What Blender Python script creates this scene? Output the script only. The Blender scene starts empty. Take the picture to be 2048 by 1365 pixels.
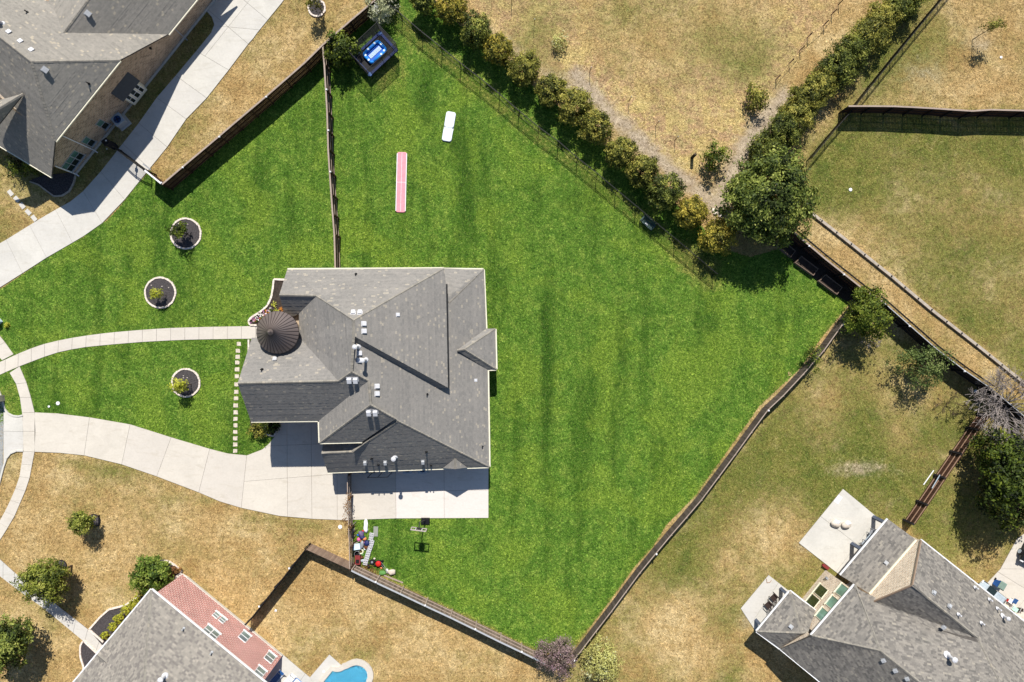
import bpy, math, random
import numpy as np
from mathutils import Vector, Matrix

# ------------------------------------------------------------------ camera, light, exposure
SC = bpy.context.scene
COL = SC.collection
CAMH = 68.0            # drone height in metres
PPM = 20.0             # photo pixels per metre on the ground
SUN_EL = 48.8

cam_d = bpy.data.cameras.new('camera')
cam = bpy.data.objects.new('camera', cam_d)
COL.objects.link(cam)
cam.location = (0, 0, CAMH)
cam.rotation_euler = (0, 0, 0)
cam_d.sensor_width = 36.0
cam_d.sensor_fit = 'HORIZONTAL'
cam_d.lens = 36.0 * CAMH / (2048 / PPM)
cam_d.clip_start = 0.5
cam_d.clip_end = 2000
SC.camera = cam

world = bpy.data.worlds.new('World')
SC.world = world
world.use_nodes = True
wn = world.node_tree
wn.nodes.clear()
w_out = wn.nodes.new('ShaderNodeOutputWorld')
w_bg = wn.nodes.new('ShaderNodeBackground')
w_sky = wn.nodes.new('ShaderNodeTexSky')
w_sky.sky_type = 'NISHITA'
w_sky.sun_disc = False
w_sky.sun_elevation = math.radians(SUN_EL)
w_sky.sun_rotation = math.radians(2.5)
w_sky.ozone_density = 3.5
w_sky.dust_density = 0.4
w_bg.inputs['Strength'].default_value = 0.072
wn.links.new(w_sky.outputs[0], w_bg.inputs[0])
wn.links.new(w_bg.outputs[0], w_out.inputs[0])

sun_d = bpy.data.lights.new('sun', 'SUN')
sun_d.energy = 4.6
sun_d.angle = math.radians(0.53)
sun_d.color = (1.0, 0.955, 0.89)
sun = bpy.data.objects.new('sun', sun_d)
COL.objects.link(sun)
_c, _s = math.cos(math.radians(SUN_EL)), math.sin(math.radians(SUN_EL))
sun.rotation_euler = Vector((-0.045 * _c, -_c, -_s)).to_track_quat('-Z', 'Y').to_euler()
sun.location = (5, 60, 80)

SC.view_settings.view_transform = 'Standard'
SC.view_settings.look = 'None'
SC.view_settings.exposure = 0.4
SC.view_settings.gamma = 1.0
SC.view_settings.use_curve_mapping = False
SC.cycles.max_bounces = 6
SC.cycles.transparent_max_bounces = 12

R = random.Random(7)

# ------------------------------------------------------------------ helpers
def W(px, py, z=0.0):
    """point of the place seen at a photo position, at height z above the ground"""
    k = (CAMH - z) / CAMH / PPM
    return Vector(((px - 1024.0) * k, (682.5 - py) * k, z))

def Wl(pts, z=0.0):
    return [W(p[0], p[1], z) for p in pts]

OFF = {}
def off(o):
    return OFF.get(o.name, Vector((0, 0, 0))) if o else Vector((0, 0, 0))

def tag(o, label=None, cat=None, group=None, kind=None):
    if label: o['label'] = label
    if cat: o['category'] = cat
    if group: o['group'] = group
    if kind: o['kind'] = kind
    return o

def thing(name, loc, label, cat, group=None):
    o = bpy.data.objects.new(name, None)
    COL.objects.link(o)
    o.location = loc
    o.empty_display_size = 0.2
    OFF[o.name] = Vector(loc)
    return tag(o, label, cat, group)

class MB:
    def __init__(s):
        s.v = []; s.f = []; s.c = []
    def add(s, vs, fs, col=None):
        b = len(s.v)
        s.v.extend([tuple(p) for p in vs])
        s.f.extend([tuple(i + b for i in q) for q in fs])
        if col is not None:
            s.c.extend([col] * len(fs))
        return s
    def hexa(s, p, col=None):
        return s.add(p, [(3, 2, 1, 0), (4, 5, 6, 7), (0, 1, 5, 4), (1, 2, 6, 5), (2, 3, 7, 6), (3, 0, 4, 7)], col)
    def box(s, c, d, rz=0.0, col=None):
        x, y, z = d[0] / 2, d[1] / 2, d[2] / 2
        m = Matrix.Rotation(rz, 3, 'Z'); c = Vector(c)
        return s.hexa([c + m @ Vector(q) for q in ((-x, -y, -z), (x, -y, -z), (x, y, -z), (-x, y, -z), (-x, -y, z), (x, -y, z), (x, y, z), (-x, y, z))], col)
    def mbox(s, M, d, col=None):
        x, y, z = d[0] / 2, d[1] / 2, d[2] / 2
        return s.hexa([M @ Vector(q) for q in ((-x, -y, -z), (x, -y, -z), (x, y, -z), (-x, y, -z), (-x, -y, z), (x, -y, z), (x, y, z), (-x, y, z))], col)
    def bar(s, a, b, w, h, up=(0, 0, 1), col=None):
        a, b = Vector(a), Vector(b); d = (b - a)
        if d.length < 1e-5: return s
        d.normalize(); up = Vector(up)
        sd = d.cross(up)
        if sd.length < 1e-3: sd = d.cross(Vector((1, 0, 0)))
        sd.normalize(); u = sd.cross(d)
        sd *= w / 2; u *= h / 2
        return s.hexa([a - sd - u, a + sd - u, b + sd - u, b - sd - u, a - sd + u, a + sd + u, b + sd + u, b - sd + u], col)
    def prism(s, poly, z0, z1, col=None):
        n = len(poly)
        if area2(poly) < 0: poly = poly[::-1]
        vs = [(p[0], p[1], z0) for p in poly] + [(p[0], p[1], z1) for p in poly]
        fs = [tuple(range(n, 2 * n)), tuple(range(n - 1, -1, -1))] + [(i, (i + 1) % n, n + (i + 1) % n, n + i) for i in range(n)]
        return s.add(vs, fs, col)
    def tube(s, a, b, r0, r1=None, n=6, col=None):
        r1 = r0 if r1 is None else r1
        a, b = Vector(a), Vector(b); d = (b - a)
        if d.length < 1e-6: return s
        d.normalize()
        x = d.cross(Vector((0, 0, 1)))
        if x.length < 1e-3: x = Vector((1, 0, 0))
        x.normalize(); y = d.cross(x)
        vs = []
        for q, r in ((a, r0), (b, r1)):
            for i in range(n):
                t = 2 * math.pi * i / n
                vs.append(q + x * (r * math.cos(t)) + y * (r * math.sin(t)))
        fs = [(i, (i + 1) % n, n + (i + 1) % n, n + i) for i in range(n)] + [tuple(range(n - 1, -1, -1)), tuple(range(n, 2 * n))]
        return s.add(vs, fs, col)
    def path(s, pts, r, n=6):
        for a, b in zip(pts[:-1], pts[1:]): s.tube(a, b, r, r, n)
        return s
    def lathe(s, c, prof, n=16, col=None, M=None):
        """prof = [(r, z)...] from bottom to top"""
        c = Vector(c); vs = []
        for r, z in prof:
            for i in range(n):
                t = 2 * math.pi * i / n
                p = Vector((r * math.cos(t), r * math.sin(t), z))
                vs.append(c + (M @ p if M else p))
        fs = []
        for k in range(len(prof) - 1):
            for i in range(n):
                fs.append((k * n + i, k * n + (i + 1) % n, (k + 1) * n + (i + 1) % n, (k + 1) * n + i))
        fs.append(tuple(range(n - 1, -1, -1)))
        m = (len(prof) - 1) * n
        fs.append(tuple(range(m, m + n)))
        return s.add(vs, fs, col)
    def torus(s, c, R0, r0, n=24, m=6, M=None):
        c = Vector(c); vs = []; fs = []
        for i in range(n):
            a = 2 * math.pi * i / n
            for j in range(m):
                b = 2 * math.pi * j / m
                p = Vector(((R0 + r0 * math.cos(b)) * math.cos(a), (R0 + r0 * math.cos(b)) * math.sin(a), r0 * math.sin(b)))
                vs.append(c + (M @ p if M else p))
        for i in range(n):
            for j in range(m):
                fs.append((i * m + j, ((i + 1) % n) * m + j, ((i + 1) % n) * m + (j + 1) % m, i * m + (j + 1) % m))
        return s.add(vs, fs)
    def blob(s, c, r, seed=0, amp=0.2, n=10, m=7):
        """uneven rounded lump; r = (rx, ry, rz)"""
        q = random.Random(seed); c = Vector(c); vs = []; fs = []
        ph = [(q.uniform(0, 6), q.uniform(0, 6), q.uniform(1, 3)) for _ in range(3)]
        for k in range(m + 1):
            th = math.pi * k / m
            for i in range(n):
                a = 2 * math.pi * i / n
                w = 1 + amp * sum(math.sin(p[2] * a + p[0]) * math.sin(p[2] * th + p[1]) for p in ph) / 2
                vs.append((c.x + r[0] * w * math.sin(th) * math.cos(a), c.y + r[1] * w * math.sin(th) * math.sin(a), c.z - r[2] * math.cos(th)))
        for k in range(m):
            for i in range(n):
                fs.append((k * n + i, k * n + (i + 1) % n, (k + 1) * n + (i + 1) % n, (k + 1) * n + i))
        return s.add(vs, fs)

def area2(p):
    return sum(p[i][0] * p[(i + 1) % len(p)][1] - p[(i + 1) % len(p)][0] * p[i][1] for i in range(len(p)))

def mesh_from(name, mb, o=Vector((0, 0, 0)), smooth=False):
    me = bpy.data.meshes.new(name)
    me.from_pydata([(p[0] - o[0], p[1] - o[1], p[2] - o[2]) for p in mb.v], [], mb.f)
    if mb.c and len(mb.c) == len(me.polygons):
        at = me.attributes.new('tint', 'FLOAT', 'FACE')
        at.data.foreach_set('value', [float(x) for x in mb.c])
    if smooth:
        me.polygons.foreach_set('use_smooth', [True] * len(me.polygons))
    me.update()
    return me

def build(name, mb, mat, parent=None, label=None, cat=None, group=None, kind=None, smooth=False, loc=None):
    """link the collected shapes as ONE mesh object (world coordinates in mb)"""
    o = off(parent) if parent else (Vector(loc) if loc is not None else Vector((0, 0, 0)))
    me = mesh_from(name, mb, o, smooth)
    ob = bpy.data.objects.new(name, me)
    COL.objects.link(ob)
    if parent:
        ob.parent = parent
    else:
        ob.location = o
    OFF[ob.name] = o
    if mat: me.materials.append(mat)
    return tag(ob, label, cat, group, kind)

def link_mesh(name, me, parent, loc=(0, 0, 0), rz=0.0, scale=(1, 1, 1)):
    ob = bpy.data.objects.new(name, me)
    COL.objects.link(ob)
    ob.parent = parent
    ob.location = loc; ob.rotation_euler = (0, 0, rz); ob.scale = scale
    OFF[ob.name] = off(parent) + Vector(loc)
    return ob

ORD = ['first', 'second', 'third', 'fourth', 'fifth', 'sixth', 'seventh', 'eighth', 'ninth', 'tenth', 'eleventh', 'twelfth',
       'thirteenth', 'fourteenth', 'fifteenth', 'sixteenth', 'seventeenth', 'eighteenth', 'nineteenth', 'twentieth']

# ------------------------------------------------------------------ materials
def srgb(r, g, b):
    f = lambda c: (c / 255 / 12.92) if c / 255 <= 0.04045 else ((c / 255 + 0.055) / 1.055) ** 2.4
    return (f(r), f(g), f(b), 1)

class NT:
    def __init__(s, name):
        s.m = bpy.data.materials.new(name); s.m.use_nodes = True
        s.t = s.m.node_tree
        s.b = s.t.nodes['Principled BSDF']; s.o = s.t.nodes['Material Output']
    def n(s, ty, **kw):
        q = s.t.nodes.new(ty)
        for k, v in kw.items():
            if k in q.inputs: q.inputs[k].default_value = v
            else: setattr(q, k, v)
        return q
    def l(s, a, b): s.t.links.new(a, b)
    def pos(s, sc=(1, 1, 1), rot=0.0):
        g = s.n('ShaderNodeNewGeometry'); m = s.n('ShaderNodeMapping')
        m.inputs['Scale'].default_value = sc; m.inputs['Rotation'].default_value = (0, 0, rot)
        s.l(g.outputs['Position'], m.inputs['Vector']); return m.outputs[0]
    def noise(s, scale, detail=4, rough=0.6, vec=None, dist=0.0):
        q = s.n('ShaderNodeTexNoise'); q.inputs['Scale'].default_value = scale; q.inputs['Detail'].default_value = detail
        q.inputs['Roughness'].default_value = rough; q.inputs['Distortion'].default_value = dist
        s.l(vec if vec is not None else s.pos(), q.inputs['Vector']); return q.outputs['Fac']
    def ramp(s, fac, stops, interp='LINEAR'):
        q = s.n('ShaderNodeValToRGB'); q.color_ramp.interpolation = interp
        e = q.color_ramp.elements
        e[0].position, e[0].color = stops[0]; e[1].position, e[1].color = stops[-1]
        for p, c in stops[1:-1]:
            k = e.new(p); k.color = c
        s.l(fac, q.inputs[0]); return q.outputs[0]
    def mix(s, fac, a, b, mode='MIX'):
        q = s.n('ShaderNodeMix', data_type='RGBA', blend_type=mode)
        for i, x in ((0, fac), (6, a), (7, b)):
            if hasattr(x, 'is_linked') or hasattr(x, 'links'): s.l(x, q.inputs[i])
            else: q.inputs[i].default_value = x
        return q.outputs[2]
    def math(s, op, a, b=0.0, clamp=False):
        q = s.n('ShaderNodeMath', operation=op); q.use_clamp = clamp
        for i, x in ((0, a), (1, b)):
            if hasattr(x, 'links'): s.l(x, q.inputs[i])
            else: q.inputs[i].default_value = x
        return q.outputs[0]
    def mapr(s, v, a, b, c=0.0, d=1.0):
        q = s.n('ShaderNodeMapRange', interpolation_type='SMOOTHSTEP'); s.l(v, q.inputs[0])
        for i, x in enumerate((a, b, c, d)): q.inputs[i + 1].default_value = x
        return q.outputs[0]
    def attr(s, name):
        q = s.n('ShaderNodeAttribute'); q.attribute_name = name; return q
    def bump(s, h, strength, dist=0.05):
        q = s.n('ShaderNodeBump'); q.inputs['Strength'].default_value = strength; q.inputs['Distance'].default_value = dist
        s.l(h, q.inputs['Height']); s.l(q.outputs[0], s.b.inputs['Normal']); return q
    def fin(s, col, rough=0.9, spec=0.15, metal=0.0):
        if hasattr(col, 'links'): s.l(col, s.b.inputs['Base Color'])
        else: s.b.inputs['Base Color'].default_value = col
        s.b.inputs['Roughness'].default_value = rough
        s.b.inputs['Specular IOR Level'].default_value = spec
        s.b.inputs['Metallic'].default_value = metal
        return s.m

def plain(name, rgb, rough=0.7, spec=0.3, metal=0.0, var=0.25, scale=4.0):
    t = NT(name); c = srgb(*rgb)
    f = t.noise(scale, 5, 0.65)
    lo = tuple(x * (1 - var) for x in c[:3]) + (1,); hi = tuple(min(1, x * (1 + var)) for x in c[:3]) + (1,)
    return t.fin(t.ramp(f, [(0.3, lo), (0.7, hi)]), rough, spec, metal)

def grass_ground(tuft=False):
    t = NT('dry_grass_tufts' if tuft else 'dry_and_green_grass')
    a = t.attr('cover'); sp = t.n('ShaderNodeSeparateColor'); t.l(a.outputs['Color'], sp.inputs[0])
    big = t.noise(0.22, 5, 0.65, dist=0.6); mid = t.noise(1.1, 5, 0.7, dist=0.4); m2 = t.noise(0.55, 5, 0.7, t.pos((1, 1, 1), 1.1), dist=0.7)
    fine = t.noise(5.0, 4, 0.75, t.pos((1, 1, 1), 0.5), dist=0.9); vf = t.noise(13, 3, 0.85); fleck = t.noise(8.5, 3, 0.7, t.pos((1.5, 0.8, 1), 0.9), dist=1.2)
    tan = t.ramp(big, [(0.36, srgb(166, 136, 90)), (0.5, srgb(186, 158, 111)), (0.64, srgb(199, 176, 132))])
    tan = t.mix(t.mapr(mid, 0.46, 0.64, 0, 0.8), tan, srgb(168, 142, 96))
    grn = t.ramp(m2, [(0.36, srgb(86, 100, 44)), (0.5, srgb(106, 112, 52)), (0.64, srgb(126, 122, 64))])
    hay = t.ramp(m2, [(0.36, srgb(198, 178, 118)), (0.47, srgb(186, 162, 112)), (0.54, srgb(184, 152, 118)), (0.64, srgb(164, 138, 106))])
    dirt = t.ramp(mid, [(0.36, srgb(156, 141, 124)), (0.64, srgb(186, 170, 148))])
    n = t.math('ADD', t.math('MULTIPLY', t.math('SUBTRACT', mid, 0.5), 1.5), t.math('ADD', t.math('MULTIPLY', t.math('SUBTRACT', fine, 0.5), 1.3), t.math('MULTIPLY', t.math('SUBTRACT', m2, 0.5), 1.2)))
    def wgt(ch, amt=0.5):
        return t.mapr(t.math('ADD', sp.outputs[ch], t.math('MULTIPLY', n, amt)), 0.06, 0.92)
    hay2 = t.mix(t.mapr(t.math('ADD', fine, t.math('MULTIPLY', t.math('SUBTRACT', mid, 0.5), 0.9)), 0.52, 0.66, 0, 0.85), hay, srgb(208, 186, 132))
    hay2 = t.mix(t.mapr(t.math('ADD', fleck, t.math('MULTIPLY', t.math('SUBTRACT', mid, 0.5), 0.8)), 0.58, 0.7, 0, 0.8), hay2, srgb(108, 104, 58))
    sk1 = t.noise(1.0, 5, 0.65, t.pos((0.22, 2.6, 1), math.radians(40)), dist=0.5); sk2 = t.noise(1.0, 5, 0.65, t.pos((0.2, 2.4, 1), math.radians(-52)), dist=0.5)
    hay2 = t.mix(t.mapr(sk1, 0.53, 0.64, 0, 0.5), hay2, srgb(206, 186, 136))
    hay2 = t.mix(t.mapr(sk2, 0.54, 0.66, 0, 0.35), hay2, srgb(150, 122, 92))
    tan = t.mix(t.mapr(sk2, 0.53, 0.66, 0, 0.35), tan, srgb(200, 174, 128))
    tan = t.mix(t.mapr(sk1, 0.55, 0.68, 0, 0.3), tan, srgb(152, 124, 78))
    col = t.mix(wgt(2), tan, hay2)
    col = t.mix(wgt(0), col, grn)
    col = t.mix(t.mapr(fleck, 0.56, 0.64, 0, 0.55), col, srgb(190, 168, 116))
    col = t.mix(wgt(1), col, dirt)
    sh = t.ramp(fine, [(0.36, (0.55, 0.53, 0.48, 1)), (0.47, (0.9, 0.9, 0.88, 1)), (0.55, (1.05, 1.05, 1.03, 1)), (0.64, (1.28, 1.27, 1.22, 1))])
    col = t.mix(1.0, col, sh, 'MULTIPLY')
    sv = t.ramp(vf, [(0.35, (0.66, 0.66, 0.62, 1)), (0.65, (1.3, 1.3, 1.3, 1))])
    col = t.mix(1.0, col, sv, 'MULTIPLY')
    if tuft:
        return t.fin(t.mix(1.0, col, t.ramp(t.attr('tint').outputs['Fac'], [(0.0, (0.55, 0.54, 0.5, 1)), (0.45, (1.02, 1.02, 1.0, 1)), (1.0, (1.6, 1.58, 1.54, 1))]), 'MULTIPLY'), 0.9, 0.1)
    h = t.math('ADD', t.math('MULTIPLY', fine, 0.7), t.math('MULTIPLY', vf, 0.5))
    t.bump(h, 0.7, 0.08)
    return t.fin(col, 1.0, 0.05)

def lawn_mat(tuft=False):
    t = NT('lush_lawn_tufts' if tuft else 'lush_lawn_grass')
    stripe = t.noise(1.0, 4, 0.6, t.pos((0.42, 0.05, 1), 0.0), dist=0.3)
    big = t.noise(0.16, 4, 0.6, dist=0.5); mid = t.noise(0.8, 5, 0.7, dist=0.4); m2 = t.noise(1.7, 5, 0.75, t.pos((1, 1, 1), 0.8), dist=0.8)
    fine = t.noise(4.6, 4, 0.75, t.pos((1.0, 1.3, 1), 0.6), dist=1.1); vf = t.noise(12, 3, 0.85); fl = t.noise(7.5, 3, 0.7, t.pos((1.7, 0.8, 1), -0.5), dist=1.4)
    col = t.ramp(mid, [(0.38, srgb(74, 110, 34)), (0.5, srgb(88, 123, 42)), (0.62, srgb(109, 136, 53))])
    col = t.mix(t.mapr(m2, 0.51, 0.64, 0, 0.45), col, srgb(60, 102, 28))
    col = t.mix(t.mapr(stripe, 0.5, 0.64, 0, 0.7), col, srgb(54, 90, 22))
    col = t.mix(t.mapr(big, 0.46, 0.62, 0, 0.6), col, srgb(112, 138, 46))
    a = t.attr('cover'); sp = t.n('ShaderNodeSeparateColor'); t.l(a.outputs['Color'], sp.inputs[0])
    n = t.math('ADD', t.math('SUBTRACT', mid, 0.5), t.math('ADD', t.math('SUBTRACT', fine, 0.5), t.math('SUBTRACT', m2, 0.5)))
    col = t.mix(t.mapr(t.math('ADD', sp.outputs[0], t.math('MULTIPLY', n, 0.8)), 0.22, 0.8, 0, 0.9), col, srgb(132, 130, 66))
    col = t.mix(t.mapr(t.math('ADD', sp.outputs[1], t.math('MULTIPLY', n, 1.5)), 0.25, 0.85, 0, 0.85), col, srgb(46, 82, 18))
    col = t.mix(t.mapr(fl, 0.57, 0.66, 0, 0.6), col, srgb(150, 158, 84))
    col = t.mix(t.mapr(fl, 0.43, 0.36, 0, 0.55), col, srgb(70, 74, 26))
    sh = t.ramp(fine, [(0.34, (0.30, 0.36, 0.28, 1)), (0.45, (0.78, 0.82, 0.76, 1)), (0.54, (1.08, 1.06, 1.05, 1)), (0.64, (1.6, 1.42, 1.7, 1))])
    col = t.mix(1.0, col, sh, 'MULTIPLY')
    sv = t.ramp(vf, [(0.35, (0.55, 0.6, 0.5, 1)), (0.65, (1.45, 1.38, 1.5, 1))])
    col = t.mix(1.0, col, sv, 'MULTIPLY')
    if tuft:
        return t.fin(t.mix(1.0, col, t.ramp(t.attr('tint').outputs['Fac'], [(0.0, (0.4, 0.5, 0.34, 1)), (0.25, (0.8, 0.88, 0.74, 1)), (0.5, (1.14, 1.16, 1.02, 1)), (0.8, (1.7, 1.6, 1.45, 1)), (1.0, (2.5, 2.1, 2.4, 1))]), 'MULTIPLY'), 0.8, 0.2)
    h = t.math('ADD', t.math('MULTIPLY', fine, 0.8), t.math('MULTIPLY', vf, 0.5))
    t.bump(h, 0.9, 0.1)
    return t.fin(col, 1.0, 0.05)

def concrete(name, rgb, stain=0.25):
    t = NT(name); c = srgb(*rgb)
    big = t.noise(0.35, 6, 0.7, dist=0.6); f = t.noise(6, 5, 0.7); vf = t.noise(30, 3, 0.7)
    oi = t.n('ShaderNodeObjectInfo')
    col = t.ramp(big, [(0.3, tuple(x * (1 - stain) for x in c[:3]) + (1,)), (0.62, c)])
    col = t.mix(t.math('MULTIPLY', oi.outputs['Random'], 0.5), col, tuple(x * f2 for x, f2 in zip(c[:3], (0.86, 0.86, 0.9))) + (1,))
    col = t.mix(1.0, col, t.ramp(f, [(0.3, (0.93, 0.93, 0.92, 1)), (0.7, (1.04, 1.04, 1.04, 1))]), 'MULTIPLY')
    streak = t.noise(1.0, 5, 0.7, t.pos((0.5, 2.0, 1), 0.6), dist=1.0)
    col = t.mix(t.mapr(streak, 0.52, 0.68, 0, 0.45), col, tuple(x * f2 for x, f2 in zip(c[:3], (0.74, 0.72, 0.68))) + (1,))
    t.bump(vf, 0.15, 0.01)
    return t.fin(col, 0.9, 0.2)

def shingle_mat(name, dark, mid, light, fleck, fl=0.93):
    t = NT(name); a = t.attr('tint')
    col = t.ramp(a.outputs['Fac'], [(0.0, srgb(*dark)), (0.35, srgb(*mid)), (fl - 0.03, srgb(*light)), (fl, srgb(*fleck)), (1.0, srgb(*fleck))])
    f = t.noise(14, 4, 0.75); big = t.noise(0.35, 4, 0.6)
    col = t.mix(1.0, col, t.ramp(f, [(0.3, (0.84, 0.84, 0.84, 1)), (0.7, (1.13, 1.13, 1.13, 1))]), 'MULTIPLY')
    col = t.mix(1.0, col, t.ramp(big, [(0.3, (0.92, 0.92, 0.92, 1)), (0.7, (1.06, 1.05, 1.04, 1))]), 'MULTIPLY')
    t.bump(t.noise(60, 2, 0.6), 0.1, 0.005)
    return t.fin(col, 0.95, 0.12)

def leaf_mat(name, cols, trans=0.25, rnd=0.3):
    """cols = dark .. light leaf colours"""
    t = NT(name); a = t.attr('tint')
    oi = t.n('ShaderNodeObjectInfo')
    f = t.math('ADD', a.outputs['Fac'], t.math('MULTIPLY', t.math('SUBTRACT', oi.outputs['Random'], 0.5), rnd), True)
    st = [(i / (len(cols) - 1), tuple(min(.6, x * 1.4) for x in srgb(*c)[:3]) + (1,)) for i, c in enumerate(cols)]
    col = t.ramp(f, st)
    t.fin(col, 0.6, 0.25)
    tr = t.n('ShaderNodeBsdfTranslucent'); t.l(col, tr.inputs[0])
    mx = t.n('ShaderNodeMixShader'); mx.inputs[0].default_value = trans
    t.l(t.b.outputs[0], mx.inputs[1]); t.l(tr.outputs[0], mx.inputs[2]); t.l(mx.outputs[0], t.o.inputs[0])
    return t.m

def wood_mat(name, a, b, rough=0.85):
    t = NT(name); n = t.noise(1.6, 4, 0.6); g = t.noise(9, 4, 0.7, t.pos((1, 1, 0.12)))
    at = t.attr('tint')
    col = t.ramp(t.math('ADD', t.math('MULTIPLY', n, 0.35), t.math('ADD', t.math('MULTIPLY', g, 0.4), t.math('MULTIPLY', at.outputs['Fac'], 0.3))), [(0.25, srgb(*a)), (0.75, srgb(*b))])
    t.bump(g, 0.3, 0.01)
    return t.fin(col, rough, 0.15)

def brick_mat(name, c1, c2, mortar, ang):
    """brick courses on upright walls that run along world angle ang"""
    t = NT(name); g = t.n('ShaderNodeNewGeometry'); m = t.n('ShaderNodeMapping')
    m.vector_type = 'POINT'
    m.inputs['Rotation'].default_value = (0, 0, -ang)
    t.l(g.outputs['Position'], m.inputs['Vector'])
    s1 = t.n('ShaderNodeSeparateXYZ'); t.l(m.outputs[0], s1.inputs[0])
    cb = t.n('ShaderNodeCombineXYZ'); t.l(t.math('ADD', s1.outputs[0], s1.outputs[1]), cb.inputs[0]); t.l(s1.outputs[2], cb.inputs[1])
    b = t.n('ShaderNodeTexBrick'); t.l(cb.outputs[0], b.inputs['Vector'])
    b.inputs['Color1'].default_value = srgb(*c1); b.inputs['Color2'].default_value = srgb(*c2); b.inputs['Mortar'].default_value = srgb(*mortar)
    b.inputs['Scale'].default_value = 1.0; b.inputs['Brick Width'].default_value = 0.4; b.inputs['Row Height'].default_value = 0.22
    b.inputs['Mortar Size'].default_value = 0.04; b.inputs['Bias'].default_value = 0.0
    n = t.noise(6, 5, 0.75); n2 = t.noise(0.8, 3, 0.6)
    col = t.mix(1.0, b.outputs['Color'], t.ramp(n, [(0.3, (0.7, 0.7, 0.7, 1)), (0.7, (1.3, 1.28, 1.25, 1))]), 'MULTIPLY')
    col = t.mix(1.0, col, t.ramp(n2, [(0.3, (0.88, 0.88, 0.88, 1)), (0.7, (1.1, 1.1, 1.1, 1))]), 'MULTIPLY')
    t.bump(b.outputs['Fac'], -0.5, 0.02)
    return t.fin(col, 0.9, 0.15)

def glass_mat(name, rgb, rough=0.08):
    t = NT(name); n = t.noise(0.7, 3, 0.5)
    c = srgb(*rgb)
    return t.fin(t.ramp(n, [(0.35, tuple(x * 0.7 for x in c[:3]) + (1,)), (0.65, tuple(x * 1.3 for x in c[:3]) + (1,))]), rough, 0.7)

def water_mat():
    t = NT('pool_water')
    v = t.n('ShaderNodeTexVoronoi', feature='DISTANCE_TO_EDGE'); v.inputs['Scale'].default_value = 2.6
    n0 = t.n('ShaderNodeTexNoise'); n0.inputs['Scale'].default_value = 2.0
    t.l(t.pos(), n0.inputs['Vector'])
    vv = t.n('ShaderNodeVectorMath', operation='ADD'); t.l(t.pos(), vv.inputs[0]); t.l(n0.outputs['Color'], vv.inputs[1]); t.l(vv.outputs[0], v.inputs['Vector'])
    t.bump(t.noise(2.2, 4, 0.6), 0.5, 0.12)
    t.b.inputs['Transmission Weight'].default_value = 1.0
    t.b.inputs['IOR'].default_value = 1.33
    return t.fin((0.75, 0.93, 0.98, 1), 0.02, 0.5)

M = {}
M['ground'] = grass_ground()
M['lawn'] = lawn_mat()
M['ground_tuft'] = grass_ground(True)
M['lawn_tuft'] = lawn_mat(True)
M['conc'] = concrete('pale_concrete', (211, 203, 189), 0.13)
M['conc_white'] = concrete('bright_concrete', (222, 214, 204), 0.05)
M['conc_grey'] = concrete('grey_concrete', (209, 205, 195), 0.18)
M['joint'] = plain('joint_bed', (120, 108, 92), 0.95, 0.1)
M['asphalt'] = plain('street_surface', (150, 152, 150), 0.9, 0.2)
M['stone'] = plain('white_limestone', (224, 210, 196), 0.85, 0.2, var=0.35, scale=7)
M['kerb_stone'] = plain('kerb_stone', (172, 161, 146), .9, .15, var=.25, scale=3)
M['mulch'] = plain('black_mulch', (74, 70, 70), 0.95, 0.1, var=0.6, scale=9)
M['soil'] = plain('dark_soil', (66, 58, 52), 0.95, 0.1, var=0.5, scale=7)
M['roof_a'] = shingle_mat('grey_shingle', (124, 122, 118), (133, 130, 125), (142, 138, 132), (160, 153, 140), 0.955)
M['roof_d'] = shingle_mat('warm_grey_shingle', (130, 126, 119), (140, 136, 128), (150, 145, 136), (170, 161, 144), 0.955)
M['roof_b'] = shingle_mat('mottled_grey_shingle', (104, 101, 97), (122, 118, 112), (140, 135, 127), (150, 144, 133), 0.95)
M['roof_c'] = shingle_mat('weathered_grey_shingle', (120, 115, 110), (136, 131, 123), (152, 146, 136), (160, 153, 142), 0.95)
M['deck'] = plain('roof_deck_edge', (86, 82, 78), 0.9, 0.1)
M['cap'] = shingle_mat('ridge_shingle', (130, 126, 118), (140, 135, 126), (150, 145, 134), (160, 152, 138), 0.95)
M['trim'] = plain('cream_trim', (226, 220, 196), 0.6, 0.3, var=0.08)
M['trim_white'] = plain('white_trim', (232, 232, 232), 0.6, 0.3, var=0.06)
M['stucco'] = plain('stone_wall', (176, 158, 136), 0.9, 0.15)
M['vent'] = plain('white_vent_metal', (206, 206, 208), 0.45, 0.4, var=0.06)
M['vent_grey'] = plain('grey_vent_metal', (172, 174, 176), 0.45, 0.4, var=0.08)
M['dark_metal'] = plain('bronze_roof_metal', (116, 105, 101), 0.42, 0.4, 0.25, var=0.06, scale=1.2)
M['seam'] = plain('bronze_seam', (66, 58, 56), 0.5, 0.4, 0.3, var=0.1)
M['black_metal'] = plain('black_iron', (17, 18, 19), 0.55, 0.4, var=0.2)
M['black'] = plain('black_plastic', (24, 24, 26), 0.6, 0.3, var=0.2)
M['grey_metal'] = plain('grey_galvanised', (150, 154, 160), 0.5, 0.4, 0.2, var=0.15)
M['fence_dark'] = wood_mat('dark_stained_fence', (58, 42, 34), (104, 80, 64))
M['fence_grey'] = wood_mat('weathered_fence', (82, 70, 62), (140, 124, 110))
M['fence_ash'] = wood_mat('ash_brown_fence', (66, 57, 52), (110, 98, 90))
M['fence_brown'] = wood_mat('brown_fence', (54, 36, 28), (92, 64, 50))
M['fence_black'] = wood_mat('black_fence', (34, 32, 34), (58, 54, 54))
M['fence_pale'] = wood_mat('sunlit_fence_wood', (112, 94, 82), (156, 136, 120))
M['rail_pale'] = wood_mat('pale_rail', (150, 132, 118), (196, 182, 168))
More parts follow.
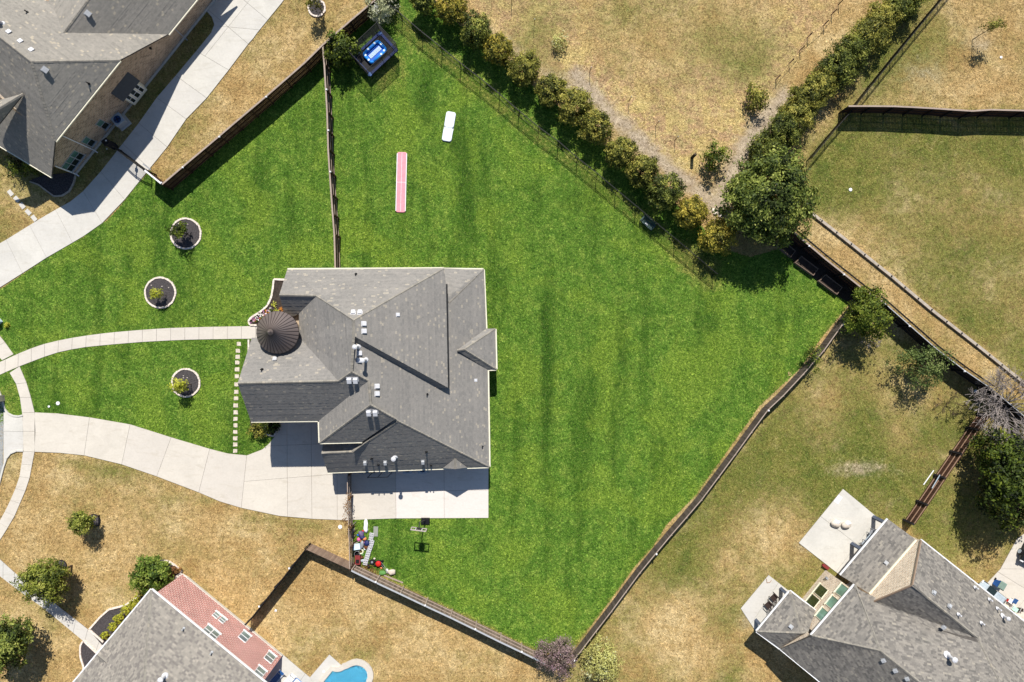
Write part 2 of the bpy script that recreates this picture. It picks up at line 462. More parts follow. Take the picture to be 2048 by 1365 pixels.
M['rail_tan'] = wood_mat('tan_rail', (150, 120, 98), (182, 154, 130))
M['bark'] = wood_mat('tree_bark', (70, 58, 46), (112, 96, 78))
M['deadwood'] = wood_mat('dead_grey_wood', (140, 130, 124), (198, 188, 182))
M['l_hedge'] = leaf_mat('hedge_leaves', [(30, 38, 14), (66, 76, 28), (106, 112, 44), (150, 148, 68)], 0.2, 0.25)
M['l_olive'] = leaf_mat('olive_leaves', [(36, 42, 14), (82, 86, 32), (124, 122, 50), (164, 154, 74)], 0.2, 0.25)
M['l_gold'] = leaf_mat('turning_leaves', [(44, 48, 16), (98, 98, 36), (146, 134, 50), (190, 158, 66)], 0.22, 0.2)
M['l_big'] = leaf_mat('broad_tree_leaves', [(34, 44, 16), (70, 84, 32), (112, 122, 52), (158, 162, 84)], 0.25, 0.1)
M['l_dark'] = leaf_mat('dark_leaves', [(18, 26, 8), (40, 52, 14), (70, 84, 24), (112, 120, 38)], 0.2, 0.1)
M['l_bright'] = leaf_mat('bright_leaves', [(34, 46, 12), (64, 80, 22), (98, 110, 34), (134, 138, 56)], 0.3, 0.15)
M['l_yellow'] = leaf_mat('yellow_green_leaves', [(97, 102, 26), (148, 153, 43), (192, 187, 61), (224, 209, 87)], 0.3, 0.15)
M['l_pale'] = leaf_mat('grey_green_leaves', [(102, 107, 75), (143, 146, 107), (183, 183, 141), (217, 209, 173)], 0.25, 0.1)
M['l_pink'] = leaf_mat('pink_blossom_leaves', [(66, 60, 50), (104, 92, 80), (130, 110, 108), (152, 122, 132)], 0.2, 0.05)
M['l_straw'] = leaf_mat('straw_green_leaves', [(102, 97, 58), (148, 143, 80), (183, 178, 102), (214, 195, 141)], 0.2, 0.05)
M['l_red'] = leaf_mat('rusty_leaves', [(70, 44, 28), (100, 68, 40), (128, 94, 54), (150, 120, 72)], 0.2, 0.1)
M['l_pgreen'] = leaf_mat('light_green_leaves', [(38, 50, 24), (64, 80, 38), (94, 108, 54), (128, 136, 80)], 0.25, 0.1)
M['l_round'] = leaf_mat('fresh_green_leaves', [(48, 58, 20), (86, 96, 34), (122, 128, 50), (160, 160, 78)], 0.25, 0.1)
M['l_bigshrub'] = leaf_mat('mid_green_leaves', [(40, 58, 18), (74, 94, 32), (112, 128, 50), (150, 158, 78)], 0.25, 0.1)
for _n, _c in [('flower_white', (236, 226, 222)), ('flower_purple', (140, 84, 130)), ('flower_orange', (196, 126, 48)), ('flower_pink', (206, 150, 180)), ('tramp_blue', (16, 42, 98)), ('tramp_pale', (78, 112, 170)), ('pool_blue', (30, 128, 214)), ('pool_deep', (16, 92, 190)), ('pool_pale', (206, 226, 238)),
               ('mat_pink', (224, 146, 156)), ('mat_white', (222, 228, 234)), ('red', (196, 34, 30)), ('teal', (92, 176, 190)), ('navy', (34, 44, 92)), ('purple', (104, 92, 124)), ('orange', (206, 132, 84)), ('rust', (112, 70, 44)), ('tan_bag', (206, 194, 178)), ('maroon', (128, 52, 52)), ('bin_blue', (28, 92, 170)), ('bin_lid', (120, 140, 128)), ('green_box', (76, 96, 92)), ('silver', (168, 180, 188)), ('tyre', (30, 30, 32)), ('pink', (214, 96, 150)), ('grey_paver', (146, 148, 138)), ('dark_rattan', (58, 46, 42)), ('lounge_blue', (44, 92, 150))]:
    M[_n] = plain(_n, _c, .55, .3, var=.12, scale=5)
M['tramp_mat'] = plain('tramp_mat', (44, 44, 46), .8, .2, var=.15)
M['block'] = plain('pale_concrete_block', (206, 206, 208), .9, .15, var=.1)
M['bb_white'] = plain('backboard_grey', (176, 164, 158), .5, .3, var=.1)
M['green_tarp'] = plain('green_tarp', (92, 140, 74), .7, .2)
M['mint'] = plain('mint_plastic', (176, 218, 196), .5, .3)
M['car_dark'] = plain('dark_car_paint', (40, 44, 46), .25, .5, .3, var=.05)
M['pool_floor'] = plain('pool_plaster', (126, 208, 236), .6, .2, var=.06, scale=1.0)
M['water'] = water_mat()
M['step_stone'] = plain('stepping_stone', (204, 192, 174), .9, .15, var=.3, scale=6)
# ------------------------------------------------------------------ ground sheet
def inside(px, py, poly):
    r = np.zeros(px.shape, bool); n = len(poly)
    for i in range(n):
        x0, y0 = poly[i]; x1, y1 = poly[(i + 1) % n]
        if y0 == y1: continue
        c = ((y0 > py) != (y1 > py)) & (px < (x1 - x0) * (py - y0) / (y1 - y0) + x0)
        r ^= c
    return r

def dist_path(px, py, pts):
    d = np.full(px.shape, 1e9)
    for (x0, y0), (x1, y1) in zip(pts[:-1], pts[1:]):
        l2 = (x1 - x0) ** 2 + (y1 - y0) ** 2 + 1e-9
        t = np.clip(((px - x0) * (x1 - x0) + (py - y0) * (y1 - y0)) / l2, 0, 1)
        d = np.minimum(d, np.hypot(px - x0 - t * (x1 - x0), py - y0 - t * (y1 - y0)))
    return d

def blur(a, it):
    for _ in range(it):
        a = (a + np.roll(a, 1, 0) + np.roll(a, -1, 0) + np.roll(a, 1, 1) + np.roll(a, -1, 1)) / 5
    return a

def grid_obj(name, xs, ys, zf, cover, mat, keep=None):
    nx, ny = len(xs), len(ys)
    X, Y = np.meshgrid(xs, ys)
    co = np.stack([(X - 1024) / PPM, (682.5 - Y) / PPM, zf], -1).reshape(-1, 3)
    idx = np.arange(nx * ny).reshape(ny, nx)
    q = np.stack([idx[1:, :-1], idx[1:, 1:], idx[:-1, 1:], idx[:-1, :-1]], -1).reshape(-1, 4)
    me = bpy.data.meshes.new(name)
    me.vertices.add(len(co)); me.vertices.foreach_set('co', co.ravel())
    me.loops.add(q.size); me.loops.foreach_set('vertex_index', q.ravel())
    me.polygons.add(len(q)); me.polygons.foreach_set('loop_start', np.arange(0, q.size, 4)); me.polygons.foreach_set('loop_total', np.full(len(q), 4))
    me.update(calc_edges=True)
    at = me.attributes.new('cover', 'FLOAT_COLOR', 'POINT')
    c = np.concatenate([cover.reshape(-1, 3), np.ones((nx * ny, 1))], 1)
    at.data.foreach_set('color', c.ravel())
    me.materials.append(mat)
    ob = bpy.data.objects.new(name, me); COL.objects.link(ob)
    return ob

step = 8
gx = np.concatenate([[-14000, -4000, -1200, -500], np.arange(-240, 2300, step), [2600, 3500, 6500, 16000]]).astype(float)
gy = np.concatenate([[-14000, -4000, -1200, -500], np.arange(-240, 1620, step), [1900, 3000, 6000, 15000]]).astype(float)
GX, GY = np.meshgrid(gx, gy)
rs = np.random.RandomState(3)
def smooth_noise(sh, it):
    a = blur(rs.rand(*sh), it); a -= a.mean(); return a / (a.std() + 1e-9)
N1 = smooth_noise(GX.shape, 60); N2 = smooth_noise(GX.shape, 14)

green = np.full(GX.shape, 0.16); dirt = np.zeros(GX.shape); hay = np.zeros(GX.shape)
def region(poly, g=None, d=None, h=None):
    m = inside(GX, GY, poly)
    if g is not None: green[m] = g
    if d is not None: dirt[m] = d
    if h is not None: hay[m] = h
region([(330, 380), (-300, 600), (-300, -300), (640, -300), (760, 0), (650, 105)], g=0.34)
region([(-300, 300), (100, 300), (280, 250), (420, 30), (440, 60), (260, 300), (90, 440), (-20, 500), (-300, 640)], g=0.52)
region([(800, -300), (1850, -300), (1790, 0), (1560, 330), (1440, 440), (1330, 350), (1180, 215), (1000, 70), (860, -30)], g=0.22, h=0.62)
region([(1690, 218), (2400, 218), (2400, -300), (1960, -300)], g=0.46)
region([(1610, 330), (1700, 222), (2400, 222), (2400, 1000), (2048, 768), (1620, 428)], g=0.76)
region([(1590, 470), (1625, 430), (2048, 768), (2200, 900), (1990, 800)], g=0.40)
region([(1705, 612), (1985, 790), (1965, 840), (1815, 1045), (1690, 1150), (1520, 1260), (1380, 1600), (1120, 1600), (1150, 1300), (1400, 1000)], g=0.68)
region([(1965, 840), (2400, 640), (2400, 1600), (1990, 1300), (1815, 1045)], g=0.62)
region([(720, 1140), (1140, 1320), (1200, 1620), (400, 1620), (480, 1260), (620, 1100)], g=0.13)
region([(-300, 860), (80, 905), (250, 930), (450, 1010), (700, 1045), (700, 1140), (615, 1095), (490, 1250), (200, 1700), (-300, 1700)], g=0.17)
region([(1130, 1330), (1380, 1180), (1500, 1620), (1150, 1620)], g=0.40)
# soft patches: (x, y, rx, ry, channel, amount)
for x, y, rx, ry, ch, am in [
    (2000, 60, 130, 120, 'g', -.3), (1760, 150, 60, 50, 'g', .2), (1980, 170, 90, 40, 'g', -.3), (1880, 70, 60, 60, 'g', .22), (1960, 85, 30, 25, 'd', .5), (1850, 150, 55, 30, 'd', .35),
    (1900, 380, 160, 70, 'g', -.12), (1750, 470, 90, 60, 'g', -.32), (2000, 450, 90, 90, 'g', -.1), (2040, 560, 60, 80, 'g', -.25), (1690, 330, 60, 70, 'g', .25), (1900, 600, 120, 50, 'g', -.08),
    (1730, 870, 50, 80, 'g', .38), (1660, 850, 70, 50, 'g', -.05), (1560, 1060, 90, 60, 'g', -.42), (1480, 1130, 70, 60, 'g', -.35), (1300, 1210, 80, 60, 'g', -.4), (1420, 1290, 90, 60, 'g', -.35), (1600, 920, 60, 60, 'g', .2), (1500, 1000, 60, 70, 'g', .12), (1350, 1130, 60, 40, 'g', .15), (1840, 800, 50, 35, 'g', -.3), (1690, 960, 60, 40, 'g', .25), (1780, 960, 50, 60, 'g', .2), (1560, 900, 50, 50, 'g', .2), (1450, 1030, 50, 60, 'g', .2), (1640, 790, 50, 40, 'g', -.2), (1790, 880, 40, 40, 'g', -.25), (1250, 1290, 60, 40, 'g', .1), (1720, 940, 60, 14, 'd', .6), (1610, 1095, 20, 18, 'd', .5), (1495, 1245, 18, 22, 'd', .5),
    (1930, 1010, 60, 60, 'g', .2), (1950, 1120, 60, 40, 'g', -.2), (1880, 1100, 40, 40, 'g', .15),
    (240, 945, 60, 14, 'g', .45), (400, 1000, 60, 14, 'g', .45), (520, 1040, 70, 16, 'g', .4), (330, 1070, 70, 50, 'g', .25), (420, 1110, 60, 30, 'g', .15), (110, 1260, 40, 40, 'g', .3), (100, 1200, 50, 40, 'g', .2), (40, 1130, 60, 60, 'g', -.05), (170, 925, 60, 18, 'g', .5), (650, 1055, 60, 14, 'g', .3),
    (930, 1310, 60, 20, 'g', .25), (730, 1310, 40, 20, 'g', .35), (640, 1280, 60, 60, 'g', .2), (800, 1230, 50, 40, 'g', .12), (560, 1210, 40, 40, 'g', .12),
    (560, 110, 60, 60, 'g', -.05), (480, 200, 40, 60, 'g', -.3), (620, 60, 40, 60, 'g', -.1), (500, 140, 20, 70, 'g', .25), (380, 290, 30, 40, 'g', .1),
    (60, 430, 60, 50, 'g', -.25), (280, 200, 60, 60, 'g', .1),
    (1080, 80, 60, 50, 'g', .35), (1120, 150, 50, 40, 'g', .3), (1200, 210, 50, 30, 'g', .3), (1300, 60, 120, 60, 'g', .1), (1420, 40, 120, 60, 'h', -.3), (1250, 120, 120, 60, 'h', -.35), (1500, 80, 70, 60, 'g', .22), (1560, 170, 40, 40, 'g', .2), (1350, 150, 80, 60, 'h', .2), (1440, 200, 80, 70, 'h', .25), (1600, 60, 60, 60, 'h', .2), (1300, 20, 90, 40, 'g', .2), (1400, 100, 70, 60, 'g', .22), (1330, 190, 60, 40, 'g', .15), (1480, 130, 60, 40, 'g', .2), (1220, 30, 60, 40, 'g', .15)]:
    e = am * np.exp(-((GX - x) / rx) ** 2 - ((GY - y) / ry) ** 2)
    if ch == 'g': green += e
    elif ch == 'd': dirt += e
    else: hay += e
d1 = dist_path(GX, GY, [(1150, 150), (1230, 235), (1310, 310), (1380, 370), (1440, 420)])
dirt = np.maximum(dirt, 0.9 * np.exp(-(d1 / 20) ** 2))
d2 = dist_path(GX, GY, [(1440, 420), (1470, 330), (1520, 255), (1570, 200)])
dirt = np.maximum(dirt, 0.95 * np.exp(-(d2 / 24) ** 2))
d3 = dist_path(GX, GY, [(1590, 175), (1660, 90), (1740, -20), (1800, -100)])
hay -= 0.55 * np.exp(-(d3 / 30) ** 2); green -= 0.25 * np.exp(-(d3 / 30) ** 2)
d4 = dist_path(GX, GY, [(980, 60), (1060, 130), (1160, 190)])
dirt = np.maximum(dirt, 0.5 * np.exp(-(d4 / 16) ** 2))
d5 = dist_path(GX, GY, [(1600, 300), (1720, 170), (1860, 0)]); green += 0.3 * np.exp(-(d5 / 20) ** 2)
d6 = dist_path(GX, GY, [(1110, 90), (1200, 165), (1290, 240), (1370, 300)]); hay += 0.6 * np.exp(-(d6 / 14) ** 2); green -= .3 * np.exp(-(d6 / 14) ** 2)
for pts, am, wd in [([(1000, 30), (1100, 110), (1230, 215), (1360, 320), (1420, 330), (1480, 230), (1560, 130)], .45, 7), ([(1120, 60), (1230, 160), (1350, 260), (1420, 280), (1500, 170)], .4, 6), ([(1240, 0), (1300, 90), (1400, 190), (1450, 200)], -.35, 9), ([(1060, 0), (1180, 110)], .35, 6)]:
    dq = dist_path(GX, GY, pts); hay += am * np.exp(-(dq / wd) ** 2); green -= .5 * am * np.exp(-(dq / wd) ** 2)
d7 = dist_path(GX, GY, [(1630, 440), (1800, 575), (2048, 780)]); green -= 0.3 * np.exp(-(d7 / 10) ** 2)
green = blur(green, 3) + 0.07 * N1 + 0.06 * N2
dirt = blur(dirt, 1) + 0.03 * N2; hay = blur(hay, 3) + 0.08 * N1 + 0.04 * N2
cov = np.clip(np.stack([green, dirt, hay], -1), 0, 1)
ground = grid_obj('ground', gx, gy, np.zeros(GX.shape), cov, M['ground'])
tag(ground, kind='structure')

def clip_half(poly, ax, val, keep_less):
    out = []; n = len(poly)
    for i in range(n):
        a, b = poly[i], poly[(i + 1) % n]
        da, db = a[ax] - val, b[ax] - val
        if keep_less: da, db = -da, -db
        if da >= 0: out.append(a)
        if (da > 0 and db < 0) or (da < 0 and db > 0):
            t = da / (da - db)
            out.append(tuple(a[k] + t * (b[k] - a[k]) for k in range(len(a))))
    return out

def clip_line(poly, p, q, side):
    """part of poly left (side=1) or right (side=-1) of the line p->q"""
    nx, ny = -(q[1] - p[1]) * side, (q[0] - p[0]) * side
    out = []; n = len(poly)
    for i in range(n):
        a, b = poly[i], poly[(i + 1) % n]
        da = (a[0] - p[0]) * nx + (a[1] - p[1]) * ny; db = (b[0] - p[0]) * nx + (b[1] - p[1]) * ny
        if da >= 0: out.append(a)
        if (da > 0 and db < 0) or (da < 0 and db > 0):
            t = da / (da - db); out.append((a[0] + t * (b[0] - a[0]), a[1] + t * (b[1] - a[1])))
    return out

LAWN = [(-90, 634), (0, 580), (94, 517), (166, 475), (215, 441), (238, 417), (275, 370), (300, 342), (345, 379), (425, 311), (545, 208), (655, 109), (756, 23),
        (800, -30), (870, 10), (930, 60), (985, 105), (1050, 160), (1110, 208), (1195, 280), (1275, 345), (1335, 395), (1400, 450), (1450, 500), (1500, 515), (1560, 498),
        (1612, 542), (1660, 580), (1699, 608), (1642, 677), (1597, 740), (1520, 811), (1391, 991), (1331, 1052), (1305, 1095), (1273, 1129), (1216, 1207), (1154, 1288),
        (1143, 1301), (1083, 1307), (1001, 1267), (904, 1220), (712, 1129), (704, 1126), (704, 1000), (560, 930), (450, 930), (250, 890), (100, 865), (20, 850), (-90, 850)]
def lawn_cover(P):
    dry = np.zeros(len(P)); dark = np.zeros(len(P))
    dd = dist_path(P[:, 0], P[:, 1], [(790, 20), (845, 76), (961, 168), (1076, 264), (1192, 356), (1300, 447), (1425, 555)])
    out = (P[:, 1] - (76 + (P[:, 0] - 845) * 0.86)) < 0
    dry += np.where(out, 0.42, 0.55) * np.exp(-(dd / 34) ** 2)
    dd = dist_path(P[:, 0], P[:, 1], [(1699, 608), (1642, 677), (1520, 811), (1391, 991), (1273, 1129), (1154, 1288)]); dry += 0.4 * np.exp(-(dd / 6) ** 2)
    dd = dist_path(P[:, 0], P[:, 1], [(712, 1129), (904, 1220), (1083, 1307)]); dry += 0.6 * np.exp(-(dd / 7) ** 2)
    for x, y, rx, ry, a in [(770, 130, 60, 40, .4), (20, 790, 40, 50, .4), (780, 160, 40, 40, .25), (730, 190, 60, 60, .2), (1640, 600, 60, 60, .22), (745, 1150, 60, 14, .5), (1130, 1290, 40, 30, .4), (960, 525, 30, 14, .2), (1400, 520, 60, 50, .3)]:
        dry += a * np.exp(-((P[:, 0] - x) / rx) ** 2 - ((P[:, 1] - y) / ry) ** 2)
    for x, y, rx, ry, a in [(1090, 640, 11, 80, 1.0), (1096, 770, 13, 90, .8), (1088, 900, 20, 100, .5), (930, 400, 20, 110, .85), (915, 280, 28, 50, .7), (848, 190, 24, 70, .8), (1245, 690, 16, 110, .6), (1230, 860, 22, 110, .5), (1398, 650, 18, 110, .55), (1012, 585, 10, 50, .6),
                            (1150, 395, 40, 40, .6), (1195, 440, 16, 70, .55), (800, 470, 30, 60, .4), (860, 500, 24, 40, .5), (1000, 470, 18, 60, .45), (700, 250, 20, 80, .3), (1290, 800, 16, 80, .5), (1322, 900, 18, 90, .4), (400, 400, 100, 40, .2), (130, 620, 60, 40, .2), (965, 1090, 22, 50, .5), (1005, 850, 10, 70, .5), (1490, 700, 14, 120, .4), (1290, 470, 34, 30, .6),
                            (1165, 660, 10, 70, .4), (1060, 720, 8, 90, .3), (1340, 600, 16, 60, .35), (1440, 800, 14, 100, .35), (1180, 900, 14, 100, .35), (760, 300, 22, 90, .3), (870, 350, 14, 80, .35), (1060, 480, 16, 60, .4), (1110, 1040, 16, 90, .3), (1200, 1080, 16, 90, .25), (230, 640, 50, 16, .2), (300, 520, 60, 20, .2)]:
        dark += a * np.exp(-((P[:, 0] - x) / rx) ** 2 - ((P[:, 1] - y) / ry) ** 2)
    return np.clip(dry, 0, 1), np.clip(dark, 0, 1)

def make_lawn():
    s = 8; v = {}; V = []; F = []
    def vid(x, y):
        k = (round(x, 2), round(y, 2))
        if k not in v:
            v[k] = len(V); V.append(k)
        return v[k]
    xs = np.arange(-96, 1712, s); ys = np.arange(-32, 1320, s)
    X, Y = np.meshgrid(xs, ys); I = inside(X.astype(float), Y.astype(float), LAWN)
    # cells crossed by the outline
    cross = set()
    for i in range(len(LAWN)):
        a, b = LAWN[i], LAWN[(i + 1) % len(LAWN)]
        n = int(max(abs(a[0] - b[0]), abs(a[1] - b[1])) / .05) + 1
        for k in range(n + 1):
            t = k / n; cross.add((int((a[0] + t * (b[0] - a[0]) + 96) // s), int((a[1] + t * (b[1] - a[1]) + 32) // s)))
    for j in range(len(ys) - 1):
        for i in range(len(xs) - 1):
            x, y = float(xs[i]), float(ys[j])
            if (i, j) in cross:
                p = clip_half(clip_half(LAWN, 0, x, False), 0, x + s, True)
                p = clip_half(clip_half(p, 1, y, False), 1, y + s, True)
                if len(p) >= 3 and abs(area2(p)) > 0.02:
                    ids = []
                    for q in p[::-1]:
                        k = vid(*q)
                        if k not in ids: ids.append(k)
                    if len(ids) >= 3: F.append(ids)
            elif I[j, i] and I[j + 1, i + 1]:
                F.append([vid(x, y + s), vid(x + s, y + s), vid(x + s, y), vid(x, y)])
    P = np.array(V)
    dry, dark = lawn_cover(P)
    me = bpy.data.meshes.new('lawn')
    me.from_pydata([((x - 1024) / PPM, (682.5 - y) / PPM, 0.02) for x, y in V], [], F)
    at = me.attributes.new('cover', 'FLOAT_COLOR', 'POINT')
    at.data.foreach_set('color', np.stack([np.clip(dry, 0, 1), np.clip(dark, 0, 1), dry * 0, dry * 0 + 1], -1).ravel())
    me.materials.append(M['lawn']); me.update()
    ob = bpy.data.objects.new('lawn', me); COL.objects.link(ob)
    tag(ob, kind='structure')
make_lawn()

# ------------------------------------------------------------------ concrete, laid as separate slabs
def inset(poly, d):
    """move every edge of a simple polygon (world xy) inwards by d"""
    if area2(poly) < 0: poly = poly[::-1]
    n = len(poly); out = []
    for i in range(n):
        a, b, c = Vector(poly[i - 1][:2]), Vector(poly[i][:2]), Vector(poly[(i + 1) % n][:2])
        e0, e1 = (b - a), (c - b)
        if e0.length < 1e-6 or e1.length < 1e-6: continue
        e0.normalize(); e1.normalize()
        n0, n1 = Vector((-e0.y, e0.x)), Vector((-e1.y, e1.x))
        k = n0 + n1
        if k.length < 1e-3: out.append(tuple(b + n0 * d)); continue
        k.normalize(); out.append(tuple(b + k * (d / max(0.35, k.dot(n0)))))
    return out

def split(polys, cuts):
    for p, q in cuts:
        nxt = []
        for g in polys:
            for sd in (1, -1):
                c = clip_line(g, p, q, sd)
                if len(c) >= 3 and abs(area2(c)) > 60: nxt.append(c)
        polys = nxt
    return polys

def slab_parts(parent, polys_px, mat, z0=0.03, z1=0.07, gap=0.012):
    for g in polys_px:
        w = [tuple(W(*p)[:2]) for p in g]
        w = inset(w, gap)
        if len(w) < 3: continue
        build('slab', MB().prism(w, z0, z1), mat, parent)

def strip_polys(a, b):
    return [[a[i], a[i + 1], b[i + 1], b[i]] for i in range(len(a) - 1)]

def resample(pts, n):
    P = [Vector(p) for p in pts]; L = [0]
    for i in range(1, len(P)): L.append(L[-1] + (P[i] - P[i - 1]).length)
    out = []
    for k in range(n + 1):
        s = L[-1] * k / n; i = 1
        while i < len(L) - 1 and L[i] < s: i += 1
        t = (s - L[i - 1]) / max(1e-6, L[i] - L[i - 1]); out.append(tuple(P[i - 1].lerp(P[i], t)))
    return out

EXCL = []
def paving(name, outline_list, polys, mat, zb=0.028):
    mb = MB()
    for g in outline_list:
        EXCL.append(g)
        mb.prism([tuple(W(*p)[:2]) for p in g], 0.004, zb)
    o = build(name, mb, M['joint']); tag(o, kind='structure')
    slab_parts(o, polys, mat, zb, zb + 0.045)
    return o

# neighbour's drive on the left
U = [(-60, 522), (13, 480), (60, 451), (86, 435), (112, 420), (141, 404), (167, 383), (202, 344), (246, 288), (278, 247), (314, 196), (352, 152), (393, 103), (423, 66), (429, 50), (424, 35), (411, 21), (398, 8), (392, -8)]
Lw = [(-60, 614), (46, 547), (94, 516), (120, 501), (146, 486), (168, 473), (205, 447), (250, 400), (300, 338), (335, 295), (373, 239), (414, 197), (458, 141), (497, 89), (507, 78), (514, 68), (536, 41), (563, 8), (575, -8)]
paving('neighbour_driveway', [U + Lw[::-1]], strip_polys(U[:3], Lw[:3]) + [[U[2], U[3], U[4], Lw[4], Lw[3], Lw[2]], [U[4], U[5], U[6], Lw[6], Lw[5], Lw[4]]] +
       strip_polys(U[6:13], Lw[6:13]) + split([U[12:] + Lw[12:][::-1]], [((457, 55), (501, 0)), ((497, 89), (457, 55)), ((536, 41), (487, 0)), ((457, 55), (425, 52))]), M['conc_grey'])

# main drive with the patio behind the garage
U = [(70, 825), (114, 827), (180, 835), (261, 849), (343, 875), (420, 898), (455, 907), (494, 911)]
Lw = [(70, 904), (120, 906), (169, 911), (244, 929), (314, 953), (398, 985), (440, 1003), (483, 1016)]
apron = [(494, 911), (525, 899), (538, 888), (549, 874), (559, 855), (564, 838), (660, 838), (668, 900), (700, 906), (703, 1041), (626, 1038), (559, 1032), (483, 1016)]
patio = [(703, 925), (977, 920), (977, 1036), (792, 1037), (703, 1040)]
paving('driveway', [U + Lw[::-1], apron], [[U[0], U[1], U[2], Lw[2], Lw[1], Lw[0]]] + strip_polys(U[2:6], Lw[2:6]) + [[U[5], U[6], U[7], Lw[7], Lw[6], Lw[5]]] +
       split([apron], [((574, 800), (576, 1100)), ((622, 800), (625, 1100)), ((674, 800), (675, 1100)), ((540, 892), (640, 888)), ((540, 959), (700, 946))]), M['conc'])
po = paving('patio', [patio], [], M['conc_white'])
pp = split([patio], [((791, 900), (793, 1100)), ((888, 900), (889, 1100)), ((700, 984), (1000, 980))])
slab_parts(po, [g for g in pp if sum(q[0] for q in g) / len(g) > 790], M['conc_white'], 0.028, 0.073)
slab_parts(po, [g for g in pp if sum(q[0] for q in g) / len(g) <= 790], M['conc'], 0.028, 0.073)

# curved walk to the front door
U = [(-40, 742), (0, 725), (29, 711), (78, 691), (114, 682), (150, 675), (190, 669), (231, 664.5), (283, 660), (336, 656.5), (383, 655), (430, 653.8), (513, 652.4), (540, 652)]
Lw = [(-40, 770), (0, 750), (40, 733), (107, 707.5), (140, 700), (177, 694), (230, 689), (282, 684.7), (330, 682), (376, 680), (430, 679), (494, 678), (513, 678), (540, 678)]
n = 21
UR, LR = resample(U, n), resample(Lw, n)
paving('front_walk', [U + Lw[::-1]], strip_polys(UR, LR), M['conc'])
# pavement along the street
U = [(-30, 640), (0, 670), (28, 709), (40, 733), (54, 766), (62.6, 795), (70, 825), (72, 863), (70, 904), (60, 957), (51.6, 982), (28.6, 1036), (0, 1082), (-30, 1120)]
Lw = [(-50, 655), (-22, 690), (5, 721), (20, 746), (33, 768), (40.6, 795), (45, 826), (46.8, 863), (47, 903), (40.6, 951), (28.6, 986), (4.4, 1036), (-22, 1075), (-50, 1105)]
paving('sidewalk', [U[3:] + Lw[3:][::-1], U[:3] + Lw[:3][::-1]], strip_polys(resample(U[:3], 3), resample(Lw[:3], 3)) + strip_polys(U[3:9], Lw[3:9]) + strip_polys(resample(U[8:], 9), resample(Lw[8:], 9)), M['conc'])
# the path up to the brick house
U = [(-40, 1085), (0, 1118), (35, 1150), (78, 1181), (127, 1220), (177, 1259), (207, 1283), (225, 1297)]
Lw = [(-40, 1122), (0, 1152), (43, 1185), (86, 1215), (125, 1247), (166, 1281), (196, 1306), (215, 1322)]
paving('brick_house_path', [U + Lw[::-1]], strip_polys(resample(U, 11), resample(Lw, 11)), M['conc_grey'])
# street edge and the drive's mouth
mouth = [(8, 812), (14, 824), (24, 830), (33, 832), (46, 829), (48, 903), (33, 903), (22, 908), (14, 918), (8, 935)]
paving('driveway_mouth', [mouth], split([mouth], [((-10, 862), (60, 864))]), M['conc_grey'])
st = build('street', MB().prism([tuple(W(*p)[:2]) for p in [(-260, 500), (-60, 690), (-10, 760), (5, 800), (7.5, 860), (6, 930), (-8, 990), (-60, 1080), (-300, 1250)]], 0.002, 0.026), M['asphalt']); tag(st, kind='structure')
kb = MB()
for pts in ([(-60, 700), (-8, 768), (5, 800), (9, 818), (16, 827), (26, 832), (36, 833), (46, 831)], [(47, 902), (33, 902), (21, 907), (13, 917), (7, 935), (-8, 994), (-60, 1084)]):
    for a, b in zip(pts[:-1], pts[1:]): kb.bar(W(*a, 0.075), W(*b, 0.075), 0.16, 0.13)
tag(build('kerb', kb, M['conc_grey']), kind='structure')
# right-hand neighbour: two patios and the side drive
p1_ = [(1685.6, 978), (1757, 1037), (1775, 1054), (1690, 1158), (1681, 1152), (1597, 1086)]
paving('back_patio', [p1_], split([p1_], [((1637, 1030), (1790, 1148)), ((1758, 1030), (1670, 1145))]), M['conc_grey'])
p2_ = [(1537, 1150), (1580, 1184), (1586, 1192), (1522, 1274), (1513, 1266), (1481, 1217)]
paving('side_patio', [p2_], split([p2_], [((1560, 1160), (1500, 1250))]), M['conc_grey'])
p3_ = [(2033, 1078), (2140, 1000), (2200, 1300), (2060, 1290), (1975, 1215), (1968, 1172), (2000, 1138)]
paving('side_driveway', [p3_], split([p3_], [((2000, 1138), (2100, 1138)), ((1992, 1142), (2070, 1190)), ((2035, 1215), (2070, 1172))]), M['conc'])
# pool deck
dk1 = [(566, 1309), (611, 1347), (620, 1354.5), (659, 1309), (684, 1331), (668, 1338), (640, 1372), (640, 1440), (500, 1440), (520, 1365)]
paving('pool_deck', [dk1], split([dk1], [((611, 1347), (560, 1420)), ((620, 1354), (650, 1400))]), M['conc_grey'])
# ------------------------------------------------------------------ roofs
from mathutils.geometry import tessellate_polygon
DBG = False
def relax(V, faces, fixed, it=300):
    """V: name -> [px, py, z]; nudge free heights until every face is flat"""
    for _ in range(it):
        acc = {}
        P = {k: W(*v) for k, v in V.items()}
        for f in faces:
            if len(f) < 4: continue
            A = np.array([[P[k].x, P[k].y, 1.0] for k in f]); z = np.array([P[k].z for k in f])
            s = np.linalg.lstsq(A, z, rcond=None)[0]
            for k, q in zip(f, A @ s): acc.setdefault(k, []).append(q)
        for k, q in acc.items():
            if k not in fixed: V[k][2] += 0.6 * (sum(q) / len(q) - V[k][2])
    P = {k: W(*v) for k, v in V.items()}
    if DBG:
        for f in faces:
            if len(f) < 4: continue
            A = np.array([[P[k].x, P[k].y, 1.0] for k in f]); z = np.array([P[k].z for k in f])
            c = np.linalg.lstsq(A, z, rcond=None)[0]
            print('RES', f, 'pitch %.2f' % math.hypot(c[0], c[1]), np.round(A @ c - z, 2))
    return P

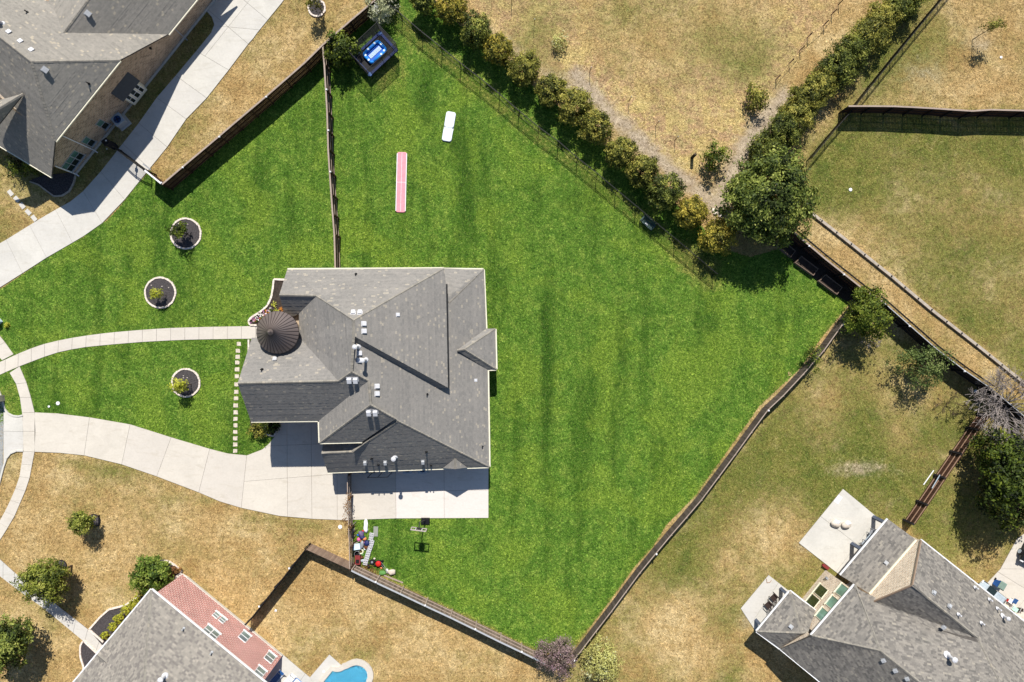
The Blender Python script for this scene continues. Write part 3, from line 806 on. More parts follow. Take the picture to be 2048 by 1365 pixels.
def newell(p):
    n = Vector((0, 0, 0))
    for i in range(len(p)):
        a, b = p[i], p[(i + 1) % len(p)]
        n += Vector(((a.y - b.y) * (a.z + b.z), (a.z - b.z) * (a.x + b.x), (a.x - b.x) * (a.y + b.y)))
    if n.z < 0: n = -n
    return n.normalized()

def tri_height(poly):
    T = [[poly[i] for i in t] for t in tessellate_polygon([[Vector((p.x, p.y, 0)) for p in poly]])]
    E = []
    for a, b, c in T:
        det = (b.y - c.y) * (a.x - c.x) + (c.x - b.x) * (a.y - c.y)
        if abs(det) > 1e-7: E.append((a, b, c, det))
    def h(x, y):
        best = None
        for a, b, c, det in E:
            l0 = ((b.y - c.y) * (x - c.x) + (c.x - b.x) * (y - c.y)) / det
            l1 = ((c.y - a.y) * (x - c.x) + (a.x - c.x) * (y - c.y)) / det
            l2 = 1 - l0 - l1; m = min(l0, l1, l2)
            if best is None or m > best[0]: best = (m, l0 * a.z + l1 * b.z + l2 * c.z)
            if m >= -1e-6: break
        return best[1]
    return h

def shingle_face(mb, poly, rng, exp=0.17, tab=0.34, wid=(0.55, 1.35), fleck=0.04, ctw=0.4):
    hz = tri_height(poly)
    def seat(q):
        return Vector((q.x, q.y, hz(q.x, q.y)))
    n = newell(poly)
    c = sum(poly, Vector()) / len(poly)
    u = Vector((0, 0, 1)).cross(n)
    if u.length < 1e-4: u = Vector((1, 0, 0))
    u.normalize(); v = n.cross(u)
    P = [((p - c).dot(u), (p - c).dot(v)) for p in poly]
    v0 = min(p[1] for p in P); v1 = max(p[1] for p in P)
    k = 0; y = v0
    while y < v1 - 1e-4:
        s = clip_half(clip_half(P, 1, y, False), 1, y + exp, True)
        crs = 0.006 + 0.014 * rng.random(); ct = rng.random()
        if len(s) >= 3:
            x0 = min(p[0] for p in s); x1 = max(p[0] for p in s)
            x = x0 - rng.random() * tab
            while x < x1:
                w = tab * rng.uniform(*wid)
                g = clip_half(clip_half(s, 0, x, False), 0, x + w, True)
                if len(g) >= 3 and abs(area2(g)) > 1e-4:
                    if area2(g) < 0: g = g[::-1]
                    lift = 0.003; rise = crs + 0.012 * rng.random()
                    q = [seat(c + u * a + v * b) + n * (rise + lift * (y + exp - b) / exp) for a, b in g]
                    t = rng.uniform(.955, 1) if rng.random() < fleck else min(.92, max(0, ctw * ct + (1 - ctw) * rng.random()))
                    m = len(g); vs = q; fs = [tuple(range(m))]
                    for i in range(m):
                        j = (i + 1) % m
                        if abs(g[i][1] - y) < 1e-6 and abs(g[j][1] - y) < 1e-6:
                            b0 = len(vs); vs = vs + [q[i] - n * (rise + 0.02), q[j] - n * (rise + 0.02)]
                            fs.append((i, b0, b0 + 1, j))
                    mb.add(vs, fs, t)
                x += w
        y += exp; k += 1

def make_roof(house, V, faces, fixed, mat, rng, ridges, gutters, name='roof', gut_mat=None, tab=0.24, deck=0.1, cap_mat=None, wid=(0.55, 1.35), capw=0.12):
    P = relax(V, faces, fixed)
    d = MB(); sh = MB()
    cnt = {}
    for f in faces:
        for i in range(len(f)):
            e = tuple(sorted((f[i], f[(i + 1) % len(f)]))); cnt[e] = cnt.get(e, 0) + 1
    for f in faces:
        p = [P[k] for k in f]
        if newell_sign(p) < 0: p = p[::-1]; f = f[::-1]
        tr = [tuple(t) for t in tessellate_polygon([[Vector((q.x, q.y, 0)) for q in p]])]
        tr = [t if newell_sign([p[i] for i in t]) > 0 else t[::-1] for t in tr]
        d.add([q - Vector((0, 0, 0.04)) for q in p] + [q - Vector((0, 0, 0.05 + deck)) for q in p],
              tr + [tuple(len(p) + i for i in t[::-1]) for t in tr] + [(i, len(p) + i, len(p) + (i + 1) % len(p), (i + 1) % len(p)) for i in range(len(p)) if cnt[tuple(sorted((f[i], f[(i + 1) % len(p)])))] == 1])
        shingle_face(sh, p, rng, tab=tab, wid=wid, ctw=.4 if mat in (M['roof_a'], M['roof_d']) else 0.0)
    ro = build(name, d, M['deck'], house)
    build('shingles', sh, mat, ro, kind='stuff')
    if ridges:
        cm = MB()
        for a, b in ridges:
            A, B = P[a], P[b]
            if A.z > B.z: A, B = B, A
            L = (B - A).length; m = max(2, int(L / 0.26)); dr = (B - A).normalized()
            sd = dr.cross(Vector((0, 0, 1))).normalized()
            for i in range(m):
                p, q = A.lerp(B, i / m), A.lerp(B, min(1, (i + 1.15) / m))
                t = rng.random(); u0, u1 = Vector((0, 0, 0.075)), Vector((0, 0, 0.045))
                dn = Vector((0, 0, -0.10))
                cm.add([p + u0, p + sd * capw + u0 + dn * 0.9, p - sd * capw + u0 + dn * 0.9, q + u1, q + sd * capw + u1 + dn * 0.9, q - sd * capw + u1 + dn * 0.9],
                       [(0, 1, 4, 3), (2, 0, 3, 5), (0, 2, 1)], t)
        build('ridge_caps', cm, cap_mat or M['cap'], ro, kind='stuff')
    for a, b in gutters:
        g = MB(); A, B = P[a] - Vector((0, 0, 0.09)), P[b] - Vector((0, 0, 0.09))
        dr = (B - A).normalized(); sd = Vector((dr.y, -dr.x, 0))
        cen = sum(P.values(), Vector()) / len(P)
        if (A - cen).dot(sd) < 0: sd = -sd
        g.bar(A + sd * 0.065, B + sd * 0.065, 0.13, 0.12)
        build('gutter', g, gut_mat or M['trim'], house)
    return P, [[P[k] for k in f] for f in faces]

def newell_sign(p):
    return sum(p[i].x * p[(i + 1) % len(p)].y - p[(i + 1) % len(p)].x * p[i].y for i in range(len(p)))

def roof_hit(polys, px, py):
    """topmost roof point seen at a photo position"""
    o = Vector((0, 0, CAMH)); d = (W(px, py) - o).normalized(); best = None
    for p in polys:
        n = newell(p); dn = d.dot(n)
        if abs(dn) < 1e-6: continue
        t = (p[0] - o).dot(n) / dn; q = o + d * t
        xs = np.array([q.x]); ys = np.array([q.y])
        if inside(xs, ys, [(a.x, a.y) for a in p])[0] and (best is None or t < best[0]):
            best = (t, q, n)
    return best

def vent_box(house, polys, px, py, s=0.42, mat='vent', h=0.2):
    r = roof_hit(polys, px, py)
    if not r: return
    _, q, n = r
    u = Vector((0, 0, 1)).cross(n)
    if u.length < 1e-3: u = Vector((1, 0, 0))
    u.normalize(); v = n.cross(u)
    Mx = Matrix((u, v, n)).transposed()
    f = lambda a, b, c: q + Mx @ Vector((a, b, c))
    m = MB(); a = s / 2
    m.hexa([f(-a * 1.25, -a * 1.1, 0.02), f(a * 1.25, -a * 1.1, 0.02), f(a * 1.25, a * 1.3, 0.02), f(-a * 1.25, a * 1.3, 0.02), f(-a * 1.25, -a * 1.1, 0.045), f(a * 1.25, -a * 1.1, 0.045), f(a * 1.25, a * 1.3, 0.045), f(-a * 1.25, a * 1.3, 0.045)])
    m.hexa([f(-a * .8, -a * .8, 0.04), f(a * .8, -a * .8, 0.04), f(a * .8, a * .9, 0.04), f(-a * .8, a * .9, 0.04), f(-a * .8, -a * .8, h * .8), f(a * .8, -a * .8, h * .8), f(a * .8, a * .9, h * .55), f(-a * .8, a * .9, h * .55)])
    m.hexa([f(-a, -a * 1.15, h * .78), f(a, -a * 1.15, h * .78), f(a, a, h * .5), f(-a, a, h * .5), f(-a * .9, -a, h * 1.05), f(a * .9, -a, h * 1.05), f(a * .85, a * .9, h * .8), f(-a * .85, a * .9, h * .8)])
    build('roof_vent', m, M[mat], house)

def vent_pipe(house, polys, px, py, h=0.45, r=0.06, mat='vent_grey', cap=False):
    t = roof_hit(polys, px, py)
    if not t: return
    q, n = t[1], t[2]
    m = MB(); m.tube(q - Vector((0, 0, .1)), q + Vector((0, 0, h)), r, r, 8)
    m.tube(q - n * 0.02, q + n * 0.1, r * 2.6, r * 1.3, 8)
    if cap:
        m.lathe(q + Vector((0, 0, h)), [(r * 1.1, 0), (r * 1.9, 0.03), (r * 1.9, 0.14), (r * 0.9, 0.2)], 10)
    build('vent_pipe', m, M[mat], house)

def wall_box(house, poly, z1, mat, name='wall', z0=-0.3):
    return build(name, MB().prism([(p[0], p[1]) for p in poly], z0, z1), mat, house)

class Wall:
    """an upright wall face through two ground positions of the photo"""
    def __init__(s, a, b):
        s.a, s.b = W(*a), W(*b); s.u = (s.b - s.a).normalized(); s.n = Vector((s.u.y, -s.u.x, 0))
        if s.n.dot(-s.a) < 0: s.n = -s.n
    def hit(s, px, py):
        o = Vector((0, 0, CAMH)); d = W(px, py) - o
        t = (s.a - o).dot(s.n) / d.dot(s.n); return o + d * t
    def f(s, c, x, z, y):
        return c + s.u * x + Vector((0, 0, z)) + s.n * y
    def window(s, house, px, py, w, h, frame='trim_white', glass='glass', cols=1, lower=True, name='window'):
        c = s.hit(px, py); t = 0.05
        fr = MB()
        def bx(m, x0, x1, z0, z1, y0, y1):
            m.hexa([s.f(c, x0, z0, y0), s.f(c, x1, z0, y0), s.f(c, x1, z0, y1), s.f(c, x0, z0, y1), s.f(c, x0, z1, y0), s.f(c, x1, z1, y0), s.f(c, x1, z1, y1), s.f(c, x0, z1, y1)])
        bx(fr, -w / 2, -w / 2 + t, -h / 2, h / 2, 0.002, 0.06); bx(fr, w / 2 - t, w / 2, -h / 2, h / 2, 0.002, 0.06)
        bx(fr, -w / 2 + t, w / 2 - t, h / 2 - t, h / 2, 0.002, 0.06)
        for i in range(1, cols):
            x = -w / 2 + w * i / cols; bx(fr, x - 0.05, x + 0.05, -h / 2 + t, h / 2 - t, 0.003, 0.055)
        win = build(name, fr, M[frame], house)
        for i in range(cols):
            x0 = -w / 2 + w * i / cols + 0.06; x1 = -w / 2 + w * (i + 1) / cols - 0.06
            for z0, z1, g in (((0.025, h / 2 - t, glass), (-h / 2 + 0.02, -0.025, glass + '_dark')) if lower else ((-h / 2 + 0.02, h / 2 - t, glass),)):
                p = MB(); bx(p, x0, x1, z0, z1, 0.004, 0.02); build('pane', p, M[g], win)
        if lower:
            m = MB(); bx(m, -w / 2 + t, w / 2 - t, -0.025, 0.025, 0.004, 0.05); build('mullion', m, M[frame], win)
        m = MB(); bx(m, -w / 2 - 0.08, w / 2 + 0.08, -h / 2 - 0.1, -h / 2 - 0.002, 0.002, 0.12); build('sill', m, M[frame], win)
    def pipe(s, house, px, z, mat='trim_white', w=0.09):
        c = s.hit(*px); m = MB(); c.z = 0
        m.bar(s.f(c, 0, 0.15, 0.07), s.f(c, 0, z, 0.07), w, w, up=s.u); m.bar(s.f(c, 0, 0.15, 0.07), s.f(c, 0, 0.05, 0.4), w, w, up=s.u)
        build('downspout', m, M[mat], house)

M['glass'] = glass_mat('green_window_glass', (92, 128, 116)); M['glass_dark'] = glass_mat('dark_window_glass', (34, 46, 46))
M['glass_grey'] = glass_mat('grey_window_glass', (118, 130, 132)); M['glass_grey_dark'] = glass_mat('pale_blind_glass', (126, 142, 136))
M['glass_deep'] = glass_mat('deep_green_glass', (112, 150, 134)); M['glass_deep_dark'] = glass_mat('deep_dark_glass', (52, 66, 42))

def xy(px, py, z): return tuple(W(px, py, z)[:2])

# ------------------------------------------------------------------ the main house
def main_house():
    rng = random.Random(11)
    H = thing('house', W(740, 740), 'large grey-shingled house with round bronze turret roof on the bright green lawn', 'house')
    e, lo = 6.0, 3.2
    V = dict(A=[574.7, 539.5, e], B=[888, 537.6, e], P1=[707.6, 641, 10.05], Q=[632.5, 592, 8.2], R_=[558.6, 590.5, 8.2],
             V_=[598, 628, 7.0], S0=[572, 640, 6.6], P1b=[707, 672, 10.0], P2=[703, 744, 9.8], U=[677, 762.6, 9.0], T=[600, 676, 6.6],
             G=[475.4, 767, 9.0], GN=[503.6, 677, e], GS=[502, 843, e], X1=[737, 762, 9.0], Y1=[638, 841.5, e],
             Z1=[639.5, 886, e], A2=[741, 810, 9.0], B2=[791, 838, 7.8], C2=[724, 884, e],
             D3=[704, 904, 5.2], E3=[796, 842, 7.6], K3=[643.2, 906.8, 5.2], N3=[645, 884, 3.9], N4=[730, 880, 3.9],
             SW=[655.3, 944.9, lo], SM=[702.3, 942, lo], SE=[978.3, 934, lo],
             EB=[975.4, 739.8, lo], C=[895.6, 776, e - 0.02], D=[892, 575, e], Ca=[893, 781, 5.35], Da=[893.5, 575, 5.35], P1e=[704, 678, 9.6])
    up = [['A', 'B', 'P1', 'Q', 'R_'], ['R_', 'Q', 'V_', 'S0'], ['P1', 'P1b', 'C', 'D', 'B'],
          ['Q', 'P1', 'P1b', 'P2', 'U', 'T', 'V_'], ['G', 'U', 'T', 'GN'], ['G', 'U', 'P2', 'X1', 'Y1', 'GS'],
          ['X1', 'Y1', 'Z1', 'A2'], ['Z1', 'A2', 'B2', 'C2']]
    P, polys = make_roof(H, V, up, {'A', 'B', 'GN', 'GS', 'Y1', 'Z1', 'C2', 'D', 'C', 'G', 'P1'}, M['roof_a'], rng,
                         [('R_', 'Q'), ('Q', 'P1'), ('P1', 'B'), ('P1', 'P1b'), ('P1b', 'P2'), ('G', 'U'), ('U', 'P2'), ('P2', 'X1'), ('X1', 'A2'), ('A2', 'Z1'), ('A2', 'B2')],
                         [('A', 'B'), ('GS', 'Y1'), ('Y1', 'Z1'), ('Z1', 'C2')], 'upper_roof')
    z_ = P
    V2 = dict(X1=V['X1'][:], P2=V['P2'][:], A2=V['A2'][:], B2=V['B2'][:], C2=[724, 884, 5.9], D3=[704, 904, 5.2], E3=[796, 842, 7.5], K3=[643.2, 906.8, 5.2],
              N3=[646, 888, 4.3], N4=[722, 887, 4.4], SW=[655.3, 944.9, lo], SE=[978.3, 934, lo], P1e=[706, 672, 9.55],
              Cx=[880, 776, 5.6], Cy=[893, 590, 5.35], NE=[966.8, 539.5, lo], NB=[886, 538.5, lo], Hh=[898, 606, 5.1], E1=[972, 657.5, lo], E4=[975.4, 739.8, lo],
              Ap=[914.4, 701.4, 4.9], Nb2=[890, 600, 5.2])
    pe = 0.555
    xe = W(976, 740, lo).x
    def onE(k):
        px, py, z = V2[k]
        for _ in range(30):
            x = W(px, py, z).x; z = lo + pe * (xe - x)
        V2[k][2] = z
    for k in ('X1', 'P2', 'A2', 'B2', 'E3', 'P1e', 'Cx', 'Hh', 'Ap', 'Nb2'): onE(k)
    low = [['P1e', 'P2', 'X1', 'A2', 'B2', 'E3', 'SE', 'E4', 'E1', 'NE', 'Hh', 'Nb2', 'Cx'], ['NB', 'NE', 'Hh', 'Nb2'], ['K3', 'D3', 'E3', 'SE', 'SW'], ['K3', 'D3', 'N4', 'N3'], ['B2', 'E3', 'D3', 'N4'], ['St', 'Sc', 'Sb', 'Sa']]
    for k in ('D3', 'K3'): V2[k][2] = 5.15
    V2['St'] = V['P1b'][:]; V2['Sc'] = V['C'][:]; V2['Sa'] = [703, 678, 9.5]; V2['Sb'] = [879, 776.5, 5.5]
    for k in ('Sa', 'Sb'): onE(k); V2[k][2] += .03
    V2['N4'][2] = 5.0; V2['N3'][2] = 4.3
    P2, polys2 = make_roof(H, V2, low, set(V2), M['roof_a'], rng, [('K3', 'D3'), ('D3', 'E3'), ('E3', 'SE'), ('NE', 'Hh'), ('B2', 'E3')], [('SW', 'SE'), ('SE', 'E4'), ('NE', 'E1'), ('NB', 'NE')], 'lower_roof')
    V3 = dict(Ap=[914.4, 701.4, 4.95], Aq=[929, 699, 5.0], b1=[990.4, 658.4, lo], b2=[992.3, 739, lo], b3=[975.4, 739.6, lo + 0.02], b0=[972, 657.5, lo + 0.02])
    P3, polys3 = make_roof(H, V3, [['Ap', 'Aq', 'b1', 'b0'], ['Aq', 'b1', 'b2'], ['Ap', 'Aq', 'b2', 'b3']], set(V3), M['roof_a'], rng, [('Ap', 'Aq'), ('Aq', 'b1'), ('Aq', 'b2')], [('b1', 'b2'), ('b2', 'b3')], 'bay_roof')
    V4 = dict(a=[886, 936.6, 3.35], b=[934.5, 935.6, 3.35], c=[910.4, 917.5, 4.15], d=[910, 938.6, 4.15])
    P4, polys4 = make_roof(H, V4, [['a', 'c', 'd'], ['b', 'c', 'd']], set(V4), M['roof_a'], rng, [('c', 'd')], [], 'gablet_roof')
    build('gablet_wall', MB().add([P4['a'] + Vector((0.1, 0.15, -.15)), P4['b'] + Vector((-0.1, 0.15, -.15)), P4['d'] + Vector((0, 0.15, -.12)), P4['a'] + Vector((0.1, 0.3, -.15)), P4['b'] + Vector((-0.1, 0.3, -.15)), P4['d'] + Vector((0, 0.3, -.12))],
          [(0, 1, 2), (5, 4, 3), (0, 3, 4, 1), (1, 4, 5, 2), (2, 5, 3, 0)]), M['stucco'], H)
    allp = polys + polys2 + polys3
    # walls
    up_fp = [xy(574.7, 539.5, e), xy(888, 537.6, e), xy(893, 776, e), xy(724, 860, e), xy(724, 884, e), xy(639.5, 886, e), xy(638, 841.5, e), xy(502, 843, e), xy(503.6, 677, e), xy(572, 677, e)]
    wall_box(H, inset(up_fp, 0.42), 5.85, M['stucco'], 'upper_wall')
    lo_fp = [xy(886, 540, lo), xy(966.8, 539.5, lo), xy(972, 657.5, lo), xy(990.4, 658.4, lo), xy(992, 739, lo), xy(975.4, 739.8, lo), xy(978.3, 934, lo), xy(655.3, 944.9, lo), xy(655, 888, lo), xy(700, 860, lo)]
    wall_box(H, inset(lo_fp, 0.4), 3.06, M['stucco'], 'lower_wall')
    def gable(a, b, c, sh):
        s0 = Vector((sh, 0, -0.3)); s1 = Vector((sh + 0.15, 0, -0.3))
        build('gable_wall', MB().add([a + s0, b + s0, c + s0, a + s1, b + s1, c + s1], [(0, 1, 2), (5, 4, 3), (0, 3, 4, 1), (1, 4, 5, 2), (2, 5, 3, 0)]), M['stucco'], H)
    gable(P['GN'], P['G'], P['GS'], 0.35)
    gable(P['A'], P['R_'], P['S0'], 0.35)
    gable(P2['SW'], P2['K3'], P2['N3'], 0.3)
    # step between the raised roof and the lower one
    a, b = P['D'], P['C']
    build('step_shade_strip', MB().bar(P['D'] + Vector((.07, .3, -.03)), P['C'] + Vector((.07, 0, -.03)), .13, .1), M['black_metal'], H)  # black bar added to draw the shaded gap below the raised eave
    build('step_wall', MB().bar(a + Vector((-0.35, 1.6, -0.5)), b + Vector((-0.35, 0.2, -0.5)), 0.1, 0.8), M['deck'], H)
    # turret
    cz, rim, ap = 7.55, 2.07, 9.45
    c = W(555, 665.3, cz); n = 32; rr = 42.3 / PPM * (CAMH - cz) / CAMH
    t = build('turret', MB().lathe((c.x, c.y, 0), [(rr - 0.35, -0.3), (rr - 0.35, cz - 0.1)], 36), M['stucco'], H)
    build('soffit', MB().lathe((c.x, c.y, cz - 0.12), [(rr - 0.05, 0), (rr + 0.02, 0.03), (rr + 0.02, 0.1), (rr - 0.3, 0.115)], 48), M['seam'], t)
    for i in range(n):
        a0, a1 = 2 * math.pi * i / n + 0.06, 2 * math.pi * (i + 1) / n + 0.06
        p = lambda a, r, z: Vector((c.x + r * math.cos(a), c.y + r * math.sin(a), z))
        am = (a0 + a1) / 2
        build('roof_panel', MB().add([p(a0, rr, cz), p(am, rr + 0.01, cz), p(a1, rr, cz), p(a1, 0.2, ap - 0.05), p(a0, 0.2, ap - 0.05), p(a0, rr, cz - 0.06), p(am, rr + .01, cz - 0.06), p(a1, rr, cz - 0.06)],
              [(0, 1, 2, 3, 4), (0, 5, 6, 1), (1, 6, 7, 2)]), M['dark_metal'], t)
        sm = MB(); dz = Vector((0, 0, 0.045)); tg = Vector((-math.sin(a0), math.cos(a0), 0)) * 0.02
        A, B = p(a0, rr + 0.01, cz), p(a0, 0.2, ap - 0.05)
        sm.hexa([A - tg - dz * .3, A + tg - dz * .3, B + tg * .7 - dz * .3, B - tg * .7 - dz * .3, A - tg + dz, A + tg + dz, B + tg * .7 + dz, B - tg * .7 + dz])
        build('seam', sm, M['seam'], t)
    build('finial', MB().lathe((c.x, c.y, ap - 0.1), [(0.28, 0), (0.24, 0.1), (0.12, 0.22), (0.16, 0.3), (0.1, 0.42), (0.02, 0.6)], 14), M['dark_metal'], t, smooth=True)
    # vents
    for x, y in [(706.6, 626), (720, 626), (727.5, 648), (728, 663), (718.5, 707), (718, 721.5), (754, 773), (754, 788)]:
        vent_box(H, allp, x, y, 0.36)
    for x, y in [(699, 758), (711.5, 758), (738, 823), (751, 823)]:
        vent_box(H, allp, x, y + 1, 0.42, h=0.34)
    for x, y in [(795.6, 630), (950.7, 761), (549.6, 718)]:
        vent_box(H, allp, x, y, 0.28, h=0.12)
    for x, y in [(730.5, 924), (770.8, 924), (846, 922.5)]:
        vent_box(H, allp, x, y, 0.3, 'vent_grey', h=0.3)
    for x, y, h in [(717, 694, 1.35), (732, 720.5, 1.35)]:
        vent_pipe(H, allp, x, y, h, 0.11, 'vent', True)
    vent_pipe(H, allp, 790.5, 915, 0.9, 0.12, 'vent', True)
    for x, y, h in [(524, 739, .35), (712, 548.5, .35), (854.6, 789, .35), (965, 893, .35), (744, 917, .7), (853, 904, .7), (862, 931, .35), (757, 930, .45)]:
        vent_pipe(H, allp, x, y, h, 0.055, 'black_metal')
    return H
main_house()

# ------------------------------------------------------------------ the house on the left
def left_house():
    rng = random.Random(5)
    H = thing('house', W(200, 120), 'grey-roofed brown brick house beside the long driveway, with a bay window', 'house')
    V = dict(a=[239.5, 121, 6.1], b=[110, 283, 6.1], c=[103, 354, 3.5], d=[-90, 238, 3.5], J=[62.6, 124, 8.9], Jw=[-60, 28, 8.9], e=[336, 69, 3.1], K=[127.4, 66, 6.6],
             f=[450, -72, 3.1], L=[235, -82, 6.6], T=[60, -100, 4.4], Tw=[-60, -60, 6.2])
    P, polys = make_roof(H, V, [['a', 'b', 'J'], ['J', 'b', 'c', 'd', 'Jw'], ['Jw', 'J', 'a', 'e', 'K'], ['K', 'e', 'f', 'L'], ['K', 'L', 'T'], ['Jw', 'K', 'T', 'Tw']], {'a', 'b', 'c', 'e', 'f'}, M['roof_d'], rng,
                         [('J', 'a'), ('J', 'b'), ('Jw', 'J'), ('K', 'L')], [('a', 'b'), ('e', 'f'), ('c', 'd')], 'roof', M['trim'])
    # cross gable that shows its pale side at the picture's edge
    G = dict(m=[46, 188, 7.35], n=[-40, 240, 7.35], o=[-40, 212, 6.0], q=[-40, 296, 4.7])
    P5, pol5 = make_roof(H, G, [['m', 'n', 'o'], ['m', 'n', 'q']], set(G), M['roof_d'], rng, [('m', 'n')], [], 'cross_gable_roof')
    g0, g1 = (151, 350), (430, 0)
    wl = Wall(g0, g1)
    bm = brick_mat('brown_brick', (196, 168, 142), (140, 118, 98), (186, 170, 150), math.atan2(wl.u.y, wl.u.x))
    A, B = wl.a.copy(), wl.b + wl.u * 3.5
    nin = -wl.n
    pa = wl.a + wl.u * ((P['a'] - wl.a).dot(wl.u)); pe_ = wl.a + wl.u * ((P['e'] - wl.a).dot(wl.u))
    pb = wl.a + wl.u * ((P['b'] - wl.a).dot(wl.u))
    pr = [(A, 3.35), (pb, 5.95), (pa, 5.95), (pe_, 2.98), (B, 2.98)]
    mb = MB(); k = len(pr)
    th = nin * 9.0
    vs = [Vector((p.x, p.y, -0.3)) for p, _ in pr] + [Vector((p.x, p.y, z)) for p, z in pr]
    vs += [v + th for v in vs]
    fs = []
    for i in range(k - 1):
        fs += [(i, i + 1, k + i + 1, k + i), (2 * k + i + 1, 2 * k + i, 3 * k + i, 3 * k + i + 1), (k + i, k + i + 1, 3 * k + i + 1, 3 * k + i)]
    fs += [(0, k, 3 * k, 2 * k), (k - 1, 3 * k - 1, 4 * k - 1, 2 * k - 1)]
    mb.add(vs, fs)
    build('brick_wall', mb, bm, H)
    for x, y in [(204.8, 249), (177, 283.5), (153.8, 311), (145, 322.5), (136.5, 334)]:
        wl.window(H, x, y, 0.74, 1.6, 'vent_grey')
    # bay window
    c = wl.hit(262, 181); c.z = 0
    F = lambda x, z, y: wl.f(c, x, z, y)
    bw = build('bay_window', MB().hexa([F(-1.15, .35, 0), F(1.15, .35, 0), F(1.0, .35, .55), F(-1.0, .35, .55), F(-1.15, 2.3, 0), F(1.15, 2.3, 0), F(1.0, 2.3, .55), F(-1.0, 2.3, .55)]), M['trim'], H)
    build('bay_roof', MB().add([F(-1.3, 2.28, .68), F(1.3, 2.28, .68), F(1.3, 3.4, .02), F(-1.3, 3.4, .02), F(-1.3, 2.2, .68), F(1.3, 2.2, .68), F(1.3, 2.2, .02), F(-1.3, 2.2, .02)],
          [(0, 1, 2, 3), (4, 5, 1, 0), (0, 3, 7, 4), (1, 5, 6, 2), (7, 6, 5, 4)]), M['vent_dark'], bw)
    for i, (x, w) in enumerate([(-.66, .46), (0, .58), (.66, .46)]):
        fr = MB(); fr.hexa([F(x - w / 2, .75, .55), F(x + w / 2, .75, .55), F(x + w / 2, .75, .6), F(x - w / 2, .75, .6), F(x - w / 2, 2.15, .55), F(x + w / 2, 2.15, .55), F(x + w / 2, 2.15, .6), F(x - w / 2, 2.15, .6)])
        build('window_frame', fr, M['trim_white'], bw)
        for z0, z1 in ((.82, 1.5), (1.58, 2.08)):
            gm = MB(); gm.hexa([F(x - w / 2 + .07, z0, .6), F(x + w / 2 - .07, z0, .6), F(x + w / 2 - .07, z0, .615), F(x - w / 2 + .07, z0, .615), F(x - w / 2 + .07, z1, .6), F(x + w / 2 - .07, z1, .6), F(x + w / 2 - .07, z1, .615), F(x - w / 2 + .07, z1, .615)])
            build('pane', gm, M['glass_dark'], bw)
    wl.pipe(H, (187, 300), 5.9); wl.pipe(H, (152, 348), 3.2); wl.pipe(H, (371, 78), 3.0, 'vent_grey')
    # concrete plinth along the wall
    build('plinth', MB().hexa([wl.f(A, 0, -.1, .02), wl.f(B, 0, -.1, .02), wl.f(B, 0, -.1, .1), wl.f(A, 0, -.1, .1), wl.f(A, 0, .3, .02), wl.f(B, 0, .3, .02), wl.f(B, 0, .3, .1), wl.f(A, 0, .3, .1)]), M['conc_grey'], H)
    lt = wl.hit(300, 96); build('wall_lamp', MB().box(lt + wl.n * .08, (.16, .16, .22)), M['black'], H)
    for x, y in [(176, 28), (90, 140)]: vent_box(H, polys + pol5, x, y, .42, 'vent_grey', .34)
    for x, y in [(17.6, 66), (40.6, 84.6), (62.6, 102)]: vent_box(H, polys, x, y, .38, 'vent', .2)
    for x, y in [(55, 25), (178, 168)]: vent_pipe(H, polys, x, y, .4, .055, 'black_metal')
    vent_pipe(H, polys, 5, 47, .7, .12, 'vent', True)
    return wl
M['vent_dark'] = plain('charcoal_roof_metal', (74, 78, 82), .5, .4, .2, var=.1)
left_house()

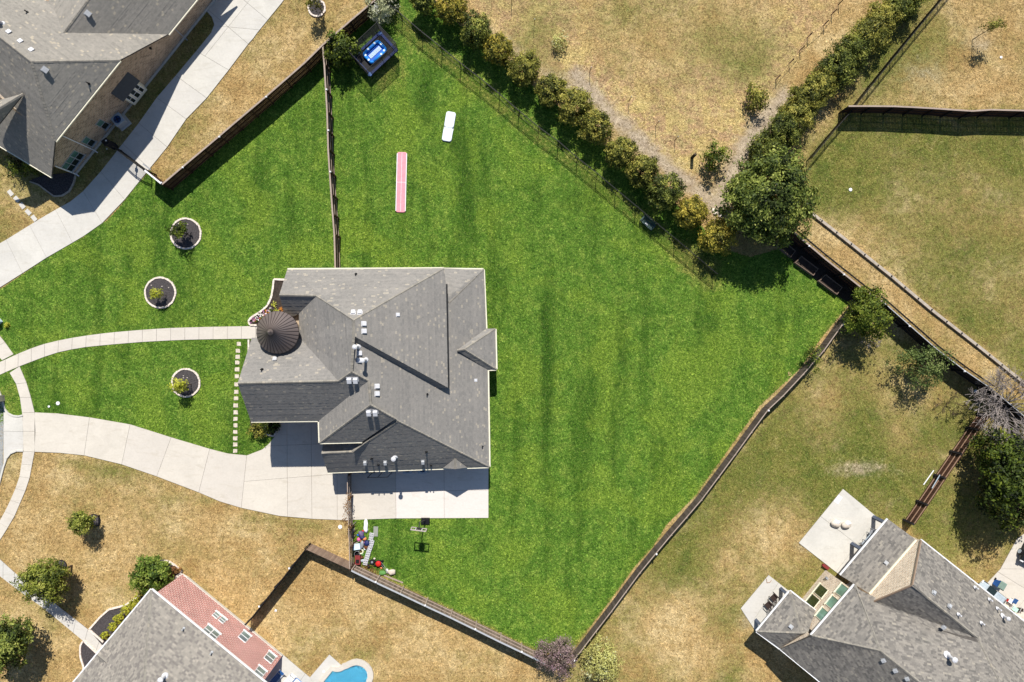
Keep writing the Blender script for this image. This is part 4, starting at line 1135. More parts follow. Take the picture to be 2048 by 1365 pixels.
# ------------------------------------------------------------------ red brick house, lower left
def red_house():
    rng = random.Random(9)
    H = thing('house', W(400, 1330), 'red brick two-storey house with weathered grey roof next to the swimming pool', 'house')
    V = dict(h1=[302, 1180, 6], h2=[533, 1369, 6], h3=[120, 1398, 6], h4=[351, 1587, 6], r1=[285, 1405, 9.4], r2=[368, 1473, 9.4])
    P, polys = make_roof(H, V, [['h1', 'h2', 'r2', 'r1'], ['h1', 'r1', 'h3'], ['h3', 'r1', 'r2', 'h4'], ['h2', 'h4', 'r2']], {'h1', 'h2', 'h3', 'h4'}, M['roof_c'], rng, [('h1', 'r1'), ('r1', 'r2')], [('h1', 'h2'), ('h1', 'h3')], 'roof', M['trim_white'], tab=0.27)
    G = dict(p=[194.5, 1309, 6.6], q=[224, 1334, 6.75], s=[206.8, 1351, 6.1], t=[212, 1296, 6.1])
    P2, _ = make_roof(H, G, [['p', 'q', 's'], ['p', 'q', 't']], set(G), M['roof_c'], rng, [('p', 'q')], [], 'entry_gable_roof', tab=.32)
    wl = Wall((374.6, 1154.4), (550, 1298.5))
    bm = brick_mat('red_brick', (186, 112, 106), (158, 86, 82), (214, 190, 182), math.atan2(wl.u.y, wl.u.x))
    A = wl.a + wl.u * ((P['h1'] - wl.a).dot(wl.u) + .4); B = wl.a + wl.u * ((P['h2'] - wl.a).dot(wl.u) - .35)
    dep = 12.0
    mb = MB().prism([(q.x, q.y) for q in (A, B, B - wl.n * dep, A - wl.n * dep)], -.3, 5.86)
    build('brick_wall', mb, bm, H)
    # single-storey brick wing end with pale flat parapet at the front corner
    C = W(345, 1172); a0 = wl.a
    F = lambda x, y: (wl.a + wl.u * x + wl.n * y)
    x1 = (A - wl.a).dot(wl.u)
    if x1 > 0.2:
        build('wing_wall', MB().prism([(q.x, q.y) for q in (F(0, -.02), F(x1 - .005, -.02), F(x1 - .005, -5), F(0, -5))], -.3, 2.9), bm, H)
        build('parapet', MB().prism([(q.x, q.y) for q in (F(-.1, .06), F(x1 - .01, .06), F(x1 - .01, -2.9), F(-.1, -2.9))], 2.903, 3.06), M['trim_white'], H)
    build('plinth', MB().hexa([wl.f(wl.a, 0, -.1, .02), wl.f(B, 0, -.1, .02), wl.f(B, 0, -.1, .1), wl.f(wl.a, 0, -.1, .1), wl.f(wl.a, 0, .3, .02), wl.f(B, 0, .3, .02), wl.f(B, 0, .3, .1), wl.f(wl.a, 0, .3, .1)]), M['conc_grey'], H)
    st_ = build('side_step', MB().prism([tuple(W(*p)[:2]) for p in [(329, 1168), (362, 1145), (376, 1153), (340, 1179)]], .02, .2), M['conc_white'], H)
    for x, y, w, h, n in [(432.3, 1231, .62, .9, 1), (444.5, 1240.5, .62, .9, 1), (421.6, 1266, 1.5, 1.4, 2), (488.7, 1274, .95, 1.45, 1), (539.7, 1315.5, .95, 1.45, 1), (519.6, 1345, .95, 1.4, 1)]:
        wl.window(H, x, y, w, h, 'trim_white', 'glass_grey', n)
    vent_pipe(H, polys, 330, 1352, .7, .13, 'vent', True)
    for x, y in [(424, 1305), (368, 1257)]: vent_pipe(H, polys, x, y, .4, .06, 'vent_grey')
    return wl
red_house()

# ------------------------------------------------------------------ beige brick house, lower right
def right_house():
    rng = random.Random(21)
    H = thing('house', W(1800, 1280), 'beige brick house with many-gabled mottled grey roof and two back patios', 'house')
    V = dict(m1=[1710, 1170.4, 5.9], m2=[1623, 1271.7, 5.9], m3=[1760.7, 1301.7, 8.6], m5=[1965, 1466, 8.6], s1=[1561.4, 1298.6, 3.4], s2=[1780, 1478, 3.4],
             g=[1748, 1203.6, 5.5], v1=[1865, 1259, 6.9], v2=[1955, 1276, 8.0], v3=[2030, 1430, 9.6], r0=[1824, 1170.5, 8.0], e1=[1842, 1081, 4.9], e2=[2190, 1357, 4.9])
    P, polys = make_roof(H, V, [['m1', 'm2', 'm3'], ['s1', 'm2', 'm3', 'm5', 's2'], ['m1', 'g', 'v1', 'v2', 'v3', 'm5', 'm3'], ['r0', 'v2', 'v1', 'g'], ['r0', 'e1', 'e2', 'v3', 'v2']],
                         {'m1', 'm2', 's1', 'e1', 'e2', 'r0', 'g', 'm3'}, M['roof_b'], rng, [('m1', 'm3'), ('m2', 'm3'), ('m3', 'm5'), ('r0', 'v2'), ('v2', 'v3')], [('m1', 'm2'), ('s1', 's2'), ('e1', 'e2')], 'main_roof', M['trim_white'], tab=.27, wid=(.4, 1.6))
    Q = dict(q1=[1580.4, 1183, 3.0], q2=[1513.9, 1263.7, 3.0], q3=[1602.5, 1267, 4.8], q4=[1631, 1222.6, 3.0], q5=[1561, 1298.6, 3.0], q6=[1616, 1264, 4.85])
    P2, pol2 = make_roof(H, Q, [['q1', 'q2', 'q3'], ['q2', 'q5', 'q6', 'q3'], ['q1', 'q3', 'q6', 'q4']], {'q1', 'q2', 'q4', 'q5', 'q3'}, M['roof_b'], rng, [('q1', 'q3'), ('q2', 'q3'), ('q3', 'q6')], [('q1', 'q2'), ('q2', 'q5'), ('q1', 'q4')], 'side_patio_roof', M['trim_white'], tab=.27, wid=(.4, 1.6))
    T = dict(t1=[1776.5, 1039, 3.0], t2=[1681.6, 1151.4, 3.0], t3=[1738.6, 1187.8, 4.25], t4=[1832, 1080.2, 4.25])
    P3, pol3 = make_roof(H, T, [['t1', 't2', 't3', 't4']], {'t1', 't2'}, M['roof_b'], rng, [], [('t1', 't2')], 'back_patio_roof', M['trim_white'], tab=.27, wid=(.4, 1.6))
    build('flashing', MB().bar(P3['t3'] + Vector((0, 0, .05)), P3['t4'] + Vector((0, 0, .05)), .2, .12), M['trim'], H)
    wl = Wall((1653, 1137), (1605.7, 1195.7))
    bm = brick_mat('beige_brick', (222, 203, 178), (196, 174, 150), (224, 212, 194), math.atan2(wl.u.y, wl.u.x))
    t = lambda p: (p - wl.a).dot(wl.u)
    A = wl.a + wl.u * (t(P['m1']) - (.45 if t(P['m2']) < t(P['m1']) else -.45)); B = wl.a + wl.u * (t(P['m2']) - (-.3 if t(P['m2']) < t(P['m1']) else .3))
    build('brick_wall', MB().prism([(q.x, q.y) for q in (A, B, B - wl.n * 4.2, A - wl.n * 4.2)], -.3, 5.76), bm, H)
    # lower rear walls behind the patios, and the gable over the back patio
    n3 = (P3['t3'] - P3['t4']).cross(Vector((0, 0, 1))).normalized()
    if n3.dot(-P3['t3']) < 0: n3 = -n3
    g1, g2, g3 = P['g'].copy(), P['e1'].copy(), P['r0'].copy()
    base = P3['t3']
    def onp(p, back=0.0):
        q = p - n3 * (p - base).dot(n3); return q - n3 * (0.03 + back)
    lo1, lo2 = onp(P3['t3']), onp(P3['t4']); lo1.z = lo2.z = -0.3
    pts = [lo1, lo2, onp(g2) - Vector((0, 0, .16)), onp(g3) - Vector((0, 0, .16)), onp(g1) - Vector((0, 0, .16))]
    vs = pts + [p - n3 * .3 for p in pts]; k = 5
    build('gable_wall', MB().add(vs, [tuple(range(k)), tuple(range(2 * k - 1, k - 1, -1))] + [(i, k + i, k + (i + 1) % k, (i + 1) % k) for i in range(k)]), bm, H)
    build('rake_board', MB().bar(onp(g2, -.06), onp(g3, -.06), .1, .14), M['trim_tan'], H)
    build('rake_board', MB().bar(onp(g1, -.06), onp(g3, -.06), .1, .14), M['trim_tan'], H)
    def pin(p, d): return [(q[0], q[1]) for q in inset(p, d)]
    build('side_wall', MB().prism(pin([xy(1842, 1081, 4.9), xy(2190, 1357, 4.9), xy(2030, 1540, 4.9), xy(1780, 1478, 3.4), xy(1561.4, 1298.6, 3.4), xy(1640, 1262, 5.9), xy(1750, 1200, 5.5)], .5), -.3, 3.1), bm, H)
    a_, b_ = P['s1'].copy(), P['m2'].copy(); sh_ = Vector((.08, -.1, 0))
    vs = [a_ + sh_, b_ + sh_, a_ + sh_ * 3, b_ + sh_ * 3]
    build('rake_wall', MB().hexa([Vector((vs[0].x, vs[0].y, -.2)), Vector((vs[1].x, vs[1].y, -.2)), Vector((vs[3].x, vs[3].y, -.2)), Vector((vs[2].x, vs[2].y, -.2)), vs[0] - Vector((0, 0, .2)), vs[1] - Vector((0, 0, .2)), vs[3] - Vector((0, 0, .2)), vs[2] - Vector((0, 0, .2))]), bm, H)
    for x, y, g in [(1642, 1183, 'glass_deep'), (1626, 1203, 'glass_deep'), (1686, 1183, 'glass_deep'), (1667, 1207, 'glass_deep'), (1646.8, 1231, 'glass_deep')]:
        low = x < 1645 and y < 1210
        wl.window(H, x, y, 1.1, 1.75, 'trim', 'glass_deep_dark' if low else 'glass_deep', 1, lower=False)
    # posts of the patio roofs
    for (x, y) in [(1746.5, 1034.4), (1703.5, 1087.5)]:
        p = W(x, y); build('post', MB().box((p.x, p.y, 1.43), (.3, .3, 2.9), .7), M['post_blue'], H)
    for (x, y) in [(1561.5, 1177), (1512, 1240)]:
        p = W(x, y); build('post', MB().box((p.x, p.y, 1.4), (.28, .28, 2.85), .7), M['post_blue'], H)
    lt = wl.hit(1655, 1158); build('wall_lamp', MB().box(lt + wl.n * .1, (.2, .2, .3), .6), M['grey_metal'], H)
    allp = polys + pol2 + pol3
    for x, y in [(1771.8, 1126), (1582, 1254), (1767, 1320.7), (1790.8, 1341), (1814.5, 1357), (1866.7, 1186), (1898, 1213), (1887, 1254)]: vent_box(H, allp, x, y, .3, 'vent_grey', .2)
    for x, y in [(1917, 1229), (1950.5, 1175), (1979, 1199), (1963, 1246)]: vent_pipe(H, allp, x, y, .4, .07, 'vent')
    vent_pipe(H, allp, 1895, 1310, .9, .13, 'vent', True); vent_pipe(H, allp, 2006, 1232, .6, .1, 'vent', True); vent_pipe(H, allp, 1995, 1217, .5, .07, 'vent')
M['trim_tan'] = plain('tan_trim', (146, 126, 108), .7, .2, var=.1)
M['post_blue'] = plain('slate_blue_post', (84, 92, 108), .6, .3, var=.1)
right_house()
# ------------------------------------------------------------------ fences
def ground_of(top, h):
    return [(1024 + (x - 1024) * (CAMH - h) / CAMH, 682.5 + (y - 682.5) * (CAMH - h) / CAMH) for x, y in top]

def bays(pts, sp):
    """points every sp metres along a ground line (photo positions) -> world xy"""
    P = [W(*p) for p in pts]; out = [P[0]]
    for a, b in zip(P[:-1], P[1:]):
        n = max(1, round((b - a).length / sp))
        for i in range(1, n + 1): out.append(a.lerp(b, i / n))
    return out

def wood_fence(label, pts, h, mat, rail_mat, *, side=1, sp=2.4, cap=True, lights=(), rails=(0.35, 1.05, 1.75), post_mat=None, seed=1, group=None, cap_mat=None, post_over=0.0, thick_post=0.1, capw=.15, fill=1.0):
    rng = random.Random(seed)
    B = bays(pts, sp)
    H = thing('wooden_fence', B[0], label, 'fence', group)
    n = len(B)
    hs = [h + rng.uniform(-.03, .03) for _ in B]
    for i, p in enumerate(B):
        q = B[min(i + 1, n - 1)] - B[max(i - 1, 0)]; q.normalize(); sd = Vector((-q.y, q.x, 0)) * side
        m = MB().box(p + sd * 0.11 + Vector((0, 0, (hs[i] + post_over) / 2 - .1)), (thick_post, thick_post, hs[i] + post_over + .1), math.atan2(q.y, q.x))
        po = build('post', m, M[post_mat] if post_mat else M[rail_mat], H)
        if i in lights:
            build('post_light', MB().box(p + sd * 0.11 + Vector((0, 0, hs[i] + post_over + .06)), (.15, .15, .08), 0).box(p + sd * 0.11 + Vector((0, 0, hs[i] + post_over + .13)), (.11, .11, .05), 0), M['trim_white'], H)
    for i in range(n - 1):
        a, b = B[i], B[i + 1]; d = b - a; L = d.length; d.normalize(); sd = Vector((-d.y, d.x, 0)) * side; rz = math.atan2(d.y, d.x)
        m = MB(); k = max(1, int(L / .145))
        for j in range(k):
            t = (j + .5) / k; p = a.lerp(b, t); hh = hs[i] + (hs[i + 1] - hs[i]) * t + rng.uniform(-.012, .012)
            m.box(p + Vector((0, 0, hh / 2)), ((L / k - .008) * fill, .018, hh), rz, rng.random())
        build('picket_panel', m, M[mat], H, kind='stuff')
        for z in rails:
            build('rail', MB().bar(a + sd * .034 + Vector((0, 0, z)), b + sd * .034 + Vector((0, 0, z)), .045, .09), M[rail_mat], H)
        if cap:
            build('cap_rail', MB().bar(a + sd * .03 + Vector((0, 0, hs[i] + .02)), b + sd * .03 + Vector((0, 0, hs[i + 1] + .02)), capw, .035), M[cap_mat or rail_mat], H)
    return H

def iron_fence(label, pts, h, sp=2.45, group=None, mesh=False, mat='black_metal', rw=0.032):
    B = bays(pts, sp)
    H = thing('iron_fence', B[0], label, 'fence', group)
    for p in B: build('post', MB().box(p + Vector((0, 0, h / 2)), (.07, .07, h + .1)), M[mat], H)
    for a, b in zip(B[:-1], B[1:]):
        for z in (h - .03, h - .22, .14):
            build('rail', MB().bar(a + Vector((0, 0, z)), b + Vector((0, 0, z)), rw, rw), M[mat], H)
        m = MB(); L = (b - a).length; k = int(L / .115)
        for j in range(1, k):
            p = a.lerp(b, j / k); m.bar(p + Vector((0, 0, .08)), p + Vector((0, 0, h - .02)), .022, .022, up=(1, 0, 0))
        build('picket_panel', m, M[mat], H, kind='stuff')
    return H

# fence between the neighbour's strip and the lawn
F1 = ground_of([(324, 369), (406, 299), (469, 246), (531.6, 193), (608.5, 126), (645, 90), (700, 42), (747, 2), (790, -36)], 2.1)
wood_fence('dark wooden fence between the brown grass strip and lawn, running up to the trampoline', F1, 2.1, 'fence_dark', 'fence_brown', side=-1, lights=(1, 3, 6), seed=2, cap_mat='rail_pale')
F1b = ground_of([(289, 341.5), (322, 368)], 2.1)
wood_fence('short wooden fence panel between the iron driveway gate and the corner post', F1b, 2.1, 'fence_dark', 'fence_brown', side=1, seed=3, cap_mat='trim_white', sp=2.2, lights=(1,))
F2 = ground_of([(645, 92), (648, 130), (651, 180), (653.5, 224), (655.7, 299), (662, 390), (668, 470), (670, 537)], 2.05)
wood_fence('wooden fence with pale rails running from the house to the trampoline corner', F2, 2.05, 'fence_dark', 'rail_pale', side=1, seed=4, rails=(.3, 1.15), lights=(2, 4, 6), post_mat='fence_dark', cap_mat='rail_pale', thick_post=.14)
F3 = ground_of([(1712, 612), (1684, 649), (1647, 701), (1606, 748), (1566, 791), (1535, 820), (1470, 909), (1402, 1000), (1342, 1070), (1311, 1107), (1279, 1146), (1222, 1223), (1160, 1304), (1147, 1320)], 1.45)
wood_fence('long grey-brown wooden fence along the right edge of the green lawn', F3, 1.45, 'fence_ash', 'rail_pale', side=1, seed=5, lights=(1, 5, 12, 18), rails=(.35, 1.15), cap_mat='rail_pale', capw=.09)
F4 = ground_of([(1588, 465), (1650, 517), (1727.5, 578.4), (1767.6, 605)], 2.05)
wood_fence('dark brown wooden fence behind the raised garden beds', F4, 2.05, 'fence_brown', 'fence_black', side=-1, seed=6, lights=(1, 3), cap_mat='rail_pale')
F4b = ground_of([(1770, 607), (1820, 651), (1874.6, 699), (1930, 741), (1984, 778), (2070, 850)], 2.0)
wood_fence('black wooden fence between the tan strip and the yard with the sprawling shrub', F4b, 2.0, 'fence_black', 'fence_black', side=-1, seed=7, lights=(1, 3), sp=2.6, cap_mat='vent_grey', capw=.07)
F4c = [(x + 4.5, y - 5.5) for x, y in ground_of([(1588, 465), (1650, 517), (1727.5, 578.4), (1767.6, 605), (1820, 651), (1874.6, 699), (1930, 741), (1984, 778)], 2.0)]
iron_fence('low black iron fence running just behind the dark wooden fences on the right', F4c, 2.0, 2.4, rw=.06)
F5 = ground_of([(702.4, 1142.3), (800, 1189), (900, 1236), (1000, 1284.6), (1085, 1326), (1110, 1339)], 1.9)
wood_fence('grey wooden fence along the bottom edge of the green lawn', F5, 1.9, 'fence_grey', 'rail_pale', side=1, seed=8, lights=(1, 3, 5, 7), rails=(.35, 1.1), sp=2.35, cap_mat='vent_grey', post_over=.05)
F5b = ground_of([(612.5, 1099.4), (655, 1119), (699.7, 1139.6)], 1.85)
wood_fence('short sunlit weathered plank fence left of the junk pile corner', F5b, 1.85, 'fence_pale', 'fence_dark', side=-1, seed=9, cap=False, lights=())
F6 = ground_of([(491, 1252), (550, 1177), (611, 1099.5)], 1.85)
wood_fence('dark wooden fence from the red brick house up to the plank fence', F6, 1.85, 'fence_black', 'fence_black', side=1, seed=10, lights=(1, 3), cap=False)
F7 = ground_of([(694, 951), (695, 1000), (697, 1060), (699, 1138)], 1.8)
F7h = wood_fence('slatted wooden fence with dead vine crossing the driveway to the patio', F7, 1.8, 'fence_dark', 'rail_pale', side=1, seed=12, rails=(.4, 1.1), cap=True, cap_mat='rail_pale', post_mat='fence_dark', thick_post=.14, fill=.55, capw=.08)
F8 = [(1808.8, 1041), (1835, 1003), (1870, 951), (1902, 904), (1934, 857), (1956, 828)]
wood_fence('brown wooden fence with tan rails between the beige house and big dark tree', F8, 1.75, 'fence_brown', 'rail_tan', side=1, seed=13, rails=(.25, .95, 1.6), sp=2.75, cap=False, post_mat='fence_black', thick_post=.2)
F10 = ground_of([(1697, 212), (1789, 212.7), (1869, 216.7), (1944, 222), (1982, 219.4), (2048, 221), (2130, 222)], 2.0)
wood_fence('dark wavy wooden fence between the two yards at the upper right', F10, 2.0, 'fence_brown', 'fence_black', side=-1, seed=14, lights=(), cap_mat='rail_pale', sp=2.3)
F11 = [(770, 12), (805, 41.6), (845.6, 76.5), (884.6, 107.4), (922, 138), (961, 168), (998.7, 198.7), (1037.6, 232.3), (1076.6, 264.5), (1115.5, 292.7), (1153, 325), (1192, 355.8), (1230, 388), (1270, 421), (1309, 454), (1348, 486), (1387, 519), (1425, 551)]
iron_fence('long black iron picket fence along the upper right side of the lawn', F11, 1.65, 2.6)
F9 = [(1613, 322), (1650, 277), (1697, 222), (1735, 174), (1780, 118), (1830, 57), (1875, 3), (1910, -40)]
iron_fence('black iron fence beside the dense hedge row at the upper right', F9, 1.45, 2.3, rw=.045)

# iron drive gate
g0, g1 = W(244, 302.5), W(305, 349)
G = thing('driveway_gate', g0, 'arched black iron gate across the neighbour\'s driveway', 'gate')
d = (g1 - g0); L = d.length; u = d.normalized()
arch = lambda t: 1.75 - .35 * abs(math.sin(math.pi * t)) if False else 1.45 + .4 * math.sin(math.pi * min(1, max(0, t)))
m = MB(); n = 14
for z in (0, -.18):
    for i in range(n):
        m.bar(g0 + u * (L * i / n) + Vector((0, 0, arch(i / n) + z)), g0 + u * (L * (i + 1) / n) + Vector((0, 0, arch((i + 1) / n) + z)), .06, .06)
build('top_rail', m, M['black_metal'], G)
build('bottom_rail', MB().bar(g0 + Vector((0, 0, .12)), g1 + Vector((0, 0, .12)), .06, .06), M['black_metal'], G)
m = MB()
for i in range(1, 40):
    p = g0 + u * (L * i / 40); m.bar(p + Vector((0, 0, .1)), p + Vector((0, 0, arch(i / 40))), .022, .022, up=(1, 0, 0))
build('picket_panel', m, M['black_metal'], G, kind='stuff')
for t in (0, .5, 1): build('stile', MB().bar(g0 + u * (L * t), g0 + u * (L * t) + Vector((0, 0, arch(t) + (.05 if t == .5 else .2))), .1, .1, up=(1, 0, 0)), M['black_metal'], G)
build('latch_box', MB().box(g0 + u * (L * .5) + Vector((0, 0, .95)), (.3, .14, .34), math.atan2(u.y, u.x)), M['black_metal'], G)
build('gate_opener', MB().bar(g0 + u * (L * .75) + Vector((0, 0, .6)) + Vector((.15, .3, 0)), g1 + Vector((.15, .3, .6)), .1, .12), M['grey_metal'], G)
gp = thing('gate_pillar', W(231, 294), 'dark pillar with small white lights at the house end of the iron gate', 'pillar')
pc = W(231, 294)
build('shaft', MB().box(pc + Vector((0, 0, .8)), (.5, .5, 1.6), .65), M['fence_black'], gp); build('capstone', MB().box(pc + Vector((0, 0, 1.66)), (.62, .62, .1), .65), M['black_metal'], gp)
for q in ((.1, .1), (-.55, -.35)): build('lamp', MB().lathe(pc + Vector((q[0], q[1], 1.72 if q[0] > 0 else .5)), [(.06, 0), (.08, .05), (.05, .1)], 8), M['trim_white'], gp)

# low kerb wall with fence-post stubs on the right
K = [(1612, 420), (1700, 489), (1780, 553), (1860, 620), (1950, 690), (2000, 730), (2060, 778), (2140, 845)]
B = bays(K, 2.0)
kw = thing('retaining_kerb', B[0], 'low pale stone kerb with dark post stubs dividing the olive yard', 'kerb')
for a, b in zip(B[:-1], B[1:]):
    build('block', MB().bar(a + Vector((0, 0, .14)) + (b - a) * .004, b + Vector((0, 0, .14)) - (b - a) * .004, .27, .28), M['kerb_stone'], kw)
for p in B[::1]: build('post_stub', MB().lathe(p + Vector((0, 0, .27)), [(.07, 0), (.07, .1), (.05, .12)], 8), M['black_metal'], kw)
# ------------------------------------------------------------------ trees and shrubs
def foliage(seed, r, clumps, per, leaf, spread=0.2, shell=(0.35, 1.0), flat=0.0, lump=0.25, droop=0.0, tuft=None):
    """crown of separate leaf faces gathered in clumps; r = (rx, ry, rz); centred on the origin"""
    g = np.random.RandomState(seed)
    d = g.normal(size=(clumps, 3)); d /= np.linalg.norm(d, axis=1)[:, None]
    ph = g.uniform(0, 6.28, 6)
    lob = 1 + lump * (np.sin(3 * np.arctan2(d[:, 1], d[:, 0]) + ph[0]) * .5 + np.sin(5 * np.arctan2(d[:, 1], d[:, 0]) + ph[1] + 2 * d[:, 2]) * .35 + np.sin(7 * d[:, 2] + ph[2]) * .3)
    rad = (shell[0] ** 3 + (shell[1] ** 3 - shell[0] ** 3) * g.rand(clumps)) ** (1 / 3) * lob
    C = d * rad[:, None] * np.array(r)
    tone = np.clip(g.normal(.5, .24, clumps), 0.02, .98)
    N = clumps * per
    ci = np.repeat(np.arange(clumps), per)
    sp = spread * np.mean(r)
    P = C[ci] + g.normal(size=(N, 3)) * sp * np.array([1, 1, .75])
    P[:, 2] -= droop * (np.hypot(P[:, 0], P[:, 1]) / r[0]) ** 2 * r[2]
    out = P / np.array(r); out /= np.maximum(1e-6, np.linalg.norm(out, axis=1))[:, None]
    nn = out * .9 + g.normal(size=(N, 3)) * .6 + np.array([0, 0, .45]); nn /= np.linalg.norm(nn, axis=1)[:, None]
    a = np.cross(nn, g.normal(size=(N, 3))); a /= np.linalg.norm(a, axis=1)[:, None]
    b = np.cross(nn, a)
    s = leaf * g.uniform(.6, 1.35, N)[:, None]
    # pointed leaf of four corners, slightly folded
    q = np.stack([P - a * s, P + b * s * .5 + nn * s * .12, P + a * s, P - b * s * .5 + nn * s * .12], 1)
    me = bpy.data.meshes.new('crown')
    me.vertices.add(N * 4); me.vertices.foreach_set('co', q.reshape(-1))
    me.loops.add(N * 4); me.loops.foreach_set('vertex_index', np.arange(N * 4))
    me.polygons.add(N); me.polygons.foreach_set('loop_start', np.arange(0, N * 4, 4)); me.polygons.foreach_set('loop_total', np.full(N, 4))
    me.update(calc_edges=True)
    at = me.attributes.new('tint', 'FLOAT', 'FACE')
    at.data.foreach_set('value', np.clip(tone[ci] + g.normal(0, .13, N), 0, 1))
    return me

def trunk_mesh(seed, zc, r, rt, limbs=6):
    """tapered trunk with limbs reaching into a crown centred at height zc"""
    g = random.Random(seed); m = MB()
    top = Vector((g.uniform(-.1, .1) * r[0], g.uniform(-.1, .1) * r[0], zc))
    m.tube((0, 0, -.15), top * .5, rt, rt * .8, 8); m.tube(top * .5, top, rt * .8, rt * .55, 8)
    for i in range(limbs):
        a = 6.28 * i / limbs + g.uniform(-.3, .3); s = top * g.uniform(.45, .95)
        e = Vector((math.cos(a) * r[0] * .7, math.sin(a) * r[1] * .7, zc + r[2] * g.uniform(-.1, .6)))
        md = s.lerp(e, .5) + Vector((0, 0, .1 * r[2]))
        m.tube(s, md, rt * .4, rt * .25, 5); m.tube(md, e, rt * .25, rt * .08, 5)
        for k in range(2):
            e2 = md + Vector((g.uniform(-.4, .4) * r[0], g.uniform(-.4, .4) * r[1], g.uniform(.1, .5) * r[2])); m.tube(md, e2, rt * .18, rt * .05, 4)
    return mesh_from('trunk', m)

CACHE = {}
def plant(name, label, cat, px, py, r, zc, mat, seed, group=None, clumps=60, per=32, leaf=.11, spread=.17, rt=.09, key=None, rz=0.0, shell=(.35, 1.0), lump=.25, droop=0.0, limbs=6, extra=None, lean=None):
    """crown seen centred at (px, py) whose middle hangs at height zc"""
    c = W(px, py, zc)
    if lean: base = Vector((c.x + lean[0], c.y + lean[1], 0))
    else: base = Vector((c.x, c.y, 0))
    T = thing(name, base, label, cat, group)
    if key and key in CACHE: cm, tm = CACHE[key]
    else:
        cm = foliage(seed, r, clumps, per, leaf, spread, shell, lump=lump, droop=droop); tm = trunk_mesh(seed, zc, r, rt, limbs)
        tm.materials.append(M['bark'])
        if key: CACHE[key] = (cm, tm)
    if not key or len(cm.materials) == 0: cm.materials.append(M[mat])
    elif cm.materials[0] != M[mat]:
        cm = cm.copy(); cm.materials[0] = M[mat]
    cr = link_mesh('crown', cm, T, (c.x - base.x, c.y - base.y, zc), rz)
    link_mesh('trunk', tm, T, (0, 0, 0), rz)
    if extra:
        for em, emat in extra:
            em.materials.append(M[emat]); link_mesh('crown', em, T, (c.x - base.x, c.y - base.y, zc), rz)
    return T

# hedge row behind the iron fence, from the trampoline to the big tree
ROW = [(848, 2, 24, 'l_hedge'), (903, 14, 33, 'l_gold'), (952, 60, 33, 'l_hedge'), (997, 100, 29, 'l_gold'), (1047, 137, 33, 'l_olive'), (1101, 182, 29, 'l_olive'), (1147, 212, 35, 'l_olive'), (1192, 254, 33, 'l_olive'),
       (1240, 303, 31, 'l_olive'), (1284, 342, 31, 'l_olive'), (1328, 383, 38, 'l_hedge'), (1383, 425, 32, 'l_gold'), (1437, 474, 37, 'l_gold')]
WORD = {'l_hedge': 'dark green', 'l_gold': 'yellowing', 'l_olive': 'olive green'}
for i, (x, y, rp, mt) in enumerate(ROW):
    r = rp / PPM * .97
    plant('hedge_tree', '%s bushy tree behind the iron fence, %s in the row from the trampoline' % (WORD[mt], ORD[i]), 'tree', x, y, (r, r, r * .95), 1.9, mt, 100 + i, 'row of bushy trees behind the iron fence',
          clumps=150, per=46, leaf=.1, spread=.1, rz=i * 1.3, lump=.16, shell=(.55, .98))
ROWB = [(1796, 12, 36, 'l_hedge'), (1765, 40, 34, 'l_olive'), (1738, 72, 38, 'l_olive'), (1702, 104, 38, 'l_hedge'), (1676, 140, 38, 'l_hedge'), (1640, 172, 32, 'l_olive'), (1616, 196, 36, 'l_olive'), (1590, 234, 38, 'l_olive'), (1562, 268, 38, 'l_hedge'), (1530, 305, 36, 'l_hedge'), (1822, -14, 34, 'l_hedge')]
for i, (x, y, rp, mt) in enumerate(sorted(ROWB, key=lambda q: q[1])):
    r = rp / PPM * .97
    plant('hedge_shrub', '%s shrub of the dense diagonal hedge at upper right, %s counting from the top' % (WORD[mt], ORD[i]), 'shrub', x, y, (r, r, r * .9), 1.5, mt, 140 + i, 'dense diagonal hedge at the upper right',
          clumps=150, per=46, leaf=.095, spread=.1, rz=i * .9, lump=.18, shell=(.5, 1.0))
plant('tree', 'large spreading green tree at the meeting of the hedge rows', 'tree', 1541, 393, (4.2, 4.5, 3.0), 4.2, 'l_big', 201, clumps=400, per=70, leaf=.15, spread=.07, rt=.3, lump=.22, limbs=9)
# around the lawn
plant('shrub', 'pale grey-green shrub at the fence corner above the trampoline', 'shrub', 762, 16, (1.5, 1.35, 1.2), 1.5, 'l_pale', 210, clumps=100, per=40, leaf=.09, spread=.13)
plant('shrub', 'dark green leafy bush between the fence and trampoline', 'shrub', 681, 97, (1.35, 1.5, 1.4), 1.9, 'l_dark', 211, clumps=100, per=34, leaf=.14, spread=.15, lump=.35)
plant('tree', 'young green tree in the front lawn\'s top mulch ring', 'tree', 356, 461, (.85, .7, .8), 1.7, 'l_dark', 212, clumps=26, per=26, leaf=.12, spread=.2, rt=.05, lean=(.5, -.3), group='young trees in mulch rings', lump=.5)
plant('tree', 'small yellow-green tree in the middle mulch ring of the front lawn', 'tree', 311, 587, (.6, .6, .6), 1.3, 'l_yellow', 213, clumps=22, per=24, leaf=.08, spread=.2, rt=.04, lean=(.45, -.1), group='young trees in mulch rings')
plant('tree', 'young yellow-green tree in the mulch ring below the front walk', 'tree', 357, 771, (.75, .75, .85), 1.7, 'l_yellow', 214, clumps=30, per=24, leaf=.1, spread=.2, rt=.05, lean=(.5, 0), group='young trees in mulch rings', lump=.4)
plant('tree', 'young tree in the white-edged ring on the brown strip at the top', 'tree', 629, 3, (.8, .7, .9), 2.0, 'l_olive', 215, clumps=30, per=24, leaf=.1, spread=.2, rt=.05, lean=(.4, -.4), group='young trees in mulch rings')
